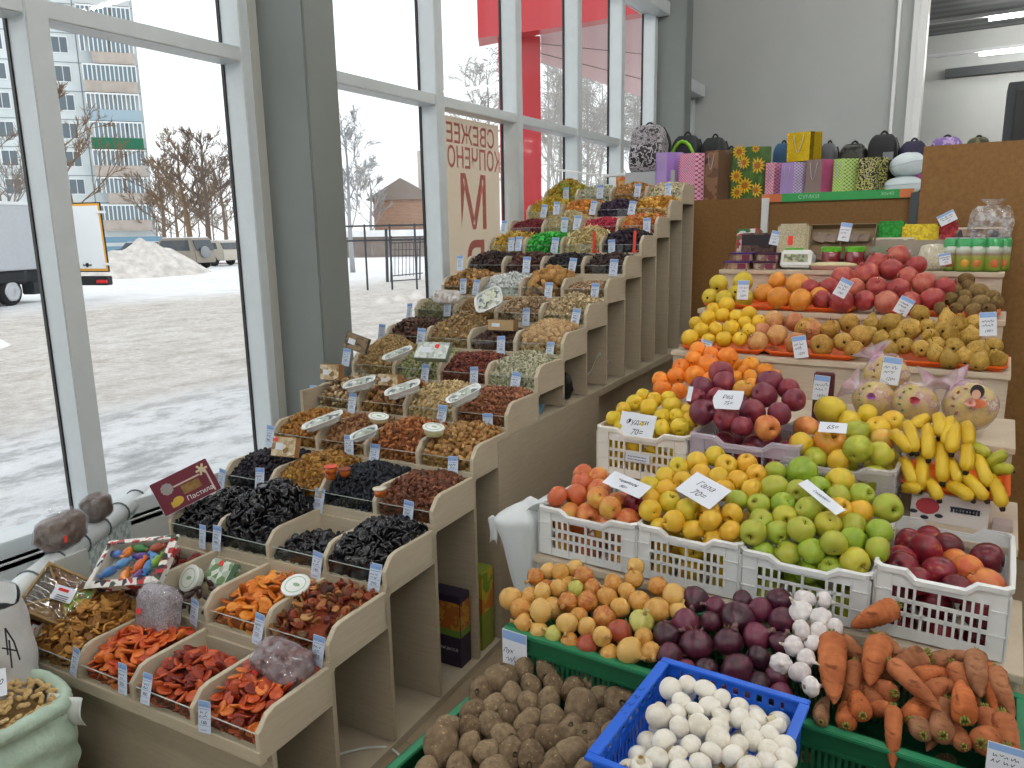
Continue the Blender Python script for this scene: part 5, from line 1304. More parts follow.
for fx, fz_, R_ in ((.18, .86, .055), (.34, .66, .05), (.12, .42, .05), (.40, .24, .06), (.16, .12, .05), (.72, .60, .06), (.70, .15, .055), (.66, .9, .03)):
    q = D.w(x0_+(x1_-x0_)*fx, 5.331+(max(0, fx-.55)*.22), 1.801+.36*fz_)
    nx = D.X if fx < .55 else (D.X+D.Y*.5).normalized(); nn = nx.cross(D.Z)
    for k in range(12): a_ = k*PI/6; m.add([q, q+(nx*math.cos(a_-.2)+D.Z*math.sin(a_-.2))*R_*.6, q+(nx*math.cos(a_)+D.Z*math.sin(a_))*R_, q+(nx*math.cos(a_+.2)+D.Z*math.sin(a_+.2))*R_*.6], [(0, 1, 2, 3)], 0)
    m.add([q+nn*.001+(nx*math.cos(a_)+D.Z*math.sin(a_))*R_*.36 for a_ in [2*PI*k/12 for k in range(12)]], [tuple(range(12))], 1)
part('sunflower_print', m, [flat('#e2b41c', .35), flat('#a8641a', .5)], sb_)
gift_bag(766, 781, 163, None, 5.38, dots('#c2507e', '#e6b4c6', 45), dots('#c2507e', '#e6b4c6', 40), 'narrow pink dotted gift bag beside the sunflower bag', .6)
gift_bag(781, 806, 163, None, 5.35, flat('#a98cc4', .35), dots('#8f74b0', '#d9cbe6', 50), 'purple gift bag with a dotted side next to the narrow pink bag', .55)
gift_bag(806, 834, 160, None, 5.37, flat('#8d7872', .5), flat('#bb5a88', .4), 'grey brown gift bag with a pink side below the golden bag', .6)
gift_bag(834, 858, 159, None, 5.35, dots('#7fa832', '#c4dc8a', 50), dots('#77a028', '#cfe39c', 40), 'lime green gift bag with pale dots', .45)
gift_bag(858, 887, 158, None, 5.37, blotch([(0, '#20241c'), (.46, '#c6c070'), (.56, '#2c3022')], 60), blotch([(0, '#20241c'), (.48, '#b4b060'), (.58, '#2c3022')], 60), 'leopard print gift bag beside the lime green bag', .68)
M_gold = flat('#d8b428', .22, .5, metal=.85, var=.1, scale=20)
gift_bag(788, 820, 133, 162, 5.42, M_gold, M_gold, 'shiny golden gift bag standing up behind the other gift bags', .72, handle=True)
gbx = gift_box = empty('carton_box', D.w(-1.24, 5.52, 1.801), 'low cardboard box under the golden gift bag', 'box')
x0 = D.at_y(786, 160, 5.42)[0]; x1 = D.at_y(820, 160, 5.42)[0]; zb = D.at_y(788, 162, 5.42)[2]
m = MB(); m.box((x0, 5.46, 1.801), (x1, 5.62, zb-.002), D); part('box_body', m, M_kraft, gbx, bevel=.002)
def backpack(px0, px1, pt, y, label, main, trim, z=1.801, depth=.17, band=None, name='backpack', group='backpacks on the shelf', strap=True, lying=False):
    x0, _, zt = D.at_y(px0, pt, y); x1 = D.at_y(px1, pt, y)[0]; W = x1-x0; H = zt-z; cx = (x0+x1)/2
    r = empty(name, D.w(cx, y+depth/2, z), label, 'bag', group)
    def fn(u, v):
        t = u*2*PI; hh = v; k = (1-max(0, (hh-.78)/.22)**2*.7)**.5*(.96+.06*math.sin(hh*6))
        if hh < .06: k *= .9+hh*1.6
        ex = .45
        return D.w(cx+W/2*k*math.copysign(abs(math.cos(t))**ex, math.cos(t)), y+depth/2+depth/2*k*math.copysign(abs(math.sin(t))**ex, math.sin(t)), z+H*.94*hh)
    m = MB().grid(fn, 40, 22); m.add([fn(i/40, 1) for i in range(40)], [tuple(range(40))]); m.add([fn(i/40, 0) for i in range(40)], [tuple(range(39, -1, -1))]); part('bag_body', m, main, r, smooth=True)
    m = MB()
    def fp_(u, v):
        t = PI+u*PI; hh = .06+.5*v; k = 1.04
        b_ = math.sin(u*PI)**.5*math.sin(min(1, v*1.02)*PI)**.4
        return D.w(cx+W*.40*math.copysign(abs(math.cos(t))**.6, math.cos(t)), y+depth*.06-depth*.16*b_, z+H*hh)
    m.grid(fp_, 20, 10); part('front_pocket', m, trim, r, smooth=True)
    m = MB(); m.tube([D.w(cx-W*.16+W*.32*t, y+depth*.6, z+H*.90+H*.10*math.sin(PI*t)) for t in [i/8 for i in range(9)]], .007, 6); part('grab_handle', m, M_black, r, smooth=True)
    if strap:
        m = MB()
        for s in (-1, 1): m.tube([D.w(cx+s*W*(.30+.18*math.sin(PI*t)), y+depth*(.95+.12*math.sin(PI*t)), z+H*(.9-.75*t)) for t in [i/8 for i in range(9)]], .012, 6)
        part('shoulder_strap', m, M_black, r, smooth=True)
    if band:
        m = MB(); m.tube([D.w(cx+W*.47*math.cos(PI*t), y-.006+.01*abs(math.cos(PI*t)), z+H*(.35+.5*math.sin(PI*t))) for t in [i/12 for i in range(13)]], .013, 6); part('coloured_band', m, band, r, smooth=True)
    return r
backpack(627, 662, 123, 5.40, 'black and white patterned backpack at the window end of the shelf', blotch([(0, '#3a383c'), (.40, '#8e8a8c'), (.48, '#bcb6bc'), (.54, '#4a464c'), (.60, '#a89ca4')], 34), blotch([(0, '#222226'), (.45, '#b9b4b8'), (.55, '#3a363a')], 26), z=D.at_y(640, 172, 5.40)[2])
m = MB(); x0 = D.at_y(626, 172, 5.4)[0]; x1 = D.at_y(676, 172, 5.4)[0]; zt = D.at_y(640, 172, 5.40)[2]
m.box((x0, 5.38, 1.801), (x1, 5.75, zt-.001), D); solo('storage_box', m, flat('#b9bcc0', .6), D.w(x0, 5.4, 1.801), 'pale grey storage box under the patterned backpack', 'box', bevel=.004)
backpack(668, 698, 132, 5.56, 'dark backpack with a lime green arc on its front', flat('#2a2d30', .6), flat('#3b3f42', .6), band=flat('#86c22c', .5))
backpack(698, 724, 134, 5.58, 'plain black backpack behind the brown gift bag', flat('#232527', .6), flat('#37393c', .6))
backpack(716, 738, 146, 5.62, 'small navy bag low behind the brown and sunflower gift bags', flat('#2c3350', .6), flat('#8a6f9c', .6), strap=False)
backpack(771, 790, 140, 5.50, 'blue backpack leaning beside the golden gift bag', flat('#2c5578', .6), flat('#2f6a86', .6))
backpack(818, 836, 140, 5.56, 'grey and pink school bag behind the golden gift bag', flat('#54565c', .6), flat('#a8708c', .6))
backpack(837, 868, 141, 5.58, 'dark camouflage bag behind the lime green gift bag', blotch([(0, '#1c1d1a'), (.5, '#3a3830'), (.6, '#23241e')], 14), flat('#26261f', .6), strap=False)
backpack(866, 899, 131, 5.56, 'large black bag with a grey badge, tallest beside the pillows', flat('#1c1d1f', .55), flat('#2a2b2e', .55))
m = MB(); q = D.w(*D.at_y(888, 156, 5.52)); m.obox(q, (.06, .008, .05), D.R.to_3x3()); 
solo('badge', m, flat('#7d8084', .4), q, 'grey badge hanging on the large black bag', 'badge', bevel=.001)
backpack(898, 928, 138, 5.58, 'dark purple bag with a pink band above the white pillows', flat('#2a2440', .6), flat('#a8508c', .6), strap=False)
backpack(929, 964, 135, 5.7, 'lilac patterned bag lying behind the hardboard panel', blotch([(0, '#7a62a0'), (.5, '#b49ac8'), (.6, '#5c4a80')], 20), flat('#9a84bc', .6), z=1.905, strap=False)
backpack(965, 992, 135, 5.7, 'olive camouflage cap-shaped bag behind the hardboard panel', blotch([(0, '#4a4a32'), (.5, '#6c6848'), (.6, '#2e2e20')], 16), flat('#54523a', .6), z=1.905, strap=False)
m = MB(); m.box((D.at_y(926, 150, 5.66)[0], 5.6, 1.801), (D.at_y(996, 150, 5.66)[0]+.1, 5.95, 1.904), D); solo('storage_box', m, flat('#8d9096', .6), D.w(-.3, 5.7, 1.801), 'grey storage box under the lilac and olive bags behind the hardboard', 'box', bevel=.004)
def pillow(px0, px1, py0, py1, y, label, tilt):
    a = D.at_y(px0, py1, y); b = D.at_y(px1, py0, y); c = D.w((a[0]+b[0])/2, y+.12, (a[2]+b[2])/2); m = MB(); W, H = (b[0]-a[0])*.95, (b[2]-a[2])*1.02
    def fn(u, v):
        th = u*2*PI; ph = v*PI; s = abs(math.sin(ph))**.6
        return c+D.R.to_3x3()@rot3(0, -tilt, 0)@Vector((W/2*s*math.copysign(abs(math.cos(th))**.7, math.cos(th)), .15*s*math.copysign(abs(math.sin(th))**.7, math.sin(th)), -H/2*math.cos(ph)*(1+.06*math.sin(th*3))))
    r = empty('pillow', c, label, 'pillow'); m.grid(fn, 36, 18); part('pillow_body', m, flat('#d3dee2', .5, var=.05), r, smooth=True)
    m = MB(); m.tube([fn(i/36, .5)*1.0 for i in range(36)], .004, 5, closed=True); part('seam', m, flat('#bccace', .6), r, smooth=True)
pillow(886, 925, 151, 176, 5.40, 'white pillow in clear wrapping on top of another at the end of the bag row', .22)
pillow(880, 922, 175, 194, 5.38, 'white pillow in clear wrapping underneath another beside the leopard print bag', .05)
# wire rack and carton standing behind the top of the nut stand
rk = empty('wire_rack', S.w(-1.796, 5.65, 1.802), 'white wire rack with tall hoops behind the top step', 'rack')
def sp(px, py, y=5.62): return S.w(*S.at_y(px, py, y))
m = MB(); m.tube([sp(557, 208), sp(557, 172), sp(559, 170), sp(598, 175), sp(601, 180), sp(602, 206)], .009, 6)
m.tube([sp(604, 206), sp(604, 176), sp(648, 173), sp(648, 204)], .015, 6); part('hoop', m, M_white, rk, smooth=True)
m = MB(); m.box((S.at_y(556, 190, 5.62)[0], 5.58, 1.803), (S.at_y(650, 190, 5.62)[0], 5.70, 1.816), S); part('rack_base', m, M_white, rk)
ct = empty('orange_carton', sp(627, 200, 5.64), 'orange and tan carton standing inside the white wire rack', 'box')
a = S.at_y(616, 177, 5.61); b = S.at_y(640, 189, 5.61); zb = 1.817
m = MB(); m.box((a[0], 5.61, zb), (b[0], 5.69, a[2]), S); part('box_body', m, blotch([(0, '#b8863c'), (.5, '#cf6a30'), (.6, '#c79a5a')], 12), ct, bevel=.002)
m = MB(); m.box((a[0]+.02, 5.6085, zb+.06), (b[0]-.06, 5.61, a[2]-.03), S); part('label', m, flat('#c9a46a', .5), ct)
# ------------------------------------------------------------------ crates and trays
M_cw = flat('#e3e4e3', .4, var=.02); M_cw2 = flat('#e6dfd4', .4)
M_cg = flat('#1a5c3c', .4, var=.06); M_cgl = flat('#2c8058', .4); M_cb = flat('#2463d2', .35, var=.04)
M_tray = flat('#e2601c', .32, .5, var=.03)
def slot_panel(m, o, ux, un, W, H, cols=12, th=.004, dip=True, low=.16, rows=3, top=.74, ends=.13, bw=.36):
    Z = Vector((0, 0, 1))
    def bx(x0, x1, z0, z1, t=th, off=0.0):
        m.prism([o+ux*x0+Z*z0+un*off, o+ux*x1+Z*z0+un*off, o+ux*x1+Z*z1+un*off, o+ux*x0+Z*z1+un*off], -un*t)
    e = ends*W; zt = top*H; zl = low*H
    bx(0, e, 0, H*.97); bx(W-e, W, 0, H*.97); bx(e, W-e, 0, zl)
    if dip:
        P = [(e, zt), (W-e, zt), (W-e, H*.97), (W*.76, H*.97), (W*.68, H*.86), (W*.32, H*.86), (W*.24, H*.97), (e, H*.97)]
        m.prism([o+ux*a+Z*b for a, b in P], -un*th)
    else: bx(e, W-e, zt, H*.97)
    rh = (zt-zl)/rows
    for k in range(1, rows): bx(e, W-e, zl+rh*k-.004*H/.15, zl+rh*k+.004*H/.15)
    p = (W-2*e)/cols
    for k in range(cols+1):
        c = e+p*k; w_ = p*bw/2
        z1 = zt
        if rows == 3 and dip and .36*W < c < .64*W and abs(c-W/2) > .02*W: z1 = zl+rh*2
        bx(max(e, c-w_), min(W-e, c+w_), zl, z1)
    for f in (0, ends, .32, .5, .68, 1-ends, 1): bx(max(0, f*W-.0015), min(W, f*W+.0015), .01*H, H*.9 if not dip or f in (0, 1, ends, 1-ends) else H*.84, .003, .003)
    for f in (.33, .66): bx(0, e, f*H, f*H+.003, .003, .003); bx(W-e, W, f*H, f*H+.003, .003, .003)
def rim_path(W, L, H, dip, o, X, Y):
    Z = Vector((0, 0, 1)); P = []
    def edge(a, b, ln, dp):
        out = []
        for t, k in ((.05, 0), (.24, 0), (.32, 1), (.68, 1), (.76, 0), (.95, 0)): out.append(a.lerp(b, t)+Z*(-(H*.115) if (k and dp) else 0))
        return out
    A, Bq, Cq, Dq = o+Z*H, o+X*W+Z*H, o+X*W+Y*L+Z*H, o+Y*L+Z*H
    P += edge(A, Bq, W, dip)+edge(Bq, Cq, L, False)+edge(Cq, Dq, W, dip)+edge(Dq, A, L, False)
    return P
def white_crate(x0, x1, y, zb, zt, label, L=.365, mat=None, fr=D, cols=12, dyaw=0.0, rows=3, low=.16, bw=.36):
    mat = mat or M_cw; X = _rz(fr.X, dyaw); Y = _rz(fr.Y, dyaw); W = x1-x0; H = zt-zb; o = fr.w(x0, y, zb)
    r = empty('fruit_crate', o+X*W/2+Y*L/2, label, 'crate', 'fruit crates on the display', rz=fr.a+dyaw)
    for (oo, ux, un, w_, dp) in ((o, X, -Y, W, True), (o+X*W, Y, X, L, False), (o+X*W+Y*L, -X, Y, W, True), (o+Y*L, -Y, -X, L, False)):
        m = MB(); slot_panel(m, oo, ux, un, w_, H, cols if dp else int(cols*1.25), dip=dp, rows=rows, low=low, bw=bw); part('side_panel', m, mat, r)
    m = MB(); P = rim_path(W, L, H, True, o, X, Y); n = len(P); c = sum(P, Vector())/n
    V = []
    for p in P:
        d = Vector((p.x-c.x, p.y-c.y, 0)).normalized(); V += [p+d*.008+Vector((0, 0, -.012)), p+d*.009, p-d*.003+Vector((0, 0, .0025)), p-d*.003+Vector((0, 0, -.004))]
    m.add(V, [(4*i+k, 4*((i+1) % n)+k, 4*((i+1) % n)+(k+1) % 4, 4*i+(k+1) % 4) for i in range(n) for k in range(4)]); part('rim', m, mat, r, bevel=0)
    m = MB()
    for i in range(9): m.prism([o+X*(W*i/9+.004)+Y*.004+Vector((0, 0, .002)), o+X*(W*(i+.62)/9+.004)+Y*.004+Vector((0, 0, .002)), o+X*(W*(i+.62)/9+.004)+Y*(L-.004)+Vector((0, 0, .002)), o+X*(W*i/9+.004)+Y*(L-.004)+Vector((0, 0, .002))], (0, 0, .004))
    part('base_grid', m, mat, r)
    return r
ZF, ZRm = .637, .787
white_crate(-1.128, -.812, 1.875, ZF, ZRm, 'white plastic crate of pink and orange apples at the bag end of its row')
white_crate(-.806, -.520, 1.875, ZF, ZRm+.005, 'white plastic crate heaped with yellow apples')
white_crate(-.514, -.206, 1.875, ZF, ZRm-.005, 'white plastic crate heaped with green apples')
white_crate(-.198, .074, 1.885, ZF, ZRm+.025, 'white plastic crate of dark red apples, half filled')
ZB2 = .782
white_crate(-1.130, -.812, 2.272, ZB2, .947, 'cream white crate of small yellow apples in the upper row', mat=M_cw2, L=.355)
def translucent(c):
    t = NT('frosted_plastic'); a = t.n('ShaderNodeBsdfTransparent'); d = t.n('ShaderNodeBsdfPrincipled'); d.inputs['Base Color'].default_value = (*lin(c), 1); d.inputs['Roughness'].default_value = .3
    x = t.n('ShaderNodeMixShader'); x.inputs[0].default_value = .42; t.l(a.outputs[0], x.inputs[1]); t.l(d.outputs[0], x.inputs[2]); t.l(x.outputs[0], t.out.inputs[0]); return t.m
M_ct = translucent('#d8cedd'); M_ct2 = translucent('#ddd6d8')
white_crate(-.798, -.468, 2.272, ZB2, .965, 'frosted see-through crate of big purple red apples', mat=M_ct, cols=8, rows=2, low=.12, bw=.16, L=.355)
white_crate(-.520, -.212, 2.272, ZB2, .928, 'frosted crate of mixed yellow, green and pink apples', mat=M_ct2, cols=8, rows=3, low=.1, bw=.16, L=.355)
def tray(x0, x1, y0, y1, z, label, h=.022, fr=D, grp='orange fruit trays'):
    c = fr.w((x0+x1)/2, (y0+y1)/2, z); r = empty('fruit_tray', c, label, 'tray', grp, rz=fr.a); W, L = x1-x0, y1-y0
    def ring(dx, zz, rad=.03, n=6):
        P = []
        for cx, cy, a0 in ((W/2-rad, L/2-rad, 0), (-W/2+rad, L/2-rad, PI/2), (-W/2+rad, -L/2+rad, PI), (W/2-rad, -L/2+rad, 1.5*PI)):
            for k in range(n+1):
                a = a0+PI/2*k/n; P.append(c+fr.X*(cx+(rad+dx)*math.cos(a))+fr.Y*(cy+(rad+dx)*math.sin(a))+Vector((0, 0, zz)))
        return P
    R = [ring(-.018, .0015), ring(-.010, h*.75), ring(-.002, h), ring(.004, h*.9), ring(.003, h*.7), ring(-.006, h*.62), ring(-.014, .0045), ring(-.018, .004)]
    n = len(R[0]); m = MB(); V = [p for q in R for p in q]
    Fc = [(i*n+k, (i+1)*n+k, (i+1)*n+(k+1) % n, i*n+(k+1) % n) for i in range(len(R)-1) for k in range(n)]
    m.add(V, Fc+[tuple(range(n)), tuple((len(R)-1)*n+k for k in range(n-1, -1, -1))])
    o = part('tray_body', m, M_tray, r, smooth=False)
    return r
def green_crate(x0, x1, y0, y1, zb, zt, label, fr=D, mat=None, grp='green vegetable crates'):
    r = empty('vegetable_crate', fr.w((x0+x1)/2, (y0+y1)/2, zb), label, 'crate', grp, rz=fr.a); mat = mat or M_cg; H = zt-zb
    def wall(o, ux, un, W, n):
        m = MB(); Z = Vector((0, 0, 1))
        def bx(a, b, c, d, t=.004, off=0.): m.prism([o+ux*a+Z*c+un*off, o+ux*b+Z*c+un*off, o+ux*b+Z*d+un*off, o+ux*a+Z*d+un*off], -un*t)
        bx(0, .05, 0, H-.004); bx(W-.05, W, 0, H-.004); bx(0, W, 0, .03); bx(.05, W-.05, H*.74, H-.004)
        bx(.05, W-.05, H*.42, H*.46)
        for i in range(n): a = .05+(W-.1)*(i+.25)/n; bx(a, a+(W-.1)/n*.5, .03, H*.74)
        for f in (.0, .36, .74): bx(0, W, f*H+.004, f*H+.010, .005, .005)
        part('side_panel', m, mat, r)
    X, Y = fr.X, fr.Y; A = fr.w(x0, y0, zb); W, L = x1-x0, y1-y0
    wall(A, X, -Y, W, 34); wall(A+X*W, Y, X, L, 20); wall(A+X*W+Y*L, -X, Y, W, 34); wall(A+Y*L, -Y, -X, L, 20)
    m = MB(); t = .016
    for (a, b, c, d) in ((x0-.006, x1+.006, y0-.006, y0+t), (x0-.006, x1+.006, y1-t, y1+.006), (x0-.006, x0+t, y0+t, y1-t), (x1-t, x1+.006, y0+t, y1-t)):
        m.box((a, c, zt-.006), (b, d, zt+.004), fr)
    part('rim', m, M_cgl if mat is M_cg else mat, r, bevel=.002)
    m = MB(); m.box((x0+.004, y0+.004, zb), (x1-.004, y1-.004, zb+.006), fr); part('base', m, mat, r)
    return r
ZO = .588
green_crate(-1.012, -.432, 1.505, 1.848, .392, ZO, 'green vegetable crate of yellow and red onions, a price tag on its corner')
green_crate(-.420, .118, 1.505, 1.848, .392, ZO, 'green vegetable crate of carrots with garlic at one end')
green_crate(-1.085, -.475, 1.10, 1.482, .222, .40, 'green vegetable crate of earthy potatoes, nearest the floor gap')
green_crate(-.462, .118, 1.10, 1.482, .222, .40, 'green vegetable crate below the carrots, holding a few dark potatoes')
# blue mushroom crate, slightly turned, resting on the potato crates
bb_ = math.radians(5.5); FBl = Frame(A_D+bb_)
def fb_at(px, py, z=.655): return on_plane(px, py, Vector((0, 0, 1)), z)
pBL, pBR, pFL = fb_at(666, 662), fb_at(803, 703), fb_at(627, 766)
bX = (pBR-pBL).normalized(); bY = Vector((-bX.y, bX.x, 0)); bW = (pBR-pBL).length; bL = .365; bO = pBL-bY*bL; bZ0, bZ1 = .535, .655
blue = empty('mushroom_crate', bO+bX*bW/2+bY*bL/2+Vector((0, 0, bZ0-bZ1)), 'bright blue plastic crate of white mushrooms resting on the potatoes', 'crate')
def bpn(x, y, z): return bO+bX*x+bY*y+Vector((0, 0, z-bZ1))
def blue_wall(o, ux, un, W):
    m = MB(); Z = Vector((0, 0, 1)); H = bZ1-bZ0
    def bx(a, b, c, d, t=.004): m.prism([o+ux*a+Z*c, o+ux*b+Z*c, o+ux*b+Z*d, o+ux*a+Z*d], -un*t)
    bx(0, W, 0, .02); bx(0, W, H*.70, H*.78); bx(0, W, H*.92, H-.003); bx(0, .035, 0, H-.003); bx(W-.035, W, 0, H-.003)
    n = 9
    for i in range(n): a = .035+(W-.07)*(i+.3)/n; bx(a, a+.013, H*.76, H*.94)
    n = 16; s = (W-.07)/n
    for i in range(n):       # crossed lattice
        for k in (0, 1):
            a = .035+s*i; b = a+s; z0, z1 = (.02, H*.72) if k == 0 else (H*.72, .02)
            m.prism([o+ux*a+Z*z0, o+ux*(a+.004)+Z*z0, o+ux*b+Z*z1, o+ux*(b-.004)+Z*z1], -un*.003)
    part('side_panel', m, M_cb, blue)
blue_wall(bpn(0, 0, bZ0), bX, -bY, bW); blue_wall(bpn(bW, 0, bZ0), bY, bX, bL); blue_wall(bpn(bW, bL, bZ0), -bX, bY, bW); blue_wall(bpn(0, bL, bZ0), -bY, -bX, bL)
m = MB()
for a, b, c, d in ((-.012, bW+.012, -.012, .006), (-.012, bW+.012, bL-.006, bL+.014), (-.014, .010, .006, bL-.006), (bW-.006, bW+.014, .006, bL-.006)):
    m.add([bpn(x, y, z) for z in (bZ1-.004, bZ1+.003) for y in (c, d) for x in (a, b)], [(0, 2, 3, 1), (4, 5, 7, 6), (0, 1, 5, 4), (2, 6, 7, 3), (0, 4, 6, 2), (1, 3, 7, 5)])
part('rim', m, M_cb, blue, bevel=.0015)
m = MB(); m.add([bpn(x, y, z) for z in (bZ0, bZ0+.005) for y in (0, bL) for x in (0, bW)], [(0, 2, 3, 1), (4, 5, 7, 6), (0, 1, 5, 4), (2, 6, 7, 3), (0, 4, 6, 2), (1, 3, 7, 5)]); part('base', m, M_cb, blue)
m = MB(); r_ = random.Random(4)
for k in range(4): scribble(m, bpn(-.011, .14+.03*k, bZ1+.0035), bX, bY, .018, .012, r_, 0, Vector((0, 0, 1)), 0, .002)
part('dark_lettering', m, flat('#123a86', .5), blue)
# ------------------------------------------------------------------ prototypes of fruit and vegetables (radius 1 unit = size passed later)
def apple_prof(h=.92, wide=1.0, dip=.22, pinch=.82):
    P = [(0, h*.92-dip*1.5), (.06, h*.93-dip*1.3), (.16, h*.98-dip*.55), (.3, h*1.0-dip*.06), (.45, h*.99), (.62, h*.90), (.80, h*.68), (.94, h*.36), (1.0, .02), (.965, -h*.32), (.86, -h*.60), (.70, -h*.80), (.52, -h*.92), (.36, -h*.955), (.22, -h*.93), (.10, -h*.84), (.04, -h*.78), (0, -h*.78)]
    return [(r*wide, z) for r, z in P[::-1]]
def apple_proto(name, mat, stops_h=.92, seed=0, stem_c='#5a4428', dipc=None):
    m = MB(); m.lathe(apple_prof(stops_h), n=26, wob=lambda a, t: 1+.022*math.sin(3*a+seed)+.02*math.sin(5*a+seed*2)*(1-t))
    s = MB(); s.tube([(0, 0, stops_h*.60), (.01, .0, stops_h*.82), (.05, .02, stops_h*1.04), (.10, .05, stops_h*1.16)], [.03, .03, .028, .04], 6)
    c = MB()
    for k in range(5): a = k*2*PI/5; c.lathe([(0, -.02), (.03, -.01), (.01, .03), (0, .03)], (.05*math.cos(a), .05*math.sin(a), -stops_h*.80), rot3(PI+.6*math.sin(a), .6*math.cos(a), 0), 5)
    c.ball((0, 0, -stops_h*.775), (.10, .10, .02), 8, 5)
    return proto(name, m.mesh(name, mat, True), [('stem', s.mesh('stem', flat(stem_c, .8), True)), ('calyx', c.mesh('calyx', flat('#3d2f1e', .9), True))])
def apples(mats, n=2, h=.92, name='apple'): return [apple_proto(name, mt, h*(1-.05*i), i+1) for i in range(n) for mt in mats]
def streak(base, blush, dark, sc=2.2, th=(.38, .62), rand=.5, rough=.3, lent=True):
    """apple with a blush side"""
    t = NT('apple_skin'); tc = t.n('ShaderNodeTexCoord'); f = noise_tex(t, 1.1, 2); g = noise_tex(t, 5, 4, stretch=(1, 1, .18))
    oi = t.n('ShaderNodeObjectInfo'); a = t.n('ShaderNodeMath', operation='MULTIPLY_ADD'); t.l(oi.outputs['Random'], a.inputs[0]); a.inputs[1].default_value = rand; a.inputs[2].default_value = -rand/2
    b = t.n('ShaderNodeMath', operation='ADD'); t.l(f, b.inputs[0]); t.l(a.outputs[0], b.inputs[1])
    c_ = t.n('ShaderNodeMath', operation='MULTIPLY_ADD'); t.l(g, c_.inputs[0]); c_.inputs[1].default_value = .35; c_.inputs[2].default_value = -.175
    d = t.n('ShaderNodeMath', operation='ADD'); t.l(b.outputs[0], d.inputs[0]); t.l(c_.outputs[0], d.inputs[1])
    col = ramp(t, d.outputs[0], [(th[0]-.12, lin(base)), (th[0]+.06, lin(blush)), (th[1]+.12, lin(dark))])
    if lent:
        v = t.n('ShaderNodeTexVoronoi'); v.inputs['Scale'].default_value = 9; t.l(tc.outputs['Object'], v.inputs[0])
        lt = t.n('ShaderNodeMath', operation='LESS_THAN'); t.l(v.outputs['Distance'], lt.inputs[0]); lt.inputs[1].default_value = .09
        mu = t.n('ShaderNodeMath', operation='MULTIPLY'); t.l(lt.outputs[0], mu.inputs[0]); mu.inputs[1].default_value = .35
        col = mixrgb(t, mu.outputs[0], col, lin('#cdb98a'))
    bsdf(t, col, rough, .45); return t.m
AP_PINK = apples([streak('#d0a846', '#d88c48', '#c25f3a', th=(.32, .6), rand=.6)], 3)
AP_YEL = apples([streak('#c8b430', '#d9b636', '#daa52c', th=(.32, .66), rand=.6)], 3)
AP_YEL2 = apples([streak('#cdb52a', '#dcbc30', '#dca826', th=(.34, .7), rand=.4)], 2, .88)
AP_GRN = apples([streak('#86a02a', '#98ae36', '#a8a83a', th=(.35, .62), rand=.6, rough=.3)], 3, .88)
AP_RED = apples([streak('#c8803a', '#8e2230', '#5c1624', th=(.22, .5), rand=.4, rough=.24)], 2, .9)
AP_PLUM = apples([streak('#a0444a', '#86303c', '#6e2c40', th=(.3, .6), rand=.45, rough=.34)], 2, .9)
AP_MIXG = apples([streak('#98a02c', '#b2b43c', '#c2b43c', th=(.35, .6), rand=.6)], 1, .9)
AP_MIXO = apples([streak('#c9982c', '#d28a34', '#c8583c', th=(.35, .6), rand=.4)], 1, .86)
def citrus_proto(name, mat, h=.94, tip=0, seed=0, nn=24):
    m = MB(); P = []
    for i in range(15):
        th = PI*i/14; r = math.sin(th); z = -math.cos(th)*h
        if tip: z += tip*((max(0, -math.cos(th)-.8)/.2)**2)*-1+tip*((max(0, math.cos(th)*-1-2)))
        if tip and i >= 12: z += tip*((i-11)/3)**1.2; 
        P.append((max(0, r), z))
    m.lathe(P, n=nn, wob=lambda a, t: 1+.012*math.sin(4*a+seed)+.01*math.sin(7*a))
    s = MB(); s.lathe([(0, h*.95), (.1, h*.965), (.12, h*.985), (.06, h*1.01), (0, h*1.01)], n=9, wob=lambda a, t: 1+.2*math.cos(5*a))
    return proto(name, m.mesh(name, mat, True), [('stem_button', s.mesh('stem_button', flat('#4c5326', .8), True))])
def peel(stops, rand=.4): return skin(stops, 1.4, .38, .5, bump=.0008, bscale=26, rand=rand)
ORG = [citrus_proto('orange', peel([(.3, '#e0741a'), (.6, '#f08a1e'), (.8, '#f59a30')]), .96, 0, s) for s in (1, 2)]
MAN = [citrus_proto('mandarin', peel([(.3, '#d97c14'), (.6, '#e8921c'), (.8, '#efa53a')]), .80, 0, s) for s in (1, 2)]
LEM = [citrus_proto('lemon', peel([(.2, '#cfa91e'), (.4, '#e2b422'), (.8, '#eac232')], .6), 1.02, .16, s) for s in (1, 2)]
GRF = [citrus_proto('grapefruit', peel([(.3, '#cf7f22'), (.6, '#dd9030'), (.8, '#e2a04a')]), .86, 0, s) for s in (1, 2)]
def pom_proto(seed, mat):
    m = MB(); P = [(math.sin(PI*i/16)*1.0, -math.cos(PI*i/16)*.93) for i in range(15)]+[(.26, .93), (.20, .98), (.19, 1.05)]
    P[0] = (0, -.93); P.append((0.0, 1.0))
    m.lathe(P, n=26, wob=lambda a, t: 1+.035*math.cos(6*a+seed)*math.sin(PI*t)+.02*math.sin(2*a))
    c = MB(); V = []; 
    for k in range(6):
        a = 2*PI*k/6; d = Vector((math.cos(a), math.sin(a), 0)); s = Vector((-d.y, d.x, 0))
        c.prism([d*.19-s*.09+Vector((0, 0, .98)), d*.19+s*.09+Vector((0, 0, .98)), d*.27+Vector((0, 0, 1.24))], d*-.03)
    return proto('pomegranate', m.mesh('pomegranate', mat, True), [('crown', c.mesh('crown', flat('#8a4a34', .7)))])
POM = [pom_proto(s, skin([(.3, '#9c3438'), (.5, '#b24a44'), (.75, '#c07058')], 1.6, .38, .45, rand=.5, spots=('#7a5a3c', 7, .62))) for s in (1, 2)]
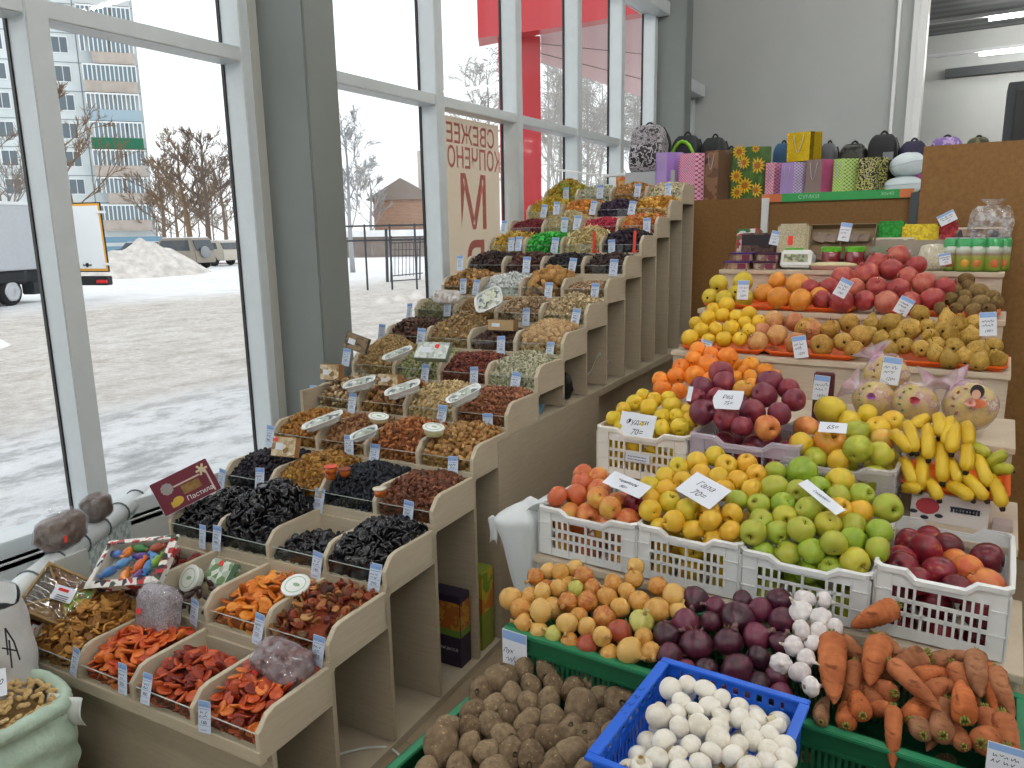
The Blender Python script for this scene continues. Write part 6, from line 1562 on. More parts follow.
POMP = [pom_proto(s, skin([(.3, '#b9724c'), (.5, '#c88e56'), (.75, '#d0a262')], 1.6, .45, .4, rand=.5, spots=('#8a5c3c', 7, .62))) for s in (1, 2)]
def pear_proto(seed, mat, name='pear', neck=1.0):
    m = MB(); P = [(0, -.86), (.12, -.90), (.35, -.93), (.62, -.84), (.84, -.58), (.97, -.22), (1.0, .10), (.92, .42), (.74, .74), (.55, 1.0*neck), (.44, 1.22*neck), (.38, 1.42*neck), (.30, 1.58*neck), (.16, 1.66*neck), (0, 1.66*neck)]
    m.lathe(P, n=24, wob=lambda a, t: 1+.03*math.sin(2*a+seed)+.015*math.sin(5*a+seed))
    def bend(p): return Vector((p.x+.05*max(0, p.z)**2, p.y, p.z))
    m.warp(bend); s = MB(); s.tube([(.13*neck, 0, 1.6*neck), (.17, 0, 1.85*neck), (.26, .04, 2.1*neck)], [.05, .04, .055], 6)
    c = MB(); c.lathe([(0, -.87), (.1, -.9), (.16, -.925), (.13, -.945), (.05, -.90), (0, -.90)][::1], n=10, wob=lambda a, t: 1+.2*math.cos(5*a))
    return proto(name, m.mesh(name, mat, True), [('stem', s.mesh('stem', flat('#4a3520', .8), True)), ('calyx', c.mesh('calyx', flat('#33261a', .9), True))])
PEAR = [pear_proto(s, skin([(.3, '#9c7a30'), (.5, '#b08c3c'), (.75, '#c39c4a')], 1.8, .5, .3, rand=.5, spots=('#7a5c2a', 6, .58))) for s in (1, 2)]
QUI = [pear_proto(s, skin([(.3, '#b8a42a'), (.55, '#ccb236'), (.8, '#d6bc3c')], 1.5, .45, .35, rand=.4), 'quince', .72) for s in (1, 2)]
RUS = [pear_proto(s, skin([(.3, '#a87c34'), (.5, '#b88c42'), (.75, '#c29a4e')], 2, .55, .3, rand=.4, spots=('#8a6228', 9, .56)), 'russet_pear', .62) for s in (1, 2)]
def kiwi_proto(seed):
    m = MB(); m.ball((0, 0, 0), (.88, .86, 1.08), 22, 14); s = MB(); s.ball((0, 0, 1.06), (.12, .12, .05), 8, 5)
    return proto('kiwi', m.mesh('kiwi', skin([(.3, '#6e5634'), (.55, '#836a42'), (.8, '#937a50')], 3, .8, .15, rand=.4, bump=.0015, bscale=40), True), [('stem_end', s.mesh('stem_end', flat('#3d2f1c', .9), True))])
KIW = [kiwi_proto(1)]
def onion_proto(seed, mat, neck_c, name='onion', h=.86):
    m = MB(); P = [(0, -h), (.14, -h*.99), (.4, -h*.9), (.72, -h*.64), (.93, -h*.28), (1, .06), (.94, h*.38), (.74, h*.72), (.48, h*.94), (.28, h*1.08), (.17, h*1.22)]
    m.lathe(P, n=26, wob=lambda a, t: 1+.025*math.sin(3*a+seed)+.012*math.sin(9*a+seed))
    k = MB(); k.lathe([(.175, h*1.19), (.14, h*1.34), (.13, h*1.5), (.20, h*1.72), (.05, h*1.66)], n=12, wob=lambda a, t: 1+.35*t*math.sin(4*a+seed)); k.warp(lambda p: Vector((p.x+.25*max(0, p.z-h*1.2)**1.3, p.y, p.z)))
    r = MB(); rr = random.Random(seed)
    for i in range(9): a = rr.uniform(0, 2*PI); r.tube([(.07*math.cos(a), .07*math.sin(a), -h*.98), (.16*math.cos(a), .16*math.sin(a), -h*1.1), (.2*math.cos(a+.5), .22*math.sin(a+.3), -h*rr.uniform(1.15, 1.3))], [.016, .012, .006], 4)
    return proto(name, m.mesh(name, mat, True), [('dry_neck', k.mesh('dry_neck', flat(neck_c, .6), True)), ('root_tuft', r.mesh('root_tuft', flat('#a08a64', .9)))])
def onion_skin(stops, rand=.6, rough=.3):
    t = NT('onion_skin'); f = noise_tex(t, 2.0, 3); tc = t.n('ShaderNodeTexCoord'); sep = t.n('ShaderNodeSeparateXYZ'); t.l(tc.outputs['Object'], sep.inputs[0])
    at2 = t.n('ShaderNodeMath', operation='ARCTAN2'); t.l(sep.outputs[0], at2.inputs[0]); t.l(sep.outputs[1], at2.inputs[1])
    sn = t.n('ShaderNodeMath', operation='MULTIPLY'); t.l(at2.outputs[0], sn.inputs[0]); sn.inputs[1].default_value = 17; s2 = t.n('ShaderNodeMath', operation='SINE'); t.l(sn.outputs[0], s2.inputs[0])
    oi = t.n('ShaderNodeObjectInfo'); a = t.n('ShaderNodeMath', operation='MULTIPLY_ADD'); t.l(oi.outputs['Random'], a.inputs[0]); a.inputs[1].default_value = rand; a.inputs[2].default_value = -rand/2
    b = t.n('ShaderNodeMath', operation='ADD'); t.l(f, b.inputs[0]); t.l(a.outputs[0], b.inputs[1]); c = t.n('ShaderNodeMath', operation='MULTIPLY_ADD'); t.l(s2.outputs[0], c.inputs[0]); c.inputs[1].default_value = .05; t.l(b.outputs[0], c.inputs[2])
    bsdf(t, ramp(t, c.outputs[0], [(p, lin(x)) for p, x in stops]), rough, .5); return t.m
MO = onion_skin([(.05, '#a8562a'), (.22, '#b97a34'), (.45, '#c79244'), (.8, '#d2a85e')], .75)
ON = [onion_proto(s, MO, '#b08a50') for s in (1, 2, 3)]
ONR = [onion_proto(s, onion_skin([(.2, '#8e3a26'), (.6, '#a44a30')], .3), '#8a5a3c') for s in (4,)]
ONG = [onion_proto(5, onion_skin([(.3, '#a8a844'), (.7, '#c2bb6a')], .3), '#b0a060')]
RO = [onion_proto(s, onion_skin([(.2, '#2c141e'), (.45, '#45202e'), (.75, '#6a2a40')], .6, .28), '#7a5a58', 'red_onion') for s in (1, 2, 3)]
def garlic_proto(seed):
    m = MB(); P = [(0, -.62), (.3, -.66), (.66, -.56), (.93, -.22), (1, .1), (.88, .42), (.58, .68), (.32, .86), (.2, 1.1), (.17, 1.35), (.0, 1.36)]
    m.lathe(P, n=36, wob=lambda a, t: 1+.10*abs(math.sin(4*a+seed))*math.sin(PI*min(1, t*1.25))-.05)
    r = MB(); r.ball((0, 0, -.66), (.26, .26, .07), 10, 5)
    s = MB(); s.tube([(0, 0, 1.25), (.03, 0, 1.5), (.1, 0, 1.75)], [.16, .12, .10], 7)
    return proto('garlic_bulb', m.mesh('garlic_bulb', skin([(.3, '#cfc4c4'), (.6, '#dfd8d6'), (.8, '#e6e1dd')], 2.5, .5, .3, rand=.3, spots=('#c8b0ba', 3, .68)), True), [('root_plate', r.mesh('root_plate', flat('#9a866c', .9), True)), ('dry_stalk', s.mesh('dry_stalk', flat('#cfc2ac', .7), True))])
GAR = [garlic_proto(s) for s in (1, 2)]
def potato_proto(seed):
    m = MB(); m.ball((0, 0, 0), (1.24, 1.0, .92), 26, 18)
    m.warp(lambda p: p*(1+.16*noise.noise(p*1.0+Vector((seed*5, 0, 0)))+.04*noise.noise(p*3+Vector((seed, 3, 0)))))
    return proto('potato', m.mesh('potato', M_pot, True))
M_pot = skin([(.25, '#67543f'), (.5, '#7d6a53'), (.75, '#927e63')], 2.2, .85, .2, rand=.35, spots=('#b09a78', 5, .64), bump=.002, bscale=10)
POT = [potato_proto(s) for s in (1, 2, 3, 4)]
def mushroom_proto(seed, open_=0):
    c = MB(); P = [(0, .84), (.25, .82), (.55, .72), (.82, .50), (.97, .18), (1.0, -.08), (.94, -.34), (.78, -.52), (.58, -.58), (.42, -.54), (0, -.5)]
    c.lathe(P[::-1], n=24, wob=lambda a, t: 1+.02*math.sin(3*a+seed))
    s = MB(); s.lathe([(0, -1.0), (.28, -1.0), (.38, -.95), (.37, -.7), (.42, -.5), (.38, -.4)], n=14, wob=lambda a, t: 1+.05*math.sin(3*a+seed))
    root = MB(); root.ball((0, 0, -1.0), (.27, .27, .03), 10, 5)
    return proto('mushroom', c.mesh('mushroom', M_mush, True), [('stalk', s.mesh('stalk', M_stalk, True)), ('cut_end', root.mesh('cut_end', flat('#b08a5a', .8), True))])
M_mush = skin([(.25, '#d9d0c0'), (.5, '#e6e0d4'), (.8, '#ebe7de')], 2, .5, .3, rand=.3, sss=0); M_stalk = skin([(.3, '#cfc29c'), (.7, '#dfd6ba')], 3, .6, .25, rand=.2)
MUS = [mushroom_proto(s) for s in (1, 2)]
def carrot_proto(seed):
    m = MB(); rr = random.Random(seed); P = [(0, 0)]; prof = [(.0, .55), (.04, .86), (.12, 1.0), (.3, .98), (.5, .88), (.7, .72), (.85, .50), (.94, .30), (1, .08)]
    def rad(t):
        for (a, b), (c, d) in zip(prof, prof[1:]):
            if a <= t <= c: return b+(d-b)*(t-a)/(c-a)
        return .08
    N = 26
    pts = [(rad(i/N)*(1+.035*math.sin(i*2.1+seed)+.03*rr.uniform(-1, 1)), i/N) for i in range(N+1)]
    m.lathe([(0, 0)]+pts+[(0, 1.004)], n=16, wob=lambda a, t: 1+.04*math.sin(2*a+seed))
    cr = MB()
    for k in range(7): a = k*.9+seed; cr.tube([(.25*math.cos(a)*.8, .25*math.sin(a)*.8, .005), (.3*math.cos(a), .3*math.sin(a), -.03), (.36*math.cos(a), .36*math.sin(a), -.055-.02*(k % 3))], [.13, .10, .06], 5)
    return m, cr
M_car = NT('carrot_skin')
_oi = M_car.n('ShaderNodeObjectInfo'); _f = noise_tex(M_car, 14, 5, stretch=(1, 1, 1)); _g = noise_tex(M_car, 60, 3, stretch=(.35, .35, 1.6))
_c1 = ramp(M_car, _oi.outputs['Random'], [(0, lin('#cc7440')), (.5, lin('#b67048')), (1, lin('#a07a5c'))]); _m = ramp(M_car, _f, [(.4, (1, 1, 1)), (.62, (.62, .54, .48))]); _m2 = ramp(M_car, _g, [(.33, (.35, .28, .24)), (.42, (1, 1, 1))])
bsdf(M_car, mixrgb(M_car, .8, mixrgb(M_car, 1.0, _c1, _m, 'MULTIPLY'), _m2, 'MULTIPLY'), .75, .25, bump=_g, bump_d=.002)
M_crown = flat('#7d7a34', .8)
def carrot(p0, p1, R, bend=0.0, seed=1, label='', pos=0):
    """carrot from its thick end p0 to its tip p1 (world)"""
    m, cr = carrot_proto(seed); ax_ = p1-p0; L = ax_.length; M3 = look_m(ax_, seed*1.3)
    side = M3@Vector((1, 0, 0))
    def wp(p): return p0+M3@Vector((p.x*R, p.y*R, p.z*L))+side*(bend*L*math.sin(PI*max(0, min(1, p.z))))
    m.warp(wp); cr.warp(lambda p: p0+M3@Vector((p.x*R, p.y*R, p.z*R*4)))
    loc = (p0+p1)/2; r = empty('carrot', loc, label, 'carrot', 'carrots in the green crate')
    part('root', m, M_car.m, r, smooth=True); part('leaf_stub', cr, M_crown, r, smooth=True)
    return r
def banana(p0, mid, p1, R, seed=1, label='', green=False, grp='bananas on the orange tray'):
    """banana from stalk p0 over mid to the black tip p1"""
    def q(t): return p0*(1-t)**2+mid*2*t*(1-t)+p1*t*t
    N = 20; path = [q(i/N) for i in range(N+1)]
    rr = [R*min(1, .42+.9*min(1, i/N*3.2), .30+1.1*((1-i/N)*5)**.8 if i > N*.8 else 9) for i in range(N+1)]
    m = MB(); P = path; V = []; Fc = []; n = 10; up = None
    for i, p in enumerate(P):
        t = (P[min(i+1, N)]-P[max(i-1, 0)]).normalized()
        if up is None: up = t.orthogonal().normalized()
        up = (up-t*up.dot(t)).normalized(); s = t.cross(up)
        for k in range(n):
            a = 2*PI*k/n; ra = rr[i]*(1+.07*math.cos(5*a)); V.append(p+(up*math.cos(a)+s*math.sin(a))*ra)
    for i in range(N):
        for k in range(n): Fc.append((i*n+k, i*n+(k+1) % n, (i+1)*n+(k+1) % n, (i+1)*n+k))
    m.add(V, Fc+[tuple(range(n-1, -1, -1)), tuple(N*n+k for k in range(n))])
    r = empty('banana', q(.5), label, 'banana', grp)
    part('peel', m, M_bang if green else M_ban, r, smooth=True)
    d = (p1-q(.93)).normalized(); t_ = MB(); t_.tube([p1-d*R*.15, p1+d*R*.25, p1+d*R*.55], [R*.42, R*.40, R*.28], 8); part('black_tip', t_, flat('#2b2118', .9), r, smooth=True)
    d = (p0-q(.07)).normalized(); t_ = MB(); t_.tube([p0-d*R*.1, p0+d*R*.5, p0+d*R*1.0], [R*.42, R*.34, R*.40], 8); part('stalk', t_, flat('#a59a3a', .7), r, smooth=True)
    return r
M_ban = skin([(.3, '#c29c20'), (.55, '#d4ae26'), (.8, '#dcbc3c')], 9, .42, .4, rand=.3, spots=('#8a6a22', 30, .70)); M_bang = skin([(.3, '#8f962a'), (.7, '#b0a832')], 9, .42, .4, rand=.2)

# ------------------------------------------------------------------ heaps of fruit
ORD = ['first', 'second', 'third', 'fourth', 'fifth', 'sixth', 'seventh', 'eighth', 'ninth', 'tenth', 'eleventh', 'twelfth', 'thirteenth', 'fourteenth', 'fifteenth', 'sixteenth', 'seventeenth', 'eighteenth']
PILES = []
def heap_of(lst, org, sc, surf, R0, protos, fr, what, place, group, cat, name=None, rng_=(.84, 1.18), box=None, sx=None, keep=.92, tilt=None, fill=None, lie=False, push=24, zmin=None, only=None, minr=0):
    """lst: (px,py,r) in a crop with origin org and scale sc. surf=(y0,z0,slope): plane in frame fr on which the centres lie.
    box=(x0,x1,y0,y1) keeps the fruit inside its container. fill=(nx,ny,zs...) adds the layer underneath."""
    y0, z0, sl = surf; n = (fr.Z-fr.Y*sl).normalized(); k = n.dot(fr.w(0, y0, z0)); items = []
    for t in lst:
        px, py, r = org[0]+t[0]*sc, org[1]+t[1]*sc, t[2]*sc; c = on_plane(px, py, n, k); dep = (c-CAM).dot(FF)
        R = max(rng_[0]*R0, min(rng_[1]*R0, r*dep/FPX)); items.append([c, R, True, t[3] if len(t) > 3 else None, c.copy()])
    if fill:
        x0, x1, fy0, fy1, zz = fill
        for z in zz:
            ny = max(1, int((fy1-fy0)/(R0*1.95))); nx = max(1, int((x1-x0)/(R0*2.0)))
            for a in range(nx):
                for b in range(ny):
                    if b > 1 and z < max(zz): continue
                    c = fr.w(x0+(x1-x0)*(a+.5)/nx+random.uniform(-.003, .003), fy0+R0*1.0+(fy1-fy0-2*R0)*(b/max(1, ny-1)), z); items.append([c, R0*random.uniform(.9, 1.02), False, None, c.copy()])
    for it in range(push):
        for i in range(len(items)):
            for j in range(i):
                d = items[i][0]-items[j][0]; L = d.length; mn = keep*(items[i][1]+items[j][1])
                if L < mn:
                    d = (d/L if L > 1e-6 else Vector((0, 0, 1)))*(mn-L)*.5
                    wi, wj = (1, 1) if items[i][2] == items[j][2] else ((.25, 1.75) if items[i][2] else (1.75, .25))
                    items[i][0] += d*wi; items[j][0] -= d*wj
        for q in items:
            q[0] += (q[4]-q[0])*.10
            if box:
                x, y, z = q[0].dot(fr.X), q[0].dot(fr.Y), q[0].z
                if box[4] is None or z-q[1]*.3 < box[4]:
                    x = min(max(x, box[0]+q[1]), box[1]-q[1]); y = min(max(y, box[2]+q[1]), box[3]-q[1]); q[0] = fr.w(x, y, z)
            if zmin is not None: q[0].z = max(q[0].z, zmin+q[1]*.9)
    out = []
    for c, R, vis, kind, _o in items:
        P = kind if kind else protos
        if isinstance(P, (list, tuple)): P = P[random.randrange(len(P))]
        if tilt: R3 = tilt()
        else: R3 = rand_rot()
        s = R*random.uniform(.97, 1.0); o = copy_tree(P, mat4(R3, c, (s*random.uniform(.96, 1.04), s, s*random.uniform(.95, 1.04))), None, group, cat); o.name = name or P.name.split('.')[0]
        out.append((o, R))
    PILES.append((what, place, out)); return out
def pear_tilt():
    return D.R.to_3x3()@Euler((random.uniform(-1.75, -.7) if random.random() < .85 else random.uniform(.2, 1.2), 0, 0)).to_matrix()@Euler((0, random.uniform(-.5, .5), random.uniform(-PI, PI))).to_matrix()
def up_tilt(a=.7):
    return lambda: Euler((random.uniform(-a, a), random.uniform(-a, a), random.uniform(-PI, PI))).to_matrix()
s6 = .15625
# A pink and orange apples
heap_of([(255, 365, 58), (390, 365, 88), (490, 415, 45), (620, 380, 80), (430, 110, 62), (395, 150, 65), (505, 195, 75), (330, 220, 75), (250, 270, 75), (515, 305, 75), (625, 270, 62), (715, 300, 80, AP_RED[0]), (470, 105, 55), (815, 205, 45), (560, 330, 60)],
        (520, 460), s6, (1.90, .795, .26), .040, AP_PINK, D, 'pink and orange apple', 'crate by plastic bag', 'pink and orange apples', 'apple', 'apple', box=(-1.122, -.818, 1.88, 2.235, .80), fill=(-1.12, -.82, 1.885, 2.23, (.678, .735)))
# B yellow apples
b6 = [(205, 205, 75), (200, 120, 52), (330, 125, 75), (335, 285, 66), (435, 200, 85), (450, 335, 75), (580, 300, 75), (700, 220, 75), (705, 340, 60), (585, 360, 60), (255, 70, 60), (820, 60, 75), (750, 120, 50, AP_GRN[0]), (560, 215, 60), (250, 300, 45)]
b5 = [(575, 620, 60), (660, 560, 60), (750, 550, 75), (850, 520, 50), (945, 545, 75), (1010, 640, 55), (885, 620, 60), (660, 640, 52), (800, 600, 55), (930, 690, 55), (500, 705, 58), (1040, 560, 60), (1075, 600, 50)]
b6 += [((580-620)/s6+x, (380-480)/s6+y, r) for x, y, r in b5]
heap_of(b6, (620, 480), s6, (1.90, .80, .42), .038, AP_YEL, D, 'yellow apple', 'crate beside green apples', 'yellow apples', 'apple', 'apple', box=(-.800, -.526, 1.88, 2.235, .80), fill=(-.80, -.525, 1.885, 2.23, (.678, .735)))
# C green apples
c6 = [(235, 245, 88), (285, 130, 70), (430, 370, 90), (265, 360, 75), (395, 235, 75), (430, 95, 82, AP_MIXG[0]), (550, 260, 90), (525, 180, 60), (670, 155, 90, AP_MIXG[0]), (590, 70, 82), (700, 310, 80), (575, 385, 55), (655, 440, 85), (830, 415, 95, AP_MIXG[0]), (850, 260, 90), (845, 145, 82), (250, 30, 72), (400, 10, 82), (850, 70, 82, AP_YEL[0]), (1000, 200, 80), (965, 310, 62), (520, 450, 50)]
c4 = [(30, 360, 45), (60, 440, 60), (135, 355, 65), (240, 655, 52), (250, 415, 58, AP_YEL[0]), (345, 465, 46), (350, 510, 50, AP_YEL[1]), (440, 500, 60), (180, 500, 56), (205, 420, 40), (130, 430, 45), (300, 440, 45)]
c6 += [((768-720)/s6+t[0]*.25/s6, (384-500)/s6+t[1]*.25/s6, t[2]*.25/s6)+tuple(t[3:]) for t in c4]
heap_of(c6, (720, 500), s6, (1.90, .795, .42), .041, AP_GRN, D, 'green apple', 'crate of green apples', 'green apples', 'apple', 'apple', box=(-.508, -.212, 1.88, 2.235, .80), fill=(-.508, -.212, 1.885, 2.23, (.678, .735)), rng_=(.82, 1.12))
# D dark red apples
heap_of([(270, 265, 95), (360, 350, 110), (500, 300, 100), (190, 425, 105), (490, 470, 108), (640, 440, 100, AP_MIXO[0]), (810, 400, 112), (790, 560, 112, AP_PINK[0]), (590, 570, 70), (340, 530, 70), (150, 325, 55), (560, 380, 70, AP_MIXO[0]), (430, 260, 60)],
        (864, 500), s6, (1.91, .765, .05), .041, AP_RED, D, 'dark red apple', 'half full end crate', 'dark red apples', 'apple', 'apple', box=(-.192, .068, 1.89, 2.245, .90), fill=(-.19, .066, 1.895, 2.24, (.678, .72)))
# rear row: yellow
heap_of([(205, 255, 52), (235, 300, 48), (345, 150, 56), (280, 185, 46), (440, 180, 60), (480, 120, 55), (590, 165, 65), (540, 235, 55), (525, 310, 60), (640, 300, 62), (690, 200, 52), (690, 255, 48), (545, 120, 45), (420, 110, 45), (350, 260, 55), (420, 290, 55), (620, 235, 45)],
        (580, 380), s6, (2.30, .955, .30), .033, AP_YEL2, D, 'small yellow apple', 'cream upper crate', 'small yellow apples', 'apple', 'apple', box=(-1.122, -.820, 2.277, 2.62, .96), fill=(-1.12, -.82, 2.28, 2.62, (.825, .888)))
# plum red apples
heap_of([(520, 350, 80), (400, 440, 80), (525, 400, 82), (400, 590, 86), (390, 500, 65), (555, 630, 82), (720, 590, 86), (800, 470, 86), (835, 420, 86), (890, 600, 78), (985, 510, 80), (815, 690, 86, AP_PINK[1]), (660, 450, 62, AP_MIXO[0]), (620, 520, 70), (470, 500, 70), (650, 680, 60), (940, 440, 60)],
        (640, 320), s6, (2.31, .985, .36), .043, AP_PLUM, D, 'purple red apple', 'frosted crate with white card', 'purple red apples', 'apple', 'apple', box=(-.79, -.475, 2.277, 2.62, .99), fill=(-.79, -.476, 2.28, 2.62, (.83, .90)))
# mixed apples
heap_of([(260, 455, 105, QUI), (105, 565, 85, AP_PINK), (240, 675, 110, AP_MIXO), (60, 685, 70, AP_YEL), (435, 600, 95, AP_MIXG), (585, 735, 90, AP_MIXG), (415, 740, 90, AP_MIXG), (570, 560, 80, AP_YEL2), (640, 530, 75, AP_YEL2), (490, 480, 62, AP_YEL2), (590, 640, 52, AP_PINK), (330, 760, 60, AP_YEL), (150, 755, 60, AP_MIXG), (380, 520, 55, AP_YEL2)],
        (790, 340), s6, (2.31, .945, .22), .043, AP_MIXG, D, 'mixed-colour apple', 'frosted crate near bananas', 'mixed apples', 'apple', None, box=(-.512, -.220, 2.277, 2.62, .95), fill=(-.512, -.22, 2.28, 2.62, (.825, .88)))
# oranges and mandarins behind the upper crates
heap_of([(390, 210, 60), (330, 265, 60), (455, 285, 76), (545, 245, 70), (230, 355, 62), (345, 360, 72), (140, 430, 62), (250, 455, 56), (170, 385, 40), (520, 320, 50), (430, 380, 60), (430, 220, 55), (280, 300, 50)],
        (640, 320), s6, (2.67, .985, .50), .040, ORG, D, 'orange', 'heap behind the small yellow apples', 'oranges', 'orange', 'orange', zmin=.946)
heap_of([(610, 280, 46), (695, 290, 56), (800, 320, 54), (635, 355, 46), (715, 370, 54), (725, 410, 44), (845, 365, 44), (935, 425, 34), (660, 330, 40), (780, 380, 42), (870, 400, 38)],
        (640, 320), s6, (2.70, .99, .42), .033, MAN, D, 'mandarin', 'heap behind purple apples', 'mandarins', 'mandarin', 'mandarin', zmin=.946)
# s3 trays
tray(-1.13, -.79, 3.04, 3.36, ST[2][1], 'orange tray of lemons at the open end of its shelf')
tray(-.78, -.45, 3.04, 3.36, ST[2][1], 'orange tray of pale pomegranates next to the lemons')
tray(-.40, .03, 3.03, 3.37, ST[2][1], 'long orange tray of pears at the board end')
heap_of([(235, 530, 38), (195, 625, 55), (265, 580, 52), (310, 640, 47), (410, 635, 55), (510, 635, 48), (355, 570, 46), (455, 565, 55), (315, 500, 50), (395, 485, 50), (415, 420, 54), (490, 485, 46), (560, 470, 46), (555, 530, 42), (570, 580, 46), (620, 525, 34), (350, 440, 45)],
        (660, 240), s6, (3.07, 1.145, .62), .036, LEM, D, 'lemon', 'orange tray of lemons', 'lemons', 'lemon', 'lemon', zmin=1.108)
pl = [(650, 580, 42), (625, 650, 67), (750, 610, 70), (725, 520, 70), (860, 525, 62), (870, 660, 70), (960, 570, 75), (1010, 670, 58)]
heap_of(pl, (660, 240), s6, (3.08, 1.15, .50), .043, POMP, D, 'pale pomegranate', 'orange tray next to the lemons', 'pale pomegranates', 'pomegranate', 'pomegranate', zmin=1.108)
heap_of([(215, 615, 46), (155, 548, 46), (250, 550, 38), (300, 600, 38), (325, 525, 40), (372, 577, 44), (110, 605, 40), (345, 632, 32)],
        (768, 192), .25, (3.08, 1.15, .50), .042, RUS, D, 'russet pear', 'gap between the two orange trays', 'russet pears', 'pear', 'russet_pear', zmin=1.105, tilt=pear_tilt)
heap_of([(155, 155, 72), (300, 190, 74), (360, 90, 58), (405, 180, 48), (498, 192, 60), (535, 130, 48), (605, 165, 42), (700, 150, 56), (668, 240, 64), (125, 250, 56), (260, 295, 56), (370, 310, 60), (465, 285, 52), (565, 300, 62), (470, 355, 56), (650, 380, 60), (740, 320, 66), (810, 300, 50), (815, 385, 60), (170, 320, 45), (30, 220, 48), (60, 160, 45), (200, 235, 50), (430, 245, 42), (560, 235, 45), (740, 385, 45), (560, 385, 40)],
        (864, 300), s6, (3.08, 1.155, .48), .038, PEAR, D, 'yellow brown pear', 'long orange tray of pears', 'pears', 'pear', 'pear', zmin=1.108, tilt=pear_tilt, keep=.86)
# s2 trays
tray(-1.17, -.84, 3.44, 3.74, ST[1][1], 'orange tray of green yellow quinces on the second shelf')
tray(-.835, -.53, 3.44, 3.74, ST[1][1], 'orange tray of grapefruits on the second shelf')
tray(-.40, -.01, 3.44, 3.74, ST[1][1], 'orange tray of pomegranates and kiwis on the second shelf')
heap_of([(375, 280, 60), (320, 365, 52), (420, 370, 56), (530, 272, 66), (540, 375, 60), (470, 345, 45)], (660, 240), s6, (3.47, 1.285, .45), .046, QUI, D, 'green yellow quince', 'orange tray of quinces', 'quinces', 'quince', 'quince', zmin=1.246, tilt=pear_tilt)
heap_of([(660, 340, 64), (750, 265, 64), (880, 282, 78), (765, 380, 78), (925, 385, 75), (985, 370, 60)], (660, 240), s6, (3.48, 1.295, .50), .055, GRF, D, 'big orange grapefruit', 'orange tray of grapefruits', 'grapefruits', 'grapefruit', 'grapefruit', zmin=1.246)
heap_of([(280, 442, 50), (390, 435, 42), (478, 436, 48), (640, 424, 48), (585, 436, 40), (345, 385, 42), (435, 380, 42), (520, 390, 47), (605, 355, 46), (680, 385, 36), (310, 352, 48), (385, 318, 50), (508, 316, 48), (435, 298, 34), (515, 262, 46), (588, 300, 36), (235, 385, 32), (190, 385, 30), (245, 415, 35), (560, 340, 38)],
        (768, 192), .25, (3.47, 1.29, .72), .052, POM, D, 'red pomegranate', 'heap on the second shelf', 'red pomegranates', 'pomegranate', 'pomegranate', zmin=1.244, tilt=up_tilt(1.3))
heap_of([(690, 465, 28), (755, 465, 30), (820, 470, 30), (885, 472, 30), (720, 435, 32), (785, 438, 30), (857, 440, 34), (893, 440, 26), (755, 396, 33), (832, 396, 38), (800, 364, 32), (815, 378, 30), (790, 410, 28), (700, 440, 25), (870, 410, 28)],
        (768, 192), .25, (3.47, 1.285, .50), .034, KIW, D, 'brown kiwi', 'heap at the board end', 'kiwis', 'kiwi', 'kiwi', zmin=1.246)

# onions
o4 = [(130, 50, 40), (195, 32, 38), (60, 92, 42), (28, 125, 48), (135, 135, 52), (220, 105, 42), (310, 45, 38), (305, 105, 46), (375, 80, 44), (410, 40, 42), (460, 62, 36), (435, 125, 44), (358, 172, 50), (263, 158, 32), (52, 190, 42), (110, 220, 42), (160, 230, 38, ONG), (220, 205, 46), (300, 200, 42), (293, 265, 50, ONR), (420, 225, 54, ONR), (535, 190, 52, ONG), (515, 100, 46), (572, 132, 56), (635, 90, 52), (658, 145, 36), (585, 40, 44), (380, 310, 46), (470, 297, 58), (360, 262, 38), (520, 240, 40), (215, 275, 32), (265, 5, 45), (490, 0, 40), (545, 300, 38), (250, 45, 38, ONG)]
o4 += [((420-512)*4+x*s6*4, (500-576)*4+y*s6*4, r*s6*4) for x, y, r in ((800, 490, 55), (905, 530, 55), (800, 585, 60), (640, 650, 80), (810, 690, 80))]
o4 += [((520-512)*4+x*s6*4, (460-576)*4+y*s6*4, r*s6*4) for x, y, r in ((365, 720, 62), (270, 755, 50), (170, 745, 56), (740, 700, 60))]
heap_of(o4, (512, 576), .25, (1.53, .600, .40), .036, ON, D, 'golden onion', 'green crate of onions', 'golden onions', 'onion', 'onion', box=(-1.005, -.44, 1.51, 1.84, .60), rng_=(.72, 1.25), keep=.88)
r4 = [(740, 95, 56), (615, 245, 60), (640, 320, 56), (735, 270, 72), (700, 190, 60), (775, 375, 48), (865, 262, 62), (905, 378, 72), (910, 180, 72), (920, 100, 42), (980, 145, 52), (990, 240, 62), (985, 325, 52), (1000, 430, 48), (820, 180, 45), (815, 125, 36), (1070, 470, 52), (1080, 180, 58), (1070, 95, 55), (1040, 260, 50), (1030, 420, 52), (690, 370, 45), (840, 440, 50), (930, 455, 48)]
heap_of(r4, (512, 576), .25, (1.53, .600, .38), .037, RO, D, 'dark red onion', 'heap beside blue crate', 'dark red onions', 'onion', 'red_onion', rng_=(.75, 1.25), keep=.88)
heap_of([(155, 90, 44), (140, 145, 50), (210, 175, 44), (150, 220, 44), (105, 282, 42), (175, 270, 34), (150, 328, 40), (62, 355, 44), (115, 378, 46), (170, 442, 42), (245, 242, 44), (262, 205, 38), (200, 225, 30), (215, 95, 34)],
        (768, 576), .25, (1.53, .630, .36), .027, GAR, D, 'white garlic bulb', 'strip beside carrots', 'garlic bulbs', 'garlic', 'garlic_bulb', rng_=(.8, 1.2), keep=.86)
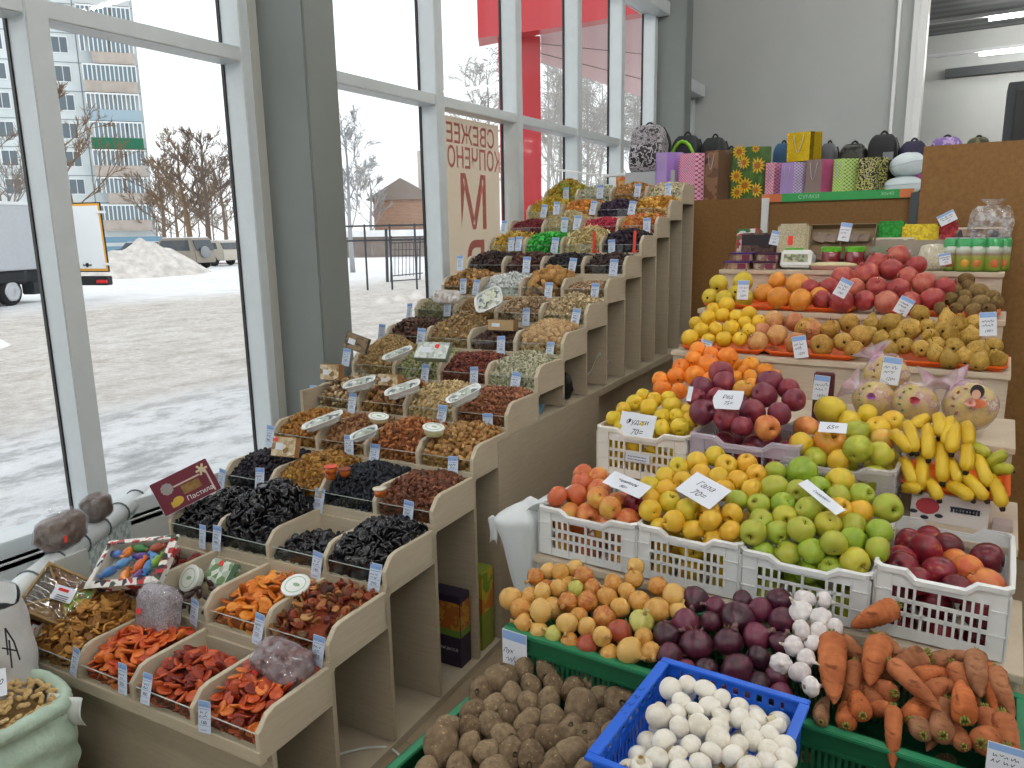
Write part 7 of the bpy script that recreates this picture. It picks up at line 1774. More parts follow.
# potatoes
p4 = [(225, 355, 56), (150, 390, 40), (308, 410, 54), (175, 440, 44), (65, 460, 44), (135, 512, 46), (35, 512, 46), (240, 465, 42), (350, 502, 50), (285, 535, 74), (160, 565, 56), (448, 515, 72), (30, 580, 52), (235, 607, 46), (130, 645, 62), (315, 655, 40), (400, 655, 56), (58, 655, 34), (240, 710, 66), (70, 730, 56), (350, 722, 46), (165, 748, 46), (10, 680, 42), (15, 390, 48), (380, 592, 52), (500, 600, 52), (510, 490, 50), (460, 690, 50), (420, 740, 46), (300, 770, 50), (520, 680, 46)]
p4 += [((380-512)*4+x*.1406*4, (660-576)*4+y*.1406*4, r*.1406*4) for x, y, r in ((750, 210, 95), (890, 130, 120), (680, 380, 95), (845, 310, 78), (970, 300, 66), (820, 480, 90), (970, 415, 75), (670, 620, 95), (520, 500, 72), (450, 640, 140), (890, 600, 95), (850, 730, 100), (560, 775, 90), (650, 490, 70), (350, 770, 70), (740, 640, 60))]
heap_of(p4, (512, 576), .25, (1.16, .425, .22), .036, POT, D, 'earthy brown potato', 'green crate of potatoes', 'earthy potatoes', 'potato', 'potato', rng_=(.84, 1.5), keep=.86, box=(-1.05, -.48, 1.10, 1.478, .42), tilt=lambda: rand_rot(), fill=(-1.04, -.49, 1.11, 1.47, (.38,)))
heap_of([(230, 735, 60), (420, 740, 66), (560, 765, 70), (340, 770, 50), (130, 770, 55), (700, 780, 60)], (768, 576), .25, (1.40, .36, .02), .042, POT, D, 'dark potato', 'crate under carrots', 'dark potatoes under the carrots', 'potato', 'potato', rng_=(.85, 1.4), zmin=.226)
# mushrooms
m6 = [(450, 260, 76), (575, 240, 56), (660, 265, 76), (770, 330, 66), (535, 355, 70), (405, 430, 86), (700, 405, 76), (645, 500, 78), (510, 505, 58), (890, 375, 65), (885, 475, 72), (790, 570, 86), (410, 600, 86), (580, 625, 72), (720, 670, 76), (865, 690, 76), (360, 710, 80), (960, 510, 58), (910, 610, 56), (1000, 620, 60), (500, 710, 58), (960, 740, 80), (640, 745, 72), (510, 770, 60), (270, 755, 60), (790, 465, 34), (1010, 460, 52), (1060, 560, 60), (1080, 650, 70), (1130, 700, 66), (1060, 740, 70), (1150, 620, 55), (1100, 500, 50), (1160, 760, 66), (620, 390, 45), (760, 480, 45), (470, 420, 45)]
def mtilt():
    return Euler((random.uniform(-1.0, .9), random.uniform(-.9, .9), random.uniform(-PI, PI))).to_matrix() if random.random() < .8 else rand_rot()
heap_of(m6, (600, 648), s6, (1.12, .652, .03), .0240, MUS, D, 'white mushroom', 'blue crate of mushrooms', 'white mushrooms', 'mushroom', 'mushroom', rng_=(.86, 1.3), keep=.86, tilt=mtilt, fill=(-.53, -.28, 1.13, 1.47, (.612,)))
# carrots
CR = [((510, 150), (330, 215), 45), ((430, 240), (535, 300), 40), ((260, 280), (265, 535), 62), ((450, 290), (405, 455), 52), ((630, 320), (500, 350), 46), ((590, 395), (690, 355), 42), ((490, 390), (690, 570), 38), ((500, 485), (450, 440), 44), ((440, 515), (400, 440), 38), ((378, 565), (360, 455), 42), ((312, 585), (320, 465), 40), ((212, 585), (232, 475), 32), ((500, 545), (500, 690), 34), ((575, 570), (600, 500), 50), ((620, 645), (610, 585), 42), ((697, 655), (690, 535), 50), ((782, 615), (765, 440), 50), ((830, 325), (850, 485), 44), ((865, 345), (912, 525), 38), ((905, 380), (985, 560), 38), ((740, 340), (790, 405), 40), ((645, 475), (730, 395), 42), ((855, 685), (900, 620), 56), ((870, 525), (908, 670), 40), ((935, 560), (990, 725), 46), ((290, 235), (385, 300), 36), ((350, 345), (335, 395), 36), ((490, 550), (440, 520), 34), ((715, 490), (690, 540), 36), ((780, 690), (770, 640), 36), ((660, 330), (720, 300), 34), ((960, 690), (985, 740), 46)]
yy, zz0, sl_ = 1.53, .612, .30
nC = (D.Z-D.Y*sl_).normalized(); kC = nC.dot(D.w(0, yy, zz0)); CARS = []
for i, (a, b, r) in enumerate(CR):
    A = on_plane(768+a[0]*.25, 576+a[1]*.25, nC, kC); Bp = on_plane(768+b[0]*.25, 576+b[1]*.25, nC, kC); dep = (A-CAM).dot(FF); R = min(.030, max(.014, r*.25*dep/FPX))
    lift = {2: .030, 3: .026, 6: .034, 0: .022, 16: .03, 15: .014, 12: .016}.get(i, (i*37 % 5)*.005-.008)
    A = A+nC*lift; L = (Bp-A).length
    if L < .10: Bp = A+(Bp-A).normalized()*.11-nC*.035
    Bp = Bp+nC*(lift-.012)
    CARS.append([A, Bp, R])
for i, (A, Bp, R) in enumerate(CARS):
    o = carrot(A, Bp, R, random.uniform(-.05, .05), i+1, 'x'); PILES.append(('earthy carrot', 'green crate of carrots', [(o, R)], 'carrots'))
# bananas
BN = [((195, 215), (300, 350)), ((285, 160), (335, 350)), ((410, 180), (412, 395)), ((470, 95), (480, 240)), ((395, 95), (320, 170)), ((555, 120), (530, 300)), ((585, 175), (560, 355)), ((655, 150), (660, 300)), ((655, 300), (650, 470)), ((260, 370), (320, 540)), ((375, 310), (360, 570)), ((480, 280), (500, 530)), ((550, 370), (612, 522)), ((720, 330), (802, 560)), ((410, 500), (480, 628)), ((560, 540), (692, 640)), ((660, 480), (782, 642)), ((810, 490), (885, 690)), ((270, 540), (352, 572)), ((700, 290), (790, 365)), ((800, 400), (900, 350)), ((850, 440), (945, 455))]
tray(-.200, .06, 2.338, 2.60, .858, 'rounded orange tray under the bananas', h=.026)
bxb = empty('banana_box', D.w(-.07, 2.45, ST[4][1]), 'white and pink cardboard box with a red logo under the banana tray', 'box', rz=A_D)
m = MB(); m.box((-.17, 2.345, ST[4][1]), (.02, 2.62, .860), D); part('box_body', m, flat('#d9d3d3', .6), bxb, bevel=.002)
x0, x1 = -.17, .02
m = MB(); q = D.w(-.128, 2.3435, .822); m.ball(q, (.030, .0014, .024), 18, 6, D.R.to_3x3()); lg = part('logo', m, flat('#b5404c', .5), bxb)
m = MB()
for a, b in ((-.034, -.02), (.030, -.024), (-.005, -.034)): m.ball(D.w(-.128+a, 2.3425, .822+b), (.011, .0012, .006), 10, 5, D.R.to_3x3())
m.obox(D.w(-.04, 2.3435, .828), (.065, .001, .006), D.R.to_3x3()); m.obox(D.w(-.035, 2.3435, .818), (.05, .001, .004), D.R.to_3x3())
for k in range(9): m.obox(D.w(-.068+.008*k, 2.3432, .823), (.004 if k % 2 else .006, .001, .016), D.R.to_3x3())
part('black_print', m, M_ink, lg)
m = MB(); m.box((.03, 2.36, ST[4][1]), (.078, 2.42, ST[4][1]+.02), D); solo('folded_paper', m, flat('#b6a6a4', .6), D.w(.05, 2.39, ST[4][1]), 'folded greyish paper lying beside the banana box', 'paper', bevel=.002)
nB = (D.Z-D.Y*1.15).normalized(); kB = nB.dot(D.w(0, 2.325, .885)); 
for i, (a, b) in enumerate(BN):
    up_ = .012 if i in (0, 1, 2, 6, 8) else (-.012 if i in (9, 10, 12, 14, 18, 4) else 0)
    A = on_plane(864+a[0]*s6, 400+a[1]*s6, nB, kB)+nB*(up_-.012); Bp = on_plane(864+b[0]*s6, 400+b[1]*s6, nB, kB)+nB*up_
    A = A+(A-Bp)*.22-nB*.02; mid = (A+Bp)/2+nB*(.046)+D.X*random.uniform(-.008, .008)
    o = banana(A, mid, Bp, .0178 if i < 18 else .0165, i, 'x', green=i in (19, 20, 21)); PILES.append(('green yellow banana' if i in (19, 20, 21) else 'ripe yellow banana', 'orange banana tray', [(o, .05)], 'bananas'))
# ------------------------------------------------------------------ wrapped pomelos, packets, jars, cans, cards on the display
DR3 = D.R.to_3x3()
def pomelo(px, py, y, R, label, seed, face='#c9a83c', tail=None, logo='#c06a90', z=None):
    x, _, zz = D.at_y(px, py, y); c = D.w(x, y, zz if z is None else z); r = empty('wrapped_pomelo', c, label, 'pomelo', 'wrapped pomelos'); 
    m = MB(); m.lathe([(math.sin(PI*i/14)*R, -math.cos(PI*i/14)*R*.95) for i in range(15)], c, DR3, 26); part('fruit', m, skin([(.3, '#c2a444'), (.6, '#d0b658'), (.8, '#d9c47a')], 9, .45, .4), r, smooth=True)
    def fn(u, v):
        th = u*2*PI; ph = .08+v*(PI-.3); w_ = noise.noise(Vector((math.cos(th)*2.2+seed, math.sin(th)*2.2, ph*1.8)))
        return c+DR3@(Vector((math.sin(ph)*math.cos(th), math.sin(ph)*math.sin(th), -math.cos(ph)))*R*(1.03+.07*w_+.12*v**8))
    m = MB().grid(fn, 44, 22); part('printed_film', m, M_pfilm, r, smooth=True)
    td = tail or Vector((0, .2, 1)); td = td.normalized()
    def ft(u, v):
        th = u*2*PI; k = R*(.62-.36*math.sin(min(1, v*1.8)*PI/2)+.85*max(0, v-.4)); k *= 1+.30*math.sin(5*th+seed)*v+.55*noise.noise(Vector((math.cos(th)*3, math.sin(th)*3, v*3+seed)))
        s = td.orthogonal().normalized(); q = td.cross(s)
        return c+td*R*(.72+.80*v)+s*k*math.cos(th)+q*k*math.sin(th)*.8
    m = MB().grid(ft, 30, 9); part('gathered_film', m, M_pfilm2, r, smooth=True)
    m = MB(); d = (CAM-c).normalized(); d = (d+D.X*.10*((seed % 3)-1)+Vector((0, 0, .12))).normalized(); M3 = look_m(d)
    pts = [(math.cos(a)*.20*R*(1+.15*math.sin(3*a+seed)), math.sin(a)*.17*R) for a in [2*PI*k/18 for k in range(18)]]
    V = []
    for px_, py_ in pts: 
        q = M3@Vector((px_, py_, math.sqrt(max(.01, R*R*1.08-px_*px_-py_*py_)))); V.append(c+q)
    cc = c+d*R*1.06; m.add(V+[cc], [(i, (i+1) % 18, 18) for i in range(18)]); part('printed_patch', m, flat(logo, .4, var=.25, scale=40), r, smooth=True)
    m = MB()
    for k in range(5): 
        a = k*.5+1.9; q = c+M3@Vector((math.cos(a)*.62*R, math.sin(a)*.62*R, R*.86)); m.ball(q, (R*.09, R*.05, R*.02), 8, 5, M3@Matrix.Rotation(k, 3, 'Z'))
    part('printed_leaves', m, flat('#3f7a2c' if seed % 2 else '#8a5a2c', .5), r, smooth=True)
    return r
def film_mat(c, a):
    t = NT('thin_film'); tr = t.n('ShaderNodeBsdfTransparent'); d = t.n('ShaderNodeBsdfPrincipled'); f = noise_tex(t, 22, 3)
    t.l(ramp(t, f, [(.4, lin(c)), (.62, lin('#d0a0bc')), (.68, lin(c))]), d.inputs['Base Color']); d.inputs['Roughness'].default_value = .25
    x = t.n('ShaderNodeMixShader'); mr = t.n('ShaderNodeMapRange'); t.l(f, mr.inputs[0]); mr.inputs[1].default_value = .35; mr.inputs[2].default_value = .7; mr.inputs[3].default_value = a[0]; mr.inputs[4].default_value = a[1]
    t.l(mr.outputs[0], x.inputs[0]); t.l(tr.outputs[0], x.inputs[1]); t.l(d.outputs[0], x.inputs[2]); t.l(x.outputs[0], t.out.inputs[0]); return t.m
M_pfilm, M_pfilm2 = film_mat('#e2d8d2', (.12, .55)), film_mat('#e0d8da', (.5, .85))
pomelo(886, 376, 2.84, .072, 'wrapped pomelo with a blue price tag on it, behind the mixed apples', 2, tail=Vector((-.5, .2, .9)), logo='#d9a0b4')
pomelo(874, 400, 2.73, .066, 'wrapped pomelo with a blue and pink print just behind the green apples', 3, logo='#a86aa8', tail=Vector((-.9, .2, .5)))
pomelo(914, 404, 2.73, .070, 'wrapped pomelo in the middle, behind the first bananas', 1, logo='#b8485c', tail=Vector((.5, .2, .8)))
pomelo(970, 406, 2.75, .077, 'wrapped pomelo with a dark-haired face printed on it, behind the bananas', 4, logo='#d8a49c', tail=Vector((-.6, .2, .8)))
# the portrait print: dark hair and a face
q = D.w(*D.at_y(977, 395, 2.668)); m = MB(); d = (CAM-q).normalized(); M3 = look_m(d, 0); 
ux = D.X; uz = (d.cross(ux)); uz = Vector((0, 0, 1)) if uz.z < .3 else uz.normalized()
def disc(mb, c, rx, rz, mi, off, n=16): mb.add([c+ux*rx*math.cos(a)+uz*rz*math.sin(a)+d*off for a in [2*PI*k/n for k in range(n)]], [tuple(range(n))], mi)
m = MB(); disc(m, q+uz*.010, .019, .022, 0, .000); disc(m, q+uz*.001-ux*.002, .012, .015, 1, .001); disc(m, q-uz*.026+ux*.004, .024, .014, 2, -.002)
solo('printed_portrait', m, [flat('#2a2024', .5), flat('#d3a58c', .5), flat('#d9784c', .5, var=.2, scale=60)], q, 'small printed picture of a dark-haired person on the pomelo wrapper', 'print')
M_filmw = glass_mat((.97, .97, .98), 1.5, 'wrinkled_film', .12, (.02, .55), (.8, .8, .82))
# packets on the top shelf (shelf z = 1.402)
Z1 = ST[0][1]
def pos(px, y, z=None): 
    x = D.at_y(px, 250, y)[0]; return x
def clam(px0, px1, y, z, h, label, lidc, fill, depth=.10):
    x0, x1 = D.at_y(px0, 255, y)[0], D.at_y(px1, 255, y)[0]; r = empty('plastic_tub', D.w((x0+x1)/2, y+depth/2, z), label, 'tub', 'lidded tubs on the top shelf')
    m = MB(); m.prism([D.w(x0+.008, y+.006, z), D.w(x1-.008, y+.006, z), D.w(x1-.008, y+depth-.006, z), D.w(x0+.008, y+depth-.006, z)], (0, 0, h*.8)); part('contents', m, fill, r, bevel=.003)
    m = MB(); m.box((x0+.003, y+.002, z), (x1-.003, y+.004, z+h*.8), D); part('clear_wall', m, M_clear, r)
    m = MB(); m.box((x0-.003, y-.004, z+h*.8), (x1+.003, y+depth, z+h), D); part('lid', m, flat(lidc, .35), r, bevel=.004)
    m = MB(); m.box((x0+(x1-x0)*.55, y+.0005, z+h*.12), (x0+(x1-x0)*.85, y+.0018, z+h*.7), D); part('label', m, flat('#7a2c4a', .5), r)
F1 = nut_print('#c9a884', '#b58a68', '#8a5a44', 60); F2 = nut_print('#a87a6a', '#8a5650', '#c9b09a', 70)
clam(723, 750, 3.80, Z1, .040, 'lower purple-lidded tub of cereal at the open end of the top shelf', '#5a2a7c', F1)
clam(729, 753, 3.83, Z1+.041, .040, 'upper purple-lidded tub of cereal at the open end of the top shelf', '#5a2a7c', F1)
clam(752, 777, 3.80, Z1, .040, 'lower dark purple-lidded tub of red cereal, second stack', '#4a2040', F2)
clam(755, 779, 3.83, Z1+.041, .038, 'upper dark purple-lidded tub of red cereal, second stack', '#4a2040', F2)
def block(name, px0, px1, py0, py1, y, d, label, mat, cat, tilt=0, parts=(), bev=.004, z=None):
    x0, x1 = D.at_y(px0, py1, y)[0], D.at_y(px1, py1, y)[0]; zt = D.at_y((px0+px1)/2, py0, y)[2]; z = Z1 if z is None else z; h = zt-z
    c = D.w((x0+x1)/2, y+d/2, z); r = empty(name, c, label, cat); M3 = DR3@rot3(tilt, 0, 0); W = x1-x0
    def P(u, v, w_): return c+M3@Vector((u*W, v*d, w_*h))
    m = MB(); m.obox(P(0, 0, .5), (W, d, h), M3); part('packet_body', m, mat, r, bevel=bev)
    for nm, u, w_, su, sw, pm in parts:
        m = MB(); m.obox(P(u, -.5, w_)+M3@Vector((0, -.0012, 0)), (su*W, .0015, sw*h), M3); part(nm, m, pm, r)
    return r
M_bisc = nut_print('#8a7668', '#6e5a50', '#a58f80', 30)
block('cookie_packet', 741, 775, 233, 250, 3.98, .10, 'dark packet of cereal bars standing behind the purple tubs', nut_print('#5a4038', '#7a5a4c', '#3a2a28', 50), 'packet', parts=(('printed_band', 0, .8, .96, .3, flat('#332a30', .5)),))
block('herb_packet', 734, 757, 229, 252, 4.02, .06, 'packet with green and red foil behind the purple tubs', blotch([(0, '#2f6a34'), (.45, '#c9c9c2'), (.55, '#b0343c'), (.62, '#3f7a44')], 14), 'packet', tilt=-.2)
block('grain_bag', 775, 806, 224, 262, 3.93, .07, 'clear bag of pale grain with a red dot on the top shelf', speck('#b5a384', '#d0c1a2', 220), 'bag', parts=(('clear_top', 0, .86, .98, .26, M_clear), ('red_sticker', -.05, .62, .16, .2, M_redot)), bev=.012, tilt=-.08)
block('white_tub', 779, 810, 252, 270, 3.83, .10, 'white square tub with a printed window label on the top shelf', flat('#e3e4e2', .35), 'tub', parts=(('label', 0, .5, .78, .45, nut_print('#9aa888', '#c9c2a0', '#4a5a44', 60)),), bev=.008, tilt=-.3)
def jar(px, y, lab, zt=.062, R=.024, dot=False):
    x = D.at_y(px, 255, y)[0]; c = D.w(x, y, Z1); r = empty('jam_jar', c, lab, 'jar', 'jam jars on the top shelf'); h = zt
    m = MB(); m.lathe([(0, 0), (R*.9, 0), (R, .006), (R, h-.012), (R*.85, h-.004), (0, h-.004)], c, None, 24); part('glass_body', m, flat('#7a1620', .1, .8, coat=.6), r, smooth=True)
    m = MB(); m.lathe([(R*.9, h-.012), (R*1.04, h-.012), (R*1.06, h+.008), (R*.98, h+.011), (0, h+.011)], c, None, 24); part('lid', m, flat('#5fae2c', .4), r)
    if dot: m = MB(); m.box((x-.012, y-R-.002, Z1+.015), (x+.014, y-R+.004, Z1+.037), D); part('red_sticker', m, M_redot, r)
jar(794, 3.91, 'jar with a green lid half hidden behind the white square tub', .09, .040)
jar(831, 3.93, 'jar of red jam with a green lid and an orange-red sticker', .095, .043, True)
jar(855, 3.93, 'jar of red jam with a green lid, without a sticker', .095, .043)
# box with brown wafers
x0, x1 = D.at_y(806, 250, 4.0)[0], D.at_y(872, 250, 4.0)[0]; bt = D.at_y(840, 225, 4.06)[2]
bx = empty('wafer_box', D.w((x0+x1)/2, 4.04, Z1), 'open brown box of wafer pieces tilted up on the top shelf', 'box'); M3 = DR3@rot3(1.0, 0, 0); c = D.w((x0+x1)/2, 4.05, (Z1+bt)/2); W = x1-x0; Hh = (bt-Z1)*1.12
m = MB(); m.obox(c+M3@Vector((0, 0, -.02)), (W, Hh, .004), M3)
for sx in (-1, 1): m.obox(c+M3@Vector((sx*W/2, 0, 0)), (.004, Hh, .04), M3)
for sy in (-1, 1): m.obox(c+M3@Vector((0, sy*Hh/2, 0)), (W, .004, .04), M3)
m.obox(c, (.004, Hh, .035), M3); part('tray', m, flat('#8a7458', .6), bx)
for k in range(10):
    q = c+M3@Vector((-W*.42+W*.84*((k % 5)+.5)/5, -Hh*.25+Hh*.45*(k//5), .002+.004*(k % 3))); m = MB(); m.obox(q, (.05, .045, .006), M3@rot3(random.uniform(-.25, .25), random.uniform(-.25, .25), random.uniform(-.5, .5)))
    solo('wafer', m, M_bisc, q, 'flat brown wafer piece lying in the tilted box', 'wafer', 'wafer pieces in the tilted box', bevel=.0015)
c = D.w(pos(832, 3.82), 3.86, Z1); r = empty('round_cake', c, 'flat round cake tub with a cream top, in front of the jam jars', 'tub'); R = .105
m = MB(); m.lathe([(0, 0), (R*.9, 0), (R, .022)], c, DR3@Matrix.Diagonal((1, .55, 1)), 32); part('clear_base', m, flat('#b07a70', .3), r, smooth=True)
m = MB(); m.lathe([(R*1.02, .02), (R*.98, .028), (R*.6, .036), (0, .038)], c, DR3@Matrix.Diagonal((1, .55, 1)), 32, wob=lambda a, t: 1+.02*math.sin(9*a)); part('cream_top', m, flat('#d2c39c', .5, var=.08), r, smooth=True)
block('nut_assortment', 869, 911, 236, 262, 4.02, .03, 'film-wrapped tray of nuts with bright reflections behind the pomegranates', nut_print('#8a7c72', '#5a4a42', '#d9d2cc', 30), 'packet', tilt=-.45, parts=(('clear_film', 0, .5, .98, .96, M_film), ('tray_edge', 0, .97, 1, .06, flat('#d3c9b2', .5))))
block('seed_packet', 866, 890, 247, 276, 3.90, .05, 'dull green packet just behind the topmost pomegranates', flat('#6e7a60', .5, var=.2), 'packet', tilt=-.3)
block('green_sweets_bag', 876, 904, 221, 240, 4.10, .05, 'clear packet of bright green sweets on the top shelf', speck('#1f7a2a', '#2fa03a', 90), 'packet', bev=.01, z=Z1+.075)
block('yellow_sweets_bag', 901, 938, 224, 240, 4.09, .05, 'clear packet of bright yellow sweets on the top shelf', speck('#c8a81c', '#e6cf3a', 90), 'packet', bev=.01, z=Z1+.075)
block('red_sweets_bag', 938, 957, 221, 240, 4.10, .05, 'clear packet of red sweets with a blue tag on the top shelf', speck('#8a1c24', '#b8343c', 90), 'packet', bev=.01, z=Z1+.075)
block('shelf_box', 872, 960, 240, 258, 4.06, .10, 'low pale box carrying the packets of coloured sweets', flat('#9a8f80', .6), 'box', bev=.002)
c = D.w(pos(935, 3.86), 3.88, Z1+.055); bag(0, 0, 0, (.125, .08, .125), -A_S+A_D, -.5, 'clear bag of pale rice-like grain leaning on the sweets packets', speck('#c2b898', '#d9d0b2', 260), c=c, seed=12, knot=False, name='bag_of_grain')
block('dried_fruit_tray', 952, 1002, 228, 246, 4.08, .05, 'tray with two rows of nuts and dark berries behind the cans', nut_print('#b59a86', '#7a5a4a', '#2a2634', 40), 'tray', tilt=-.3, parts=(('tray_edge', 0, .97, 1, .07, flat('#d9cdb8', .5)),), z=Z1+.07)
block('shelf_box', 952, 1000, 246, 258, 4.10, .08, 'low box carrying the berry tray behind the cans', flat('#9a8f80', .6), 'box', bev=.002)
def can(px, y, lab, k):
    x = D.at_y(px, 260, y)[0]; c = D.w(x, y, Z1); r = empty('drink_can', c, lab, 'can', 'fruit juice cans'); R, H = .0335, .142
    def cm():
        t = NT('can_print'); tc = t.n('ShaderNodeTexCoord'); sp_ = t.n('ShaderNodeSeparateXYZ'); t.l(tc.outputs['Object'], sp_.inputs[0]); mr = t.n('ShaderNodeMapRange'); t.l(sp_.outputs[2], mr.inputs[0]); mr.inputs[1].default_value = 0; mr.inputs[2].default_value = H
        col = ramp(t, mr.outputs[0], [(.0, lin('#4a6a24')), (.10, lin('#8aa03a')), (.45, lin('#a8b058')), (.52, lin('#9a8478')), (.62, lin('#c9d2c2')), (.70, lin('#d0dccc')), (.74, lin('#3f9a5c')), (.95, lin('#4aa868'))])
        bsdf(t, col, .3, .5, metal=.2); return t.m
    if 'can' not in _M: _M['can'] = cm()
    m = MB(); m.lathe([(0, 0), (R*.85, 0), (R, .006), (R, H-.012), (R*.86, H-.002)], c, None, 26); part('can_body', m, _M['can'], r, smooth=True)
    m = MB(); m.lathe([(R*.86, H-.004), (R*.86, H+.002), (R*.78, H+.002), (R*.76, H-.003), (0, H-.003)], c, None, 26); part('can_lid', m, flat('#b9c0c4', .3, metal=.8), r)
    m = MB(); q = D.w(x+(-.004, .004, .0, .006)[k], y-R*.93, Z1+.036); m.ball(q, (.016, .006, .018), 14, 8, DR3); part('printed_fruit', m, flat(('#c8643a', '#d29a34', '#c87a3a', '#c86a3c')[k], .4), r, smooth=True)
    m = MB(); q = D.w(x, y-R*.985, Z1+.10); m.obox(q, (.034, .002, .014), DR3); part('white_band', m, flat('#e2eae0', .4), r)
for k, (px, lab) in enumerate(((951, 'juice can nearest the bag of grain, standing a little behind'), (964, 'second juice can from the bag of grain'), (977, 'third juice can from the bag of grain'), (993, 'juice can nearest the hardboard panel end'))):
    can(px, 3.84+(.03 if k == 0 else 0), lab, k)
can(1001, 3.90, 'juice can half hidden behind the end one', 3)
c = D.w(pos(988, 4.06), 4.08, Z1+.20); bag(0, 0, 0, (.17, .09, .16), -A_S+A_D, 0, 'empty-looking crumpled clear bag standing above the juice cans', M_filmw, c=c, seed=21, film=False, knot=True, name='crumpled_bag')
block('shelf_box', 968, 1003, 233, 258, 4.17, .03, 'narrow box hidden under the crumpled clear bag', flat('#8a7a66', .6), 'box', bev=.002)
c = D.w(pos(914, 4.12), 4.13, Z1+.13); bag(0, 0, 0, (.26, .06, .07), -A_S+A_D, 0, 'crumpled clear film lying over the coloured sweets', M_filmw, c=c, seed=23, film=False, knot=False, name='crumpled_film')
# packet beside pomelo with its tag
block('dark_packet', 812, 832, 373, 405, 2.70, .03, 'dark red packet standing behind a blue tag by the mixed apples', flat('#5a2a30', .5, var=.2), 'packet', z=ST[3][1])
# crinkled empty film on s3 edge
# ---- price cards on crates: white paper with handwriting
def card(P4, lab, lines, name='price_card', thick=.0012, seed=1, cut=False, header=None):
    """P4: corners TL,TR,BR,BL in the world"""
    TL, TR, BR, BL = P4; ux = ((TR-TL)+(BR-BL)).normalized(); w_ = ((TR-TL).length+(BR-BL).length)/2; h = ((BL-TL).length+(BR-TR).length)/2; n = ux.cross((TL-BL)).normalized()
    if n.dot(CAM-TL) < 0: n = -n
    uy = n.cross(ux).normalized(); 
    if uy.dot(TL-BL) < 0: uy = -uy
    c = (TL+TR+BR+BL)/4; o = c-ux*w_/2-uy*h/2; m = MB()
    if cut: P = [o+ux*w_*.12, o+ux*w_*.94, o+ux*w_+uy*h*.5, o+ux*w_+uy*h, o+ux*w_*.12+uy*h, o+uy*h*.62, o+uy*h*.4]
    else: P = [o, o+ux*w_, o+ux*w_+uy*h, o+uy*h]
    m.prism([p-n*thick for p in P], n*thick)
    m.cur = 1
    for body, u, v, s in lines:
        if body: put_text(m, body, s*h, o+ux*w_*u+uy*h*v+n*.0006, (ux+uy*.06).normalized(), (uy+ux*.28).normalized(), 1, squash=.9)
        else: scribble(m, o+ux*w_*u+uy*h*v+n*.0002, ux, uy, w_*s, h*.10, random.Random(seed), 1, n, .3, .0012)
    if header: m.add([o+ux*w_*.02+uy*h*.985+n*.0004, o+ux*w_*.02+uy*h*.78+n*.0004, o+ux*w_*.98+uy*h*.78+n*.0004, o+ux*w_*.98+uy*h*.985+n*.0004], [(0, 1, 2, 3)], 2)
    r = solo(name, m, [M_paper, M_ink, M_tagh], c, lab, 'price tag', 'handwritten price cards' if not header else 'blue price tags on the fruit display')
    return r
def plane4(pts, fr, y0, z0, sl, lift=0.0):
    n = (fr.Z-fr.Y*sl).normalized(); k = n.dot(fr.w(0, y0, z0))+lift; return [on_plane(x, y, n, k) for x, y in pts]
card(plane4([(622, 409), (655, 418), (653, 441), (617, 438)], D, 2.28, .95, 2.2), 'white card handwritten with 70, on the small yellow apples', [('Фуджи', .5, .66, .30), ('70=', .55, .28, .34)], seed=2)
card(plane4([(612, 470), (650, 486), (641, 499), (605, 483)], D, 1.90, .80, .45, .052), 'white card lying at the back of the pink apple crate', [('Чемпион', .5, .62, .30), ('80=', .5, .26, .30)], seed=3)
card(plane4([(694, 470), (729, 490), (712, 510), (678, 491)], D, 1.90, .80, .50, .054), 'white card lying tilted on the yellow apples', [('Гала', .5, .66, .32), ('70=', .52, .28, .36)], seed=4)
card(plane4([(714, 389), (745, 392), (740, 409), (712, 409)], D, 2.31, .985, 1.2, .036), 'white card with a cut corner among the purple red apples', [('75=', .55, .3, .3), ('Ред', .5, .64, .3)], seed=5, cut=True)
card(plane4([(808, 480), (846, 510), (836, 515), (797, 483)], D, 1.90, .80, .45, .054), 'curled white card standing among the green apples', [('Семеренко', .5, .55, .38)], seed=6)
card(plane4([(818, 421), (848, 424), (846, 433), (820, 432)], D, 2.31, .945, .8, .052), 'small white card between the yellow quince and the green apple', [('65=', .5, .5, .6)], seed=7)
card(plane4([(689, 386), (692, 387), (692, 401), (686, 401)], D, 2.30, .955, 2.0), 'narrow white card edge between oranges and purple apples', [], seed=8)
card(plane4([(626, 452), (650, 456), (649, 464), (625, 460)], D, 2.262, .86, 40), 'white sticker with print on the front of the cream crate', [(None, .1, .55, .8), (None, .1, .2, .8)], seed=9)
def dtag(px, py, w_, h, y, lab, tilt=0.0, lean=.12, header=True):
    x, _, z = D.at_y(px, py, y); ux = DR3@rot3(0, tilt, 0)@Vector((1, 0, 0)); uy = DR3@rot3(-lean, tilt, 0)@Vector((0, 0, 1)); c = D.w(x, y, z)
    P = [c-ux*w_/2+uy*h/2, c+ux*w_/2+uy*h/2, c+ux*w_/2-uy*h/2, c-ux*w_/2-uy*h/2]
    return card(P, lab, [(None, .1, .58, .8), ('%d=' % random.choice((80, 120, 160, 190)), .55, .2, .17), (None, .12, .40, .7)], 'price_tag', seed=int(px), header=True)
dtag(743, 290, .050, .085, 3.425, 'blue price tag on the quinces at the open end of the second shelf')
dtag(845, 232, .050, .085, 3.92, 'blue price tag on the tilted box of wafers', .15)
dtag(947, 218, .072, .05, 4.05, 'blue price tag stuck on the red sweets', -.5)
dtag(775, 238, .045, .07, 3.95, 'pale tag beside the bag of grain with a red dot', .2)
dtag(904, 306, .055, .07, 3.40, 'blue price tag between pomegranates and kiwis', .45)
dtag(988, 324, .050, .080, 3.02, 'pale blue price tag hanging at the end of the pear tray', -.1)
dtag(800, 347, .052, .085, 3.01, 'blue price tag between the pomegranate tray and the pear tray', -.22)
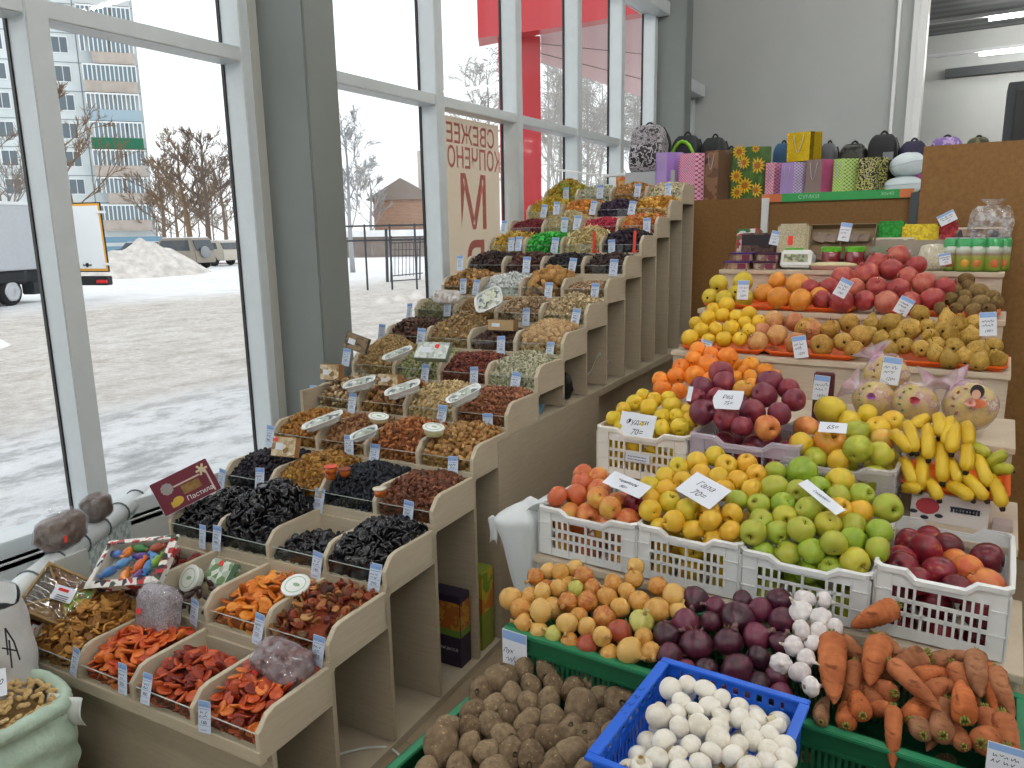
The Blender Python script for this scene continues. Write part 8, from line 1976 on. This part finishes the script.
dtag(706, 345, .048, .040, 3.02, 'small pale tag stuck on the front of the lemon tray', .2)
dtag(891, 371, .056, .090, 2.745, 'blue price tag on the wrapped pomelos', .08)
dtag(821, 388, .050, .085, 2.685, 'blue price tag on the dark red packet', .05)
dtag(945, 259, .045, .05, 3.81, 'blue tag on the bag of pale grain', -.2)
dtag(843, 288, .05, .075, 3.36, 'dark blue label with a green edge stuck on the front pomegranate', .45)
# tag wrapped over the onion crate's corner
a = D.w(-1.016, 1.497, ZO+.006); X_ = D.X; m = MB()
P = [a+X_*.0, a+X_*.074, a+X_*.074-Vector((0, 0, .12)), a-Vector((0, 0, .12))]
card(P, 'blue price tag hanging over the corner of the onion crate', [('Лук', .25, .52, .16), (None, .12, .28, .7), (None, .5, .12, .3)], 'price_tag', seed=31, header=True)
dtag(1006, 762, .06, .06, 1.49, 'pale tag at the bottom edge under the carrots')
# ---- white plastic bag squeezed between the stand and the pink apples
cb = D.w(-1.235, 1.93, .0); zt = .77
pb = empty('plastic_bag', D.w(-1.23, 1.93, .386), 'filled white plastic carrier bag standing beside the pink apple crate', 'bag')
PBASE = [D.at_y(482, 538, 1.90), D.at_y(545, 512, 1.90), D.at_y(508, 612, 1.90)]
xl, xr = PBASE[0][0], -1.125
def fpb(u, v):
    t = u*2*PI; z = .40+v*(zt-.40); a0 = -1.175-(v**1.1)*.055; hw = .025+.06*min(1, v*1.15)**.8; dp = .045+.05*v
    k = 1+.10*noise.noise(Vector((math.cos(t)*1.6, math.sin(t)*1.6, v*2.2)))+.05*noise.noise(Vector((math.cos(t)*5, math.sin(t)*5, v*3)))
    top = 1-.75*max(0, (v-.86)/.14)**1.5
    return D.w(a0+hw*k*top*math.copysign(abs(math.cos(t))**.7, math.cos(t))+.05*max(0, v-.8), 1.93+dp*k*top*math.copysign(abs(math.sin(t))**.7, math.sin(t)), z+.05*max(0, v-.7)*math.cos(t))
m = MB().grid(fpb, 48, 30); m.add([fpb(i/48, 0) for i in range(48)], [tuple(range(47, -1, -1))])
M_pb = NT('thin_white_plastic'); _t = M_pb.n('ShaderNodeBsdfTransparent'); _d = M_pb.n('ShaderNodeBsdfPrincipled'); _d.inputs['Base Color'].default_value = (*lin('#e3e8ea'), 1); _d.inputs['Roughness'].default_value = .35; _x = M_pb.n('ShaderNodeMixShader'); _x.inputs[0].default_value = .88; M_pb.l(_t.outputs[0], _x.inputs[1]); M_pb.l(_d.outputs[0], _x.inputs[2]); M_pb.l(_x.outputs[0], M_pb.out.inputs[0])
part('bag_body', m, M_pb.m, pb, smooth=True)
m = MB(); hx_, hy_, hz_ = D.at_y(492, 532, 1.93)
m.grid(lambda u, v: D.w(hx_-.012+.028*u+.004*math.sin(v*4), 1.93+.008*math.sin(u*PI), hz_-.04+.085*v+.01*math.sin(u*PI)), 6, 8, thick=D.Y*.003); part('handle', m, M_pb.m, pb, smooth=True)
m = MB(); m.grid(lambda u, v: D.w(-1.20+.085*v+.01*math.sin(u*7), 1.88+.10*u, .735+.062*v+.012*math.sin(u*9+v*3)), 18, 8, thick=Vector((0, 0, .0015))); part('stretched_film', m, M_pb.m, pb, smooth=True)
# ------------------------------------------------------------------ boxes in the stand's open compartments, radiator, sacks, baskets
def shelf_box(i, px0, px1, py0, py1, label, bands, zb=.029):
    y, z = row(i); yb = y-.02
    x = SX1-.03; yy0 = S.at_x(px0, (py0+py1)/2, x)[1]; yy1 = S.at_x(px1, (py0+py1)/2, x)[1]; zt = S.at_x((px0+px1)/2, py0, x)[2]
    return x, yy0, yy1, zt
x, ya, yb, zt = shelf_box(3, 438, 455, 608, 672, '', ())
r = empty('tea_box', S.w(x-.06, (ya+yb)/2, .029), 'dark purple and orange printed box standing in an open compartment of the stand', 'box')
yw = row(4)[0]-.004; ya = yw-.07
m = MB(); m.box((x-.13, ya, .029), (x, yw, zt-.0), S); part('box_body', m, flat('#2e2438', .5), r, bevel=.002)
m = MB(); m.box((x, ya+.002, .029+(zt-.03)*.52), (x+.001, yw-.002, .03+(zt-.03)*.90), S); m.box((x-.128, ya-.001, .029+(zt-.03)*.52), (x-.002, ya, .03+(zt-.03)*.9), S); part('orange_band', m, blotch([(0, '#a8602c'), (.5, '#b88a34'), (.6, '#7a3a24')], 24), r)
m = MB(); m.box((x, ya+.002, .029+(zt-.03)*.43), (x+.0015, yw-.002, .03+(zt-.03)*.52), S); m.box((x-.128, ya-.0015, .029+(zt-.03)*.43), (x-.002, ya, .03+(zt-.03)*.52), S); part('green_band', m, flat('#6a8a3a', .5), r)
m = MB(); put_text(m, 'Принцесса', .02, S.w(x-.065, ya-.002, .10), S.X, S.Z, 0); part('lettering', m, flat('#c9c3d0', .5), r)
x2 = SX1-.02; y2 = 2.372; zt2 = S.at_x(480, 575, x2)[2]; zb2 = S.at_x(480, 618, x2)[2]
r = empty('fruit_carton', S.w(x2-.07, y2-.05, .029), 'red, orange and green printed carton wedged at the end of the last open compartment', 'box')
m = MB(); m.box((x2-.17, y2-.09, .029), (x2, y2, zt2), S); part('box_body', m, flat('#8a9a3a', .5), r, bevel=.002)
m = MB(); m.box((x2-.17, y2-.091, .18), (x2-.001, y2-.09, zt2-.002), S); m.box((x2, y2-.088, .18), (x2+.001, y2-.002, zt2-.002), S); part('printed_face', m, blotch([(0, '#b03a24'), (.42, '#c87a2c'), (.52, '#c8b43a'), (.6, '#7a9a34')], 9), r)
m = MB(); m.obox(S.w(x2-.06, y2-.093, .25), (.06, .002, .03), S.R.to_3x3()@rot3(0, .5, 0)); part('white_panel', m, M_paper, r)
# cloth bag in the compartment above the ledge, blue paper, crumpled film
m = MB(); m.ball(S.w(SX1-.06, 3.16, .90), (.035, .03, .065), 14, 10); m.warp(lambda p: p+Vector((.01*noise.noise(p*30), .01*noise.noise(p*30+Vector((5, 0, 0))), 0))); solo('dark_bag', m, M_black, S.w(SX1-.06, 3.16, .836), 'small black bag lying in an open compartment above the ledge', 'bag', smooth=True)
m = MB(); m.grid(lambda u, v: S.w(SX1-.16+.12*u, 2.80+.09*v, .842+.02*math.sin(u*5)*math.sin(v*4)+.012), 12, 10, thick=Vector((0, 0, .002))); solo('blue_paper', m, flat('#5a8fb4', .6), S.w(SX1-.1, 2.84, .837), 'crumpled light blue paper on the ledge of the first closed cabinet', 'paper', smooth=True)
m = MB(); m.grid(lambda u, v: S.w(SX1-.14+.11*u, 3.52+.13*v, .838+.16*u*(1-v*.5)+.015*math.sin(u*9+v*6)), 14, 12, thick=Vector((0, 0, .002))); solo('crumpled_film', m, flat('#cfd4d4', .3, var=.1, scale=30), S.w(SX1-.08, 3.58, .836), 'crumpled white film sheet on the ledge of the stand', 'film', smooth=True)
# white cable on the floor
def fz(px, py, z=.006): return Vector((S.X*S.at_z(px, py, z)[0]+S.Y*S.at_z(px, py, z)[1]))+Vector((0, 0, z))
pts = [fz(338, 755, .033), fz(352, 751, .033), fz(366, 748, .034), fz(380, 747, .032), fz(390, 748.5, .02), fz(398, 754, .006), fz(403, 765, .006), fz(404, 785, .006)]
m = MB(); 
def smooth_path(P, k=6):
    out = []
    for i in range(len(P)-1):
        p0, p1, p2, p3 = P[max(i-1, 0)], P[i], P[i+1], P[min(i+2, len(P)-1)]
        for j in range(k):
            t = j/k; out.append(.5*((2*p1)+(p2-p0)*t+(2*p0-5*p1+4*p2-p3)*t*t+(3*p1-p0-3*p2+p3)*t**3))
    return out+[P[-1]]
m.tube(smooth_path(pts), .004, 8); solo('power_cable', m, flat('#c9ccc8', .5), pts[3], 'white cable looping out of the open compartment onto the floor', 'cable', smooth=True)
# radiator by the window: white column convector with a perforated front
FRd = Frame(math.radians(123.576-90))
P0, P1 = on_plane(0, 605, Vector((0, 0, 1)), .575), on_plane(147, 490, Vector((0, 0, 1)), .575)
rx = P0.dot(FRd.X); ry0, ry1 = P0.dot(FRd.Y)-.9, P1.dot(FRd.Y)+.07; zt = .575
ra = empty('radiator', FRd.w(rx-.05, ry1-.6, 0), 'white radiator with a glossy grid front and rounded top by the window', 'radiator', rz=FRd.a)
def rad_mat():
    t = NT('perforated_steel'); tc = t.n('ShaderNodeTexCoord'); mp = t.n('ShaderNodeMapping'); mp.inputs['Rotation'].default_value = (0, PI/2, 0); t.l(tc.outputs['Object'], mp.inputs[0])
    ck = t.n('ShaderNodeTexChecker'); ck.inputs['Scale'].default_value = 40; t.l(mp.outputs[0], ck.inputs[0]); ck.inputs[1].default_value = (*lin('#a9bab9'), 1); ck.inputs[2].default_value = (*lin('#d3dedd'), 1)
    bsdf(t, ck.outputs[0], .25, .5, bump=ck.outputs[1], bump_d=.004); return t.m
m = MB(); m.box((rx-.12, ry0, .06), (rx-.02, ry1, zt-.05), FRd); part('convector_body', m, rad_mat(), ra, bevel=.006)
m = MB(); m.tube([FRd.w(rx-.05, ry0, zt-.04), FRd.w(rx-.05, ry1, zt-.04)], .04, 16); part('top_rail', m, flat('#dde3e4', .3), ra, smooth=True)
for k in range(8):
    m = MB(); y = ry1-.07-.155*k; m.tube([FRd.w(rx-.05+.0415*math.cos(a), y, zt-.04+.0415*math.sin(a)) for a in [2*PI*j/16 for j in range(16)]], .004, 5, closed=True); part('clip', m, flat('#5a6468', .4), ra)
for k in range(14):
    m = MB(); y = ry1-.04-.09*k; m.box((rx-.02, y-.004, .08), (rx-.012, y+.004, zt-.075), FRd); part('fin', m, flat('#cfd8d8', .3), ra)
for y in (ry0+.1, ry1-.15):
    m = MB(); m.box((rx-.10, y, 0), (rx-.04, y+.04, .06), FRd); part('foot', m, M_white, ra)
# two clear bags of brown grain on it
def on_rx(px, py): return on_plane(px, py, FRd.X, rx-.05)
c = on_rx(58, 507); c.z = zt+.05; bag(0, 0, 0, (.17, .11, .11), -A_S+FRd.a+PI/2-.2, 0, 'clear bag of brown buckwheat with an orange sticker on the radiator', speck('#5a4438', '#7c6454', 330), c=c, seed=31, name='bag_of_grain')
c = c.copy(); c0 = c; q = c+(CAM-c).normalized()*.075-Vector((0, 0, .03)); m = MB(); m.obox(q, (.03, .003, .022), Matrix((RR, FF, UU)).transposed()); solo('price_sticker', m, M_redot, q, 'orange sticker on the bag of buckwheat', 'sticker')
c = on_rx(95, 499); c.z = zt+.045; bag(0, 0, 0, (.11, .09, .095), -A_S+FRd.a+PI/2, 0, 'smaller clear bag of dark brown grain on the radiator nearer the red box', speck('#4c3a30', '#6c5648', 330), c=c, seed=35, knot=False, name='bag_of_grain')
# standing support board between radiator and stand
m = MB(); q = S.w(SX0-.05, 1.34, 0); m.box((SX0-.055, 1.31, 0), (SX0-.045, 1.42, .60), S); solo('support_board', m, flat('#b4bab6', .6), q, 'upright grey board between the radiator and the dried slices bin', 'board', bevel=.002)
# gift baskets of dried fruit under film
def basket(c, M3, W, Hh, label, cells, seed):
    r = empty('gift_basket', c, label, 'gift basket'); d = .055
    def P(x, y, z): return c+M3@Vector((x, y, z))
    m = MB(); m.obox(P(0, 0, .002), (W, Hh, .004), M3)
    for sx in (-1, 1): m.obox(P(sx*W/2, 0, d/2), (.007, Hh+.007, d), M3)
    for sy in (-1, 1): m.obox(P(0, sy*Hh/2, d/2), (W, .007, d), M3)
    part('frame', m, flat('#a5844e', .6), r, bevel=.001)
    m = MB(); L = math.hypot(W, Hh)
    for s in (-1, 1): m.obox(P(0, 0, d*.55), (L*.97, .005, d*.8), M3@rot3(0, 0, s*math.atan2(Hh, W)))
    part('crossed_divider', m, flat('#a5844e', .6), r)
    for k, (mat) in enumerate(cells):
        a = [(-W/2, -Hh/2), (W/2, -Hh/2), (W/2, Hh/2), (-W/2, Hh/2)]; p, q = a[k], a[(k+1) % 4]; g = MB(); N = 9
        V = []; Fc = []
        for i in range(N+1):
            for j in range(N+1-i):
                u, v = i/N, j/N; x = p[0]*u+q[0]*v; y = p[1]*u+q[1]*v; V.append(P(x*.97, y*.97, d*.72+.008*noise.noise(Vector((x*50, y*50, seed+k)))))
        idx = {}; n = 0
        for i in range(N+1):
            for j in range(N+1-i): idx[(i, j)] = n; n += 1
        for i in range(N):
            for j in range(N-i):
                Fc.append((idx[(i, j)], idx[(i+1, j)], idx[(i, j+1)]))
                if i+j < N-1: Fc.append((idx[(i+1, j)], idx[(i+1, j+1)], idx[(i, j+1)]))
        g.add(V, Fc); part('fruit_filling', g, mat, r, smooth=True)
    m = MB(); m.grid(lambda u, v: P((u-.5)*W*1.02, (v-.5)*Hh*1.02, d+.004+.004*noise.noise(Vector((u*9, v*9, seed)))), 16, 16, thick=M3@Vector((0, 0, .0008))); part('clear_film', m, M_clear, r, smooth=True)
    m = MB(); m.obox(P(.01, .005, d+.012), (.06, .045, .0012), M3@rot3(0, 0, .1)); m.cur = 1; m.obox(P(.005, .015, d+.0135), (.03, .009, .001), M3@rot3(0, 0, .1)); m.cur = 2
    for k in range(3): m.obox(P(.012, -.002-.006*k, d+.0135), (.036, .0022, .001), M3@rot3(0, 0, .1))
    part('label', m, [M_paper, M_red, M_ink], r)
    return r
def facing(c, spin, up=.35):
    z = (CAM-c).normalized(); z = (z+Vector((0, 0, up))).normalized(); x = (RR-z*RR.dot(z)).normalized(); y = z.cross(x); return Matrix((x, y, z)).transposed()@Matrix.Rotation(spin, 3, 'Z')
c = S.w(*S.at_y(60, 600, 1.28)); M3 = facing(c, -.30)
basket(c, M3, .165, .15, 'square gift basket of dried fruit and candied cubes leaning beside the dried slices', [blotch([(0, '#7a5a34'), (.45, '#9a7a44'), (.55, '#6a4a2c')], 60), blotch([(0, '#8a6a44'), (.4, '#4a9a3c'), (.47, '#c8b43a'), (.55, '#d8d0b4')], 45), blotch([(0, '#5a3a28'), (.5, '#8a6038')], 60), blotch([(0, '#7a7068'), (.5, '#57504a')], 120)], 3)
c = S.w(*S.at_y(36, 640, 1.215)); basket(c, facing(c, -.25), .12, .09, 'lower gift basket of red dried fruit half hidden by the white sack', [blotch([(0, '#7a3428'), (.5, '#a8743c')], 40), blotch([(0, '#8a5a34'), (.5, '#6a3a28')], 40), blotch([(0, '#7a2c24'), (.5, '#9a5a34')], 40), blotch([(0, '#5a4a3a'), (.5, '#8a7a5a')], 60)], 5)
c = on_plane(72, 574, S.Y, 1.42); m = MB(); M3 = S.R.to_3x3()@rot3(.5, .1, .4)
r = empty('fruit_pack', c, 'dark red pack of dried fruit leaning against the radiator', 'packet'); m.obox(c, (.12, .03, .075), M3); part('packet_body', m, blotch([(0, '#5a2c20'), (.5, '#7c4430'), (.6, '#4a2a20')], 40), r, bevel=.004)
m = MB(); m.obox(c+M3@Vector((0, -.016, 0)), (.118, .001, .073), M3); part('clear_film', m, M_film, r)
# white woven sack at the edge
def sack(c, R, H, label, mat, seed, roll=True, fill=None, tagp=None, top=1.0, lean=0, roll_h=.06, ex=.8):
    r = empty('sack', Vector((c.x, c.y, 0)), label, 'sack')
    def rad(v): return R*(.80+.26*math.sin(min(1, v*1.1)*PI*.62))*(1-.10*max(0, v-.8)/.2)
    def fn(u, v):
        t = u*2*PI; k = rad(v)*(1+.05*noise.noise(Vector((math.cos(t)*2+seed, math.sin(t)*2, v*3)))+.02*math.sin(v*34+3*math.sin(t)))
        return Vector((c.x+k*math.copysign(abs(math.cos(t))**ex, math.cos(t))+lean*v, c.y+k*math.copysign(abs(math.sin(t))**ex, math.sin(t)), .003+H*v+.01*math.sin(3*t+seed)*v))
    m = MB().grid(fn, 64, 40); m.add([fn(i/64, 0) for i in range(64)], [tuple(range(63, -1, -1))])
    part('sack_body', m, mat, r, smooth=True)
    if roll:
        m = MB()
        def fr_(u, v):
            t = u*2*PI; p = fn(u, 1); d = Vector((math.cos(t), math.sin(t), 0)); a = v*2*PI; rr = roll_h*.5*(1+.34*noise.noise(Vector((math.cos(t)*3, math.sin(t)*3, seed+2)))+.24*noise.noise(Vector((math.cos(t)*9, math.sin(t)*9, v*2+seed))))
            return p+d*(rr*math.cos(a)*.9+.004)+Vector((0, 0, rr*math.sin(a)-.005))
        m.grid(fr_, 72, 16); part('rolled_rim', m, mat, r, smooth=True)
    return r, fn
M_sack = flat('#c9cccc', .6, var=.05, scale=20, bump=.004); M_gsack = flat('#b4cab8', .45, var=.08, scale=16, bump=.012)
wc = on_plane(-34, 610, S.Y, 1.0); wc = Vector((wc.x, wc.y, 0))
r, fn = sack(wc, .135, .62, 'tall white woven sack with black scribbled letters at the edge', M_sack, 3, roll=False)
m = MB(); zt_ = .62; m.grid(lambda u, v: Vector((wc.x+.135*.9*(1-v)*math.cos(u*2*PI)+.02*v, wc.y+.135*.9*(1-v)*math.sin(u*2*PI), zt_+.06*math.sin(v*PI/2)+.015*math.sin(6*u*2*PI)*(1-v))), 40, 8); part('tied_top', m, M_sack, r, smooth=True)
m = MB()
for a, b in (((5, 628), (14, 642)), ((14, 642), (20, 660)), ((5, 628), (8, 655)), ((2, 648), (18, 651)), ((9, 640), (12, 668))):
    def hit(px, py):
        d = ray(px, py); best = None
        for t_ in range(400):
            p = CAM+d*(.6+t_*.004)
            if (Vector((p.x, p.y, 0))-wc).length < .150: best = p; break
        return best or CAM+d*1.5
    A, Bq = hit(*a), hit(*b); m.tube([A, (A+Bq)/2, Bq], .0013, 5)
part('black_marking', m, M_black, r)
gc = on_plane(-2, 705, Vector((0, 0, 1)), .40); gc = Vector((gc.x, gc.y, 0))
r, fn = sack(gc, .150, .385, 'pale green sack rolled open, full of peanuts in their shells', M_gsack, 8, roll_h=.042, ex=.85)
# peanuts in the sack
def peanut_proto(seed):
    m = MB(); m.lathe([(0, -1.7), (.35, -1.62), (.72, -1.2), (.78, -.8), (.62, -.1), (.60, .1), (.80, .8), (.74, 1.2), (.36, 1.65), (0, 1.72)], n=14, wob=lambda a, t: 1+.05*math.cos(8*a)*math.sin(t*20)); m.warp(lambda p: Vector((p.x+.06*p.z*p.z, p.y, p.z)))
    return proto('peanut', m.mesh('peanut', skin([(.3, '#c9a66c'), (.6, '#dcbc86'), (.8, '#e4ca9c')], 3, .8, .2, rand=.3, bump=.002, bscale=12), True))
PN = [peanut_proto(1), peanut_proto(2)]
rr = random.Random(6); pts = []
zpn = .388
while len(pts) < 95:
    a, k = rr.uniform(0, 2*PI), math.sqrt(rr.random())*.128; p = Vector((gc.x+k*math.cos(a), gc.y+k*math.sin(a), zpn+.035*(1-(k/.13)**2)))
    if len(pts) < 80 and any((p-q).length < .020 for q in pts) and rr.random() < .98: continue
    pts.append(p)
for p in pts:
    o = copy_tree(PN[rr.randrange(2)], mat4(Euler((PI/2+rr.uniform(-.5, .5), rr.uniform(-.4, .4), rr.uniform(0, 6.28))).to_matrix(), p, .0085*rr.uniform(.9, 1.15)), 'peanut in its shell lying in the rolled green sack', 'peanuts in the green sack', 'peanut'); o.name = 'peanut'
m = MB(); m.lathe([(0, 0), (.125, 0), (.128, .10), (.10, .118), (0, .132)], Vector((gc.x, gc.y, .24)), None, 24); solo('peanut_bed', m, flat('#8f7044', .9, var=.25, scale=90), Vector((gc.x, gc.y, .24)), 'peanuts filling the rolled green sack below the top ones', 'peanuts', kind='stuff', smooth=True)
TLc = [on_plane(x, y, Vector((0, 0, 1)), z) for x, y, z in ((-14, 672, .50), (4, 668, .50), (9, 694, .45), (-12, 700, .45))]
card(TLc, 'white card stuck in the peanuts of the green sack', [('100', .5, .5, .3)], seed=41)
m = MB(); a1 = on_plane(48, 692, Vector((0, 0, 1)), .40); 
m.grid(lambda u, v: a1+(RR*(.09*u)+Vector((0, 0, -.085*v-.02*u)))-FF*(.02*math.sin(v*PI)+.004*math.sin(u*12)), 12, 10, thick=FF*.0015); solo('sack_label', m, flat('#cfd6d2', .6), a1, 'white cloth label hanging off the rolled rim of the green sack', 'label', smooth=True)
# ------------------------------------------------------------------ labels for the heaped fruit: told apart by row and place in the heap
drop_protos()
bpy.context.view_layer.update()
dg = bpy.context.evaluated_depsgraph_get()
def seen(o, R):
    """share of sample points on a fruit that the camera sees"""
    c = o.matrix_world.translation; names = {o.name}|{x.name for x in o.children}|{y.name for x in o.children for y in x.children}; n = 0
    if not o.children and o.type == 'EMPTY': return 1
    d = (c-CAM).normalized(); u = d.orthogonal().normalized(); v = d.cross(u); tot = 0
    for k in range(17):
        r_ = 0 if k == 0 else (R*.5 if k < 9 else R*.85); a = k*PI/4
        p = c+(u*math.cos(a)+v*math.sin(a))*r_-d*R*(1-.3*(r_/R)); dd = (p-CAM).normalized(); orig = CAM; ok = False; far = (c-CAM).length+R
        for hop in range(6):
            hit, loc, nr, ix, ob, mt = SC.ray_cast(dg, orig, dd, distance=far)
            if not hit: break
            if ob.name in names: ok = True; break
            if ob.active_material and ob.active_material.name.split('.')[0] in SEE: orig = loc+dd*.0008; continue
            break
        n += ok; tot += 1
    return n/tot
SEE = {'clear_plastic', 'acrylic_glass', 'wrinkled_film', 'window_glass', 'frosted_plastic', 'thin_film'}
merged = {}
for P in PILES: merged.setdefault((P[0], P[1]), []).extend(P[2])
n_removed = 0
SEEN = {}
for key, items in merged.items():
    for o, R in items: SEEN[o.name] = seen(o, R) if o.type == 'MESH' else 1.0
for (what, place), items in merged.items():
    L = []
    for o, R in items:
        s = SEEN[o.name]
        c = o.matrix_world.translation; px, py, dep = proj(c)
        L.append([o, s, px, py, R*FPX/dep])
    vis = [q for q in L if q[1] >= .12]; hid = [q for q in L if q[1] < .12]
    for q in hid:
        if q[1] == 0:
            for ch in list(q[0].children): bpy.data.objects.remove(ch)
            bpy.data.objects.remove(q[0]); n_removed += 1
        else: q[0]['label'] = '%s almost hidden low in the %s' % (what, place)
    if not vis: continue
    # rows by height in view: a new row every 1.5 radii
    rad = sorted(q[4] for q in vis)[len(vis)//2]; vis.sort(key=lambda q: -q[3]); rows_ = []; 
    for q in vis:
        if rows_ and rows_[-1][0][3]-q[3] < rad*1.3 and len(rows_[-1]) < 18: rows_[-1].append(q)
        else: rows_.append([q])
    for i, rw in enumerate(rows_):
        rw.sort(key=lambda q: q[2]); rn = 'front row' if i == 0 else ('top row' if i == len(rows_)-1 and len(rows_) > 2 else ORD[min(i, 17)]+' row up')
        for j, q in enumerate(rw):
            pos_ = 'alone' if len(rw) == 1 else (ORD[j]+' from left')
            q[0]['label'] = ('%s, %s, %s, %s' % (what, pos_, rn, place))
for o in list(bpy.data.objects):
    if o.type == 'MESH' and o.data.users == 0: bpy.data.objects.remove(o)
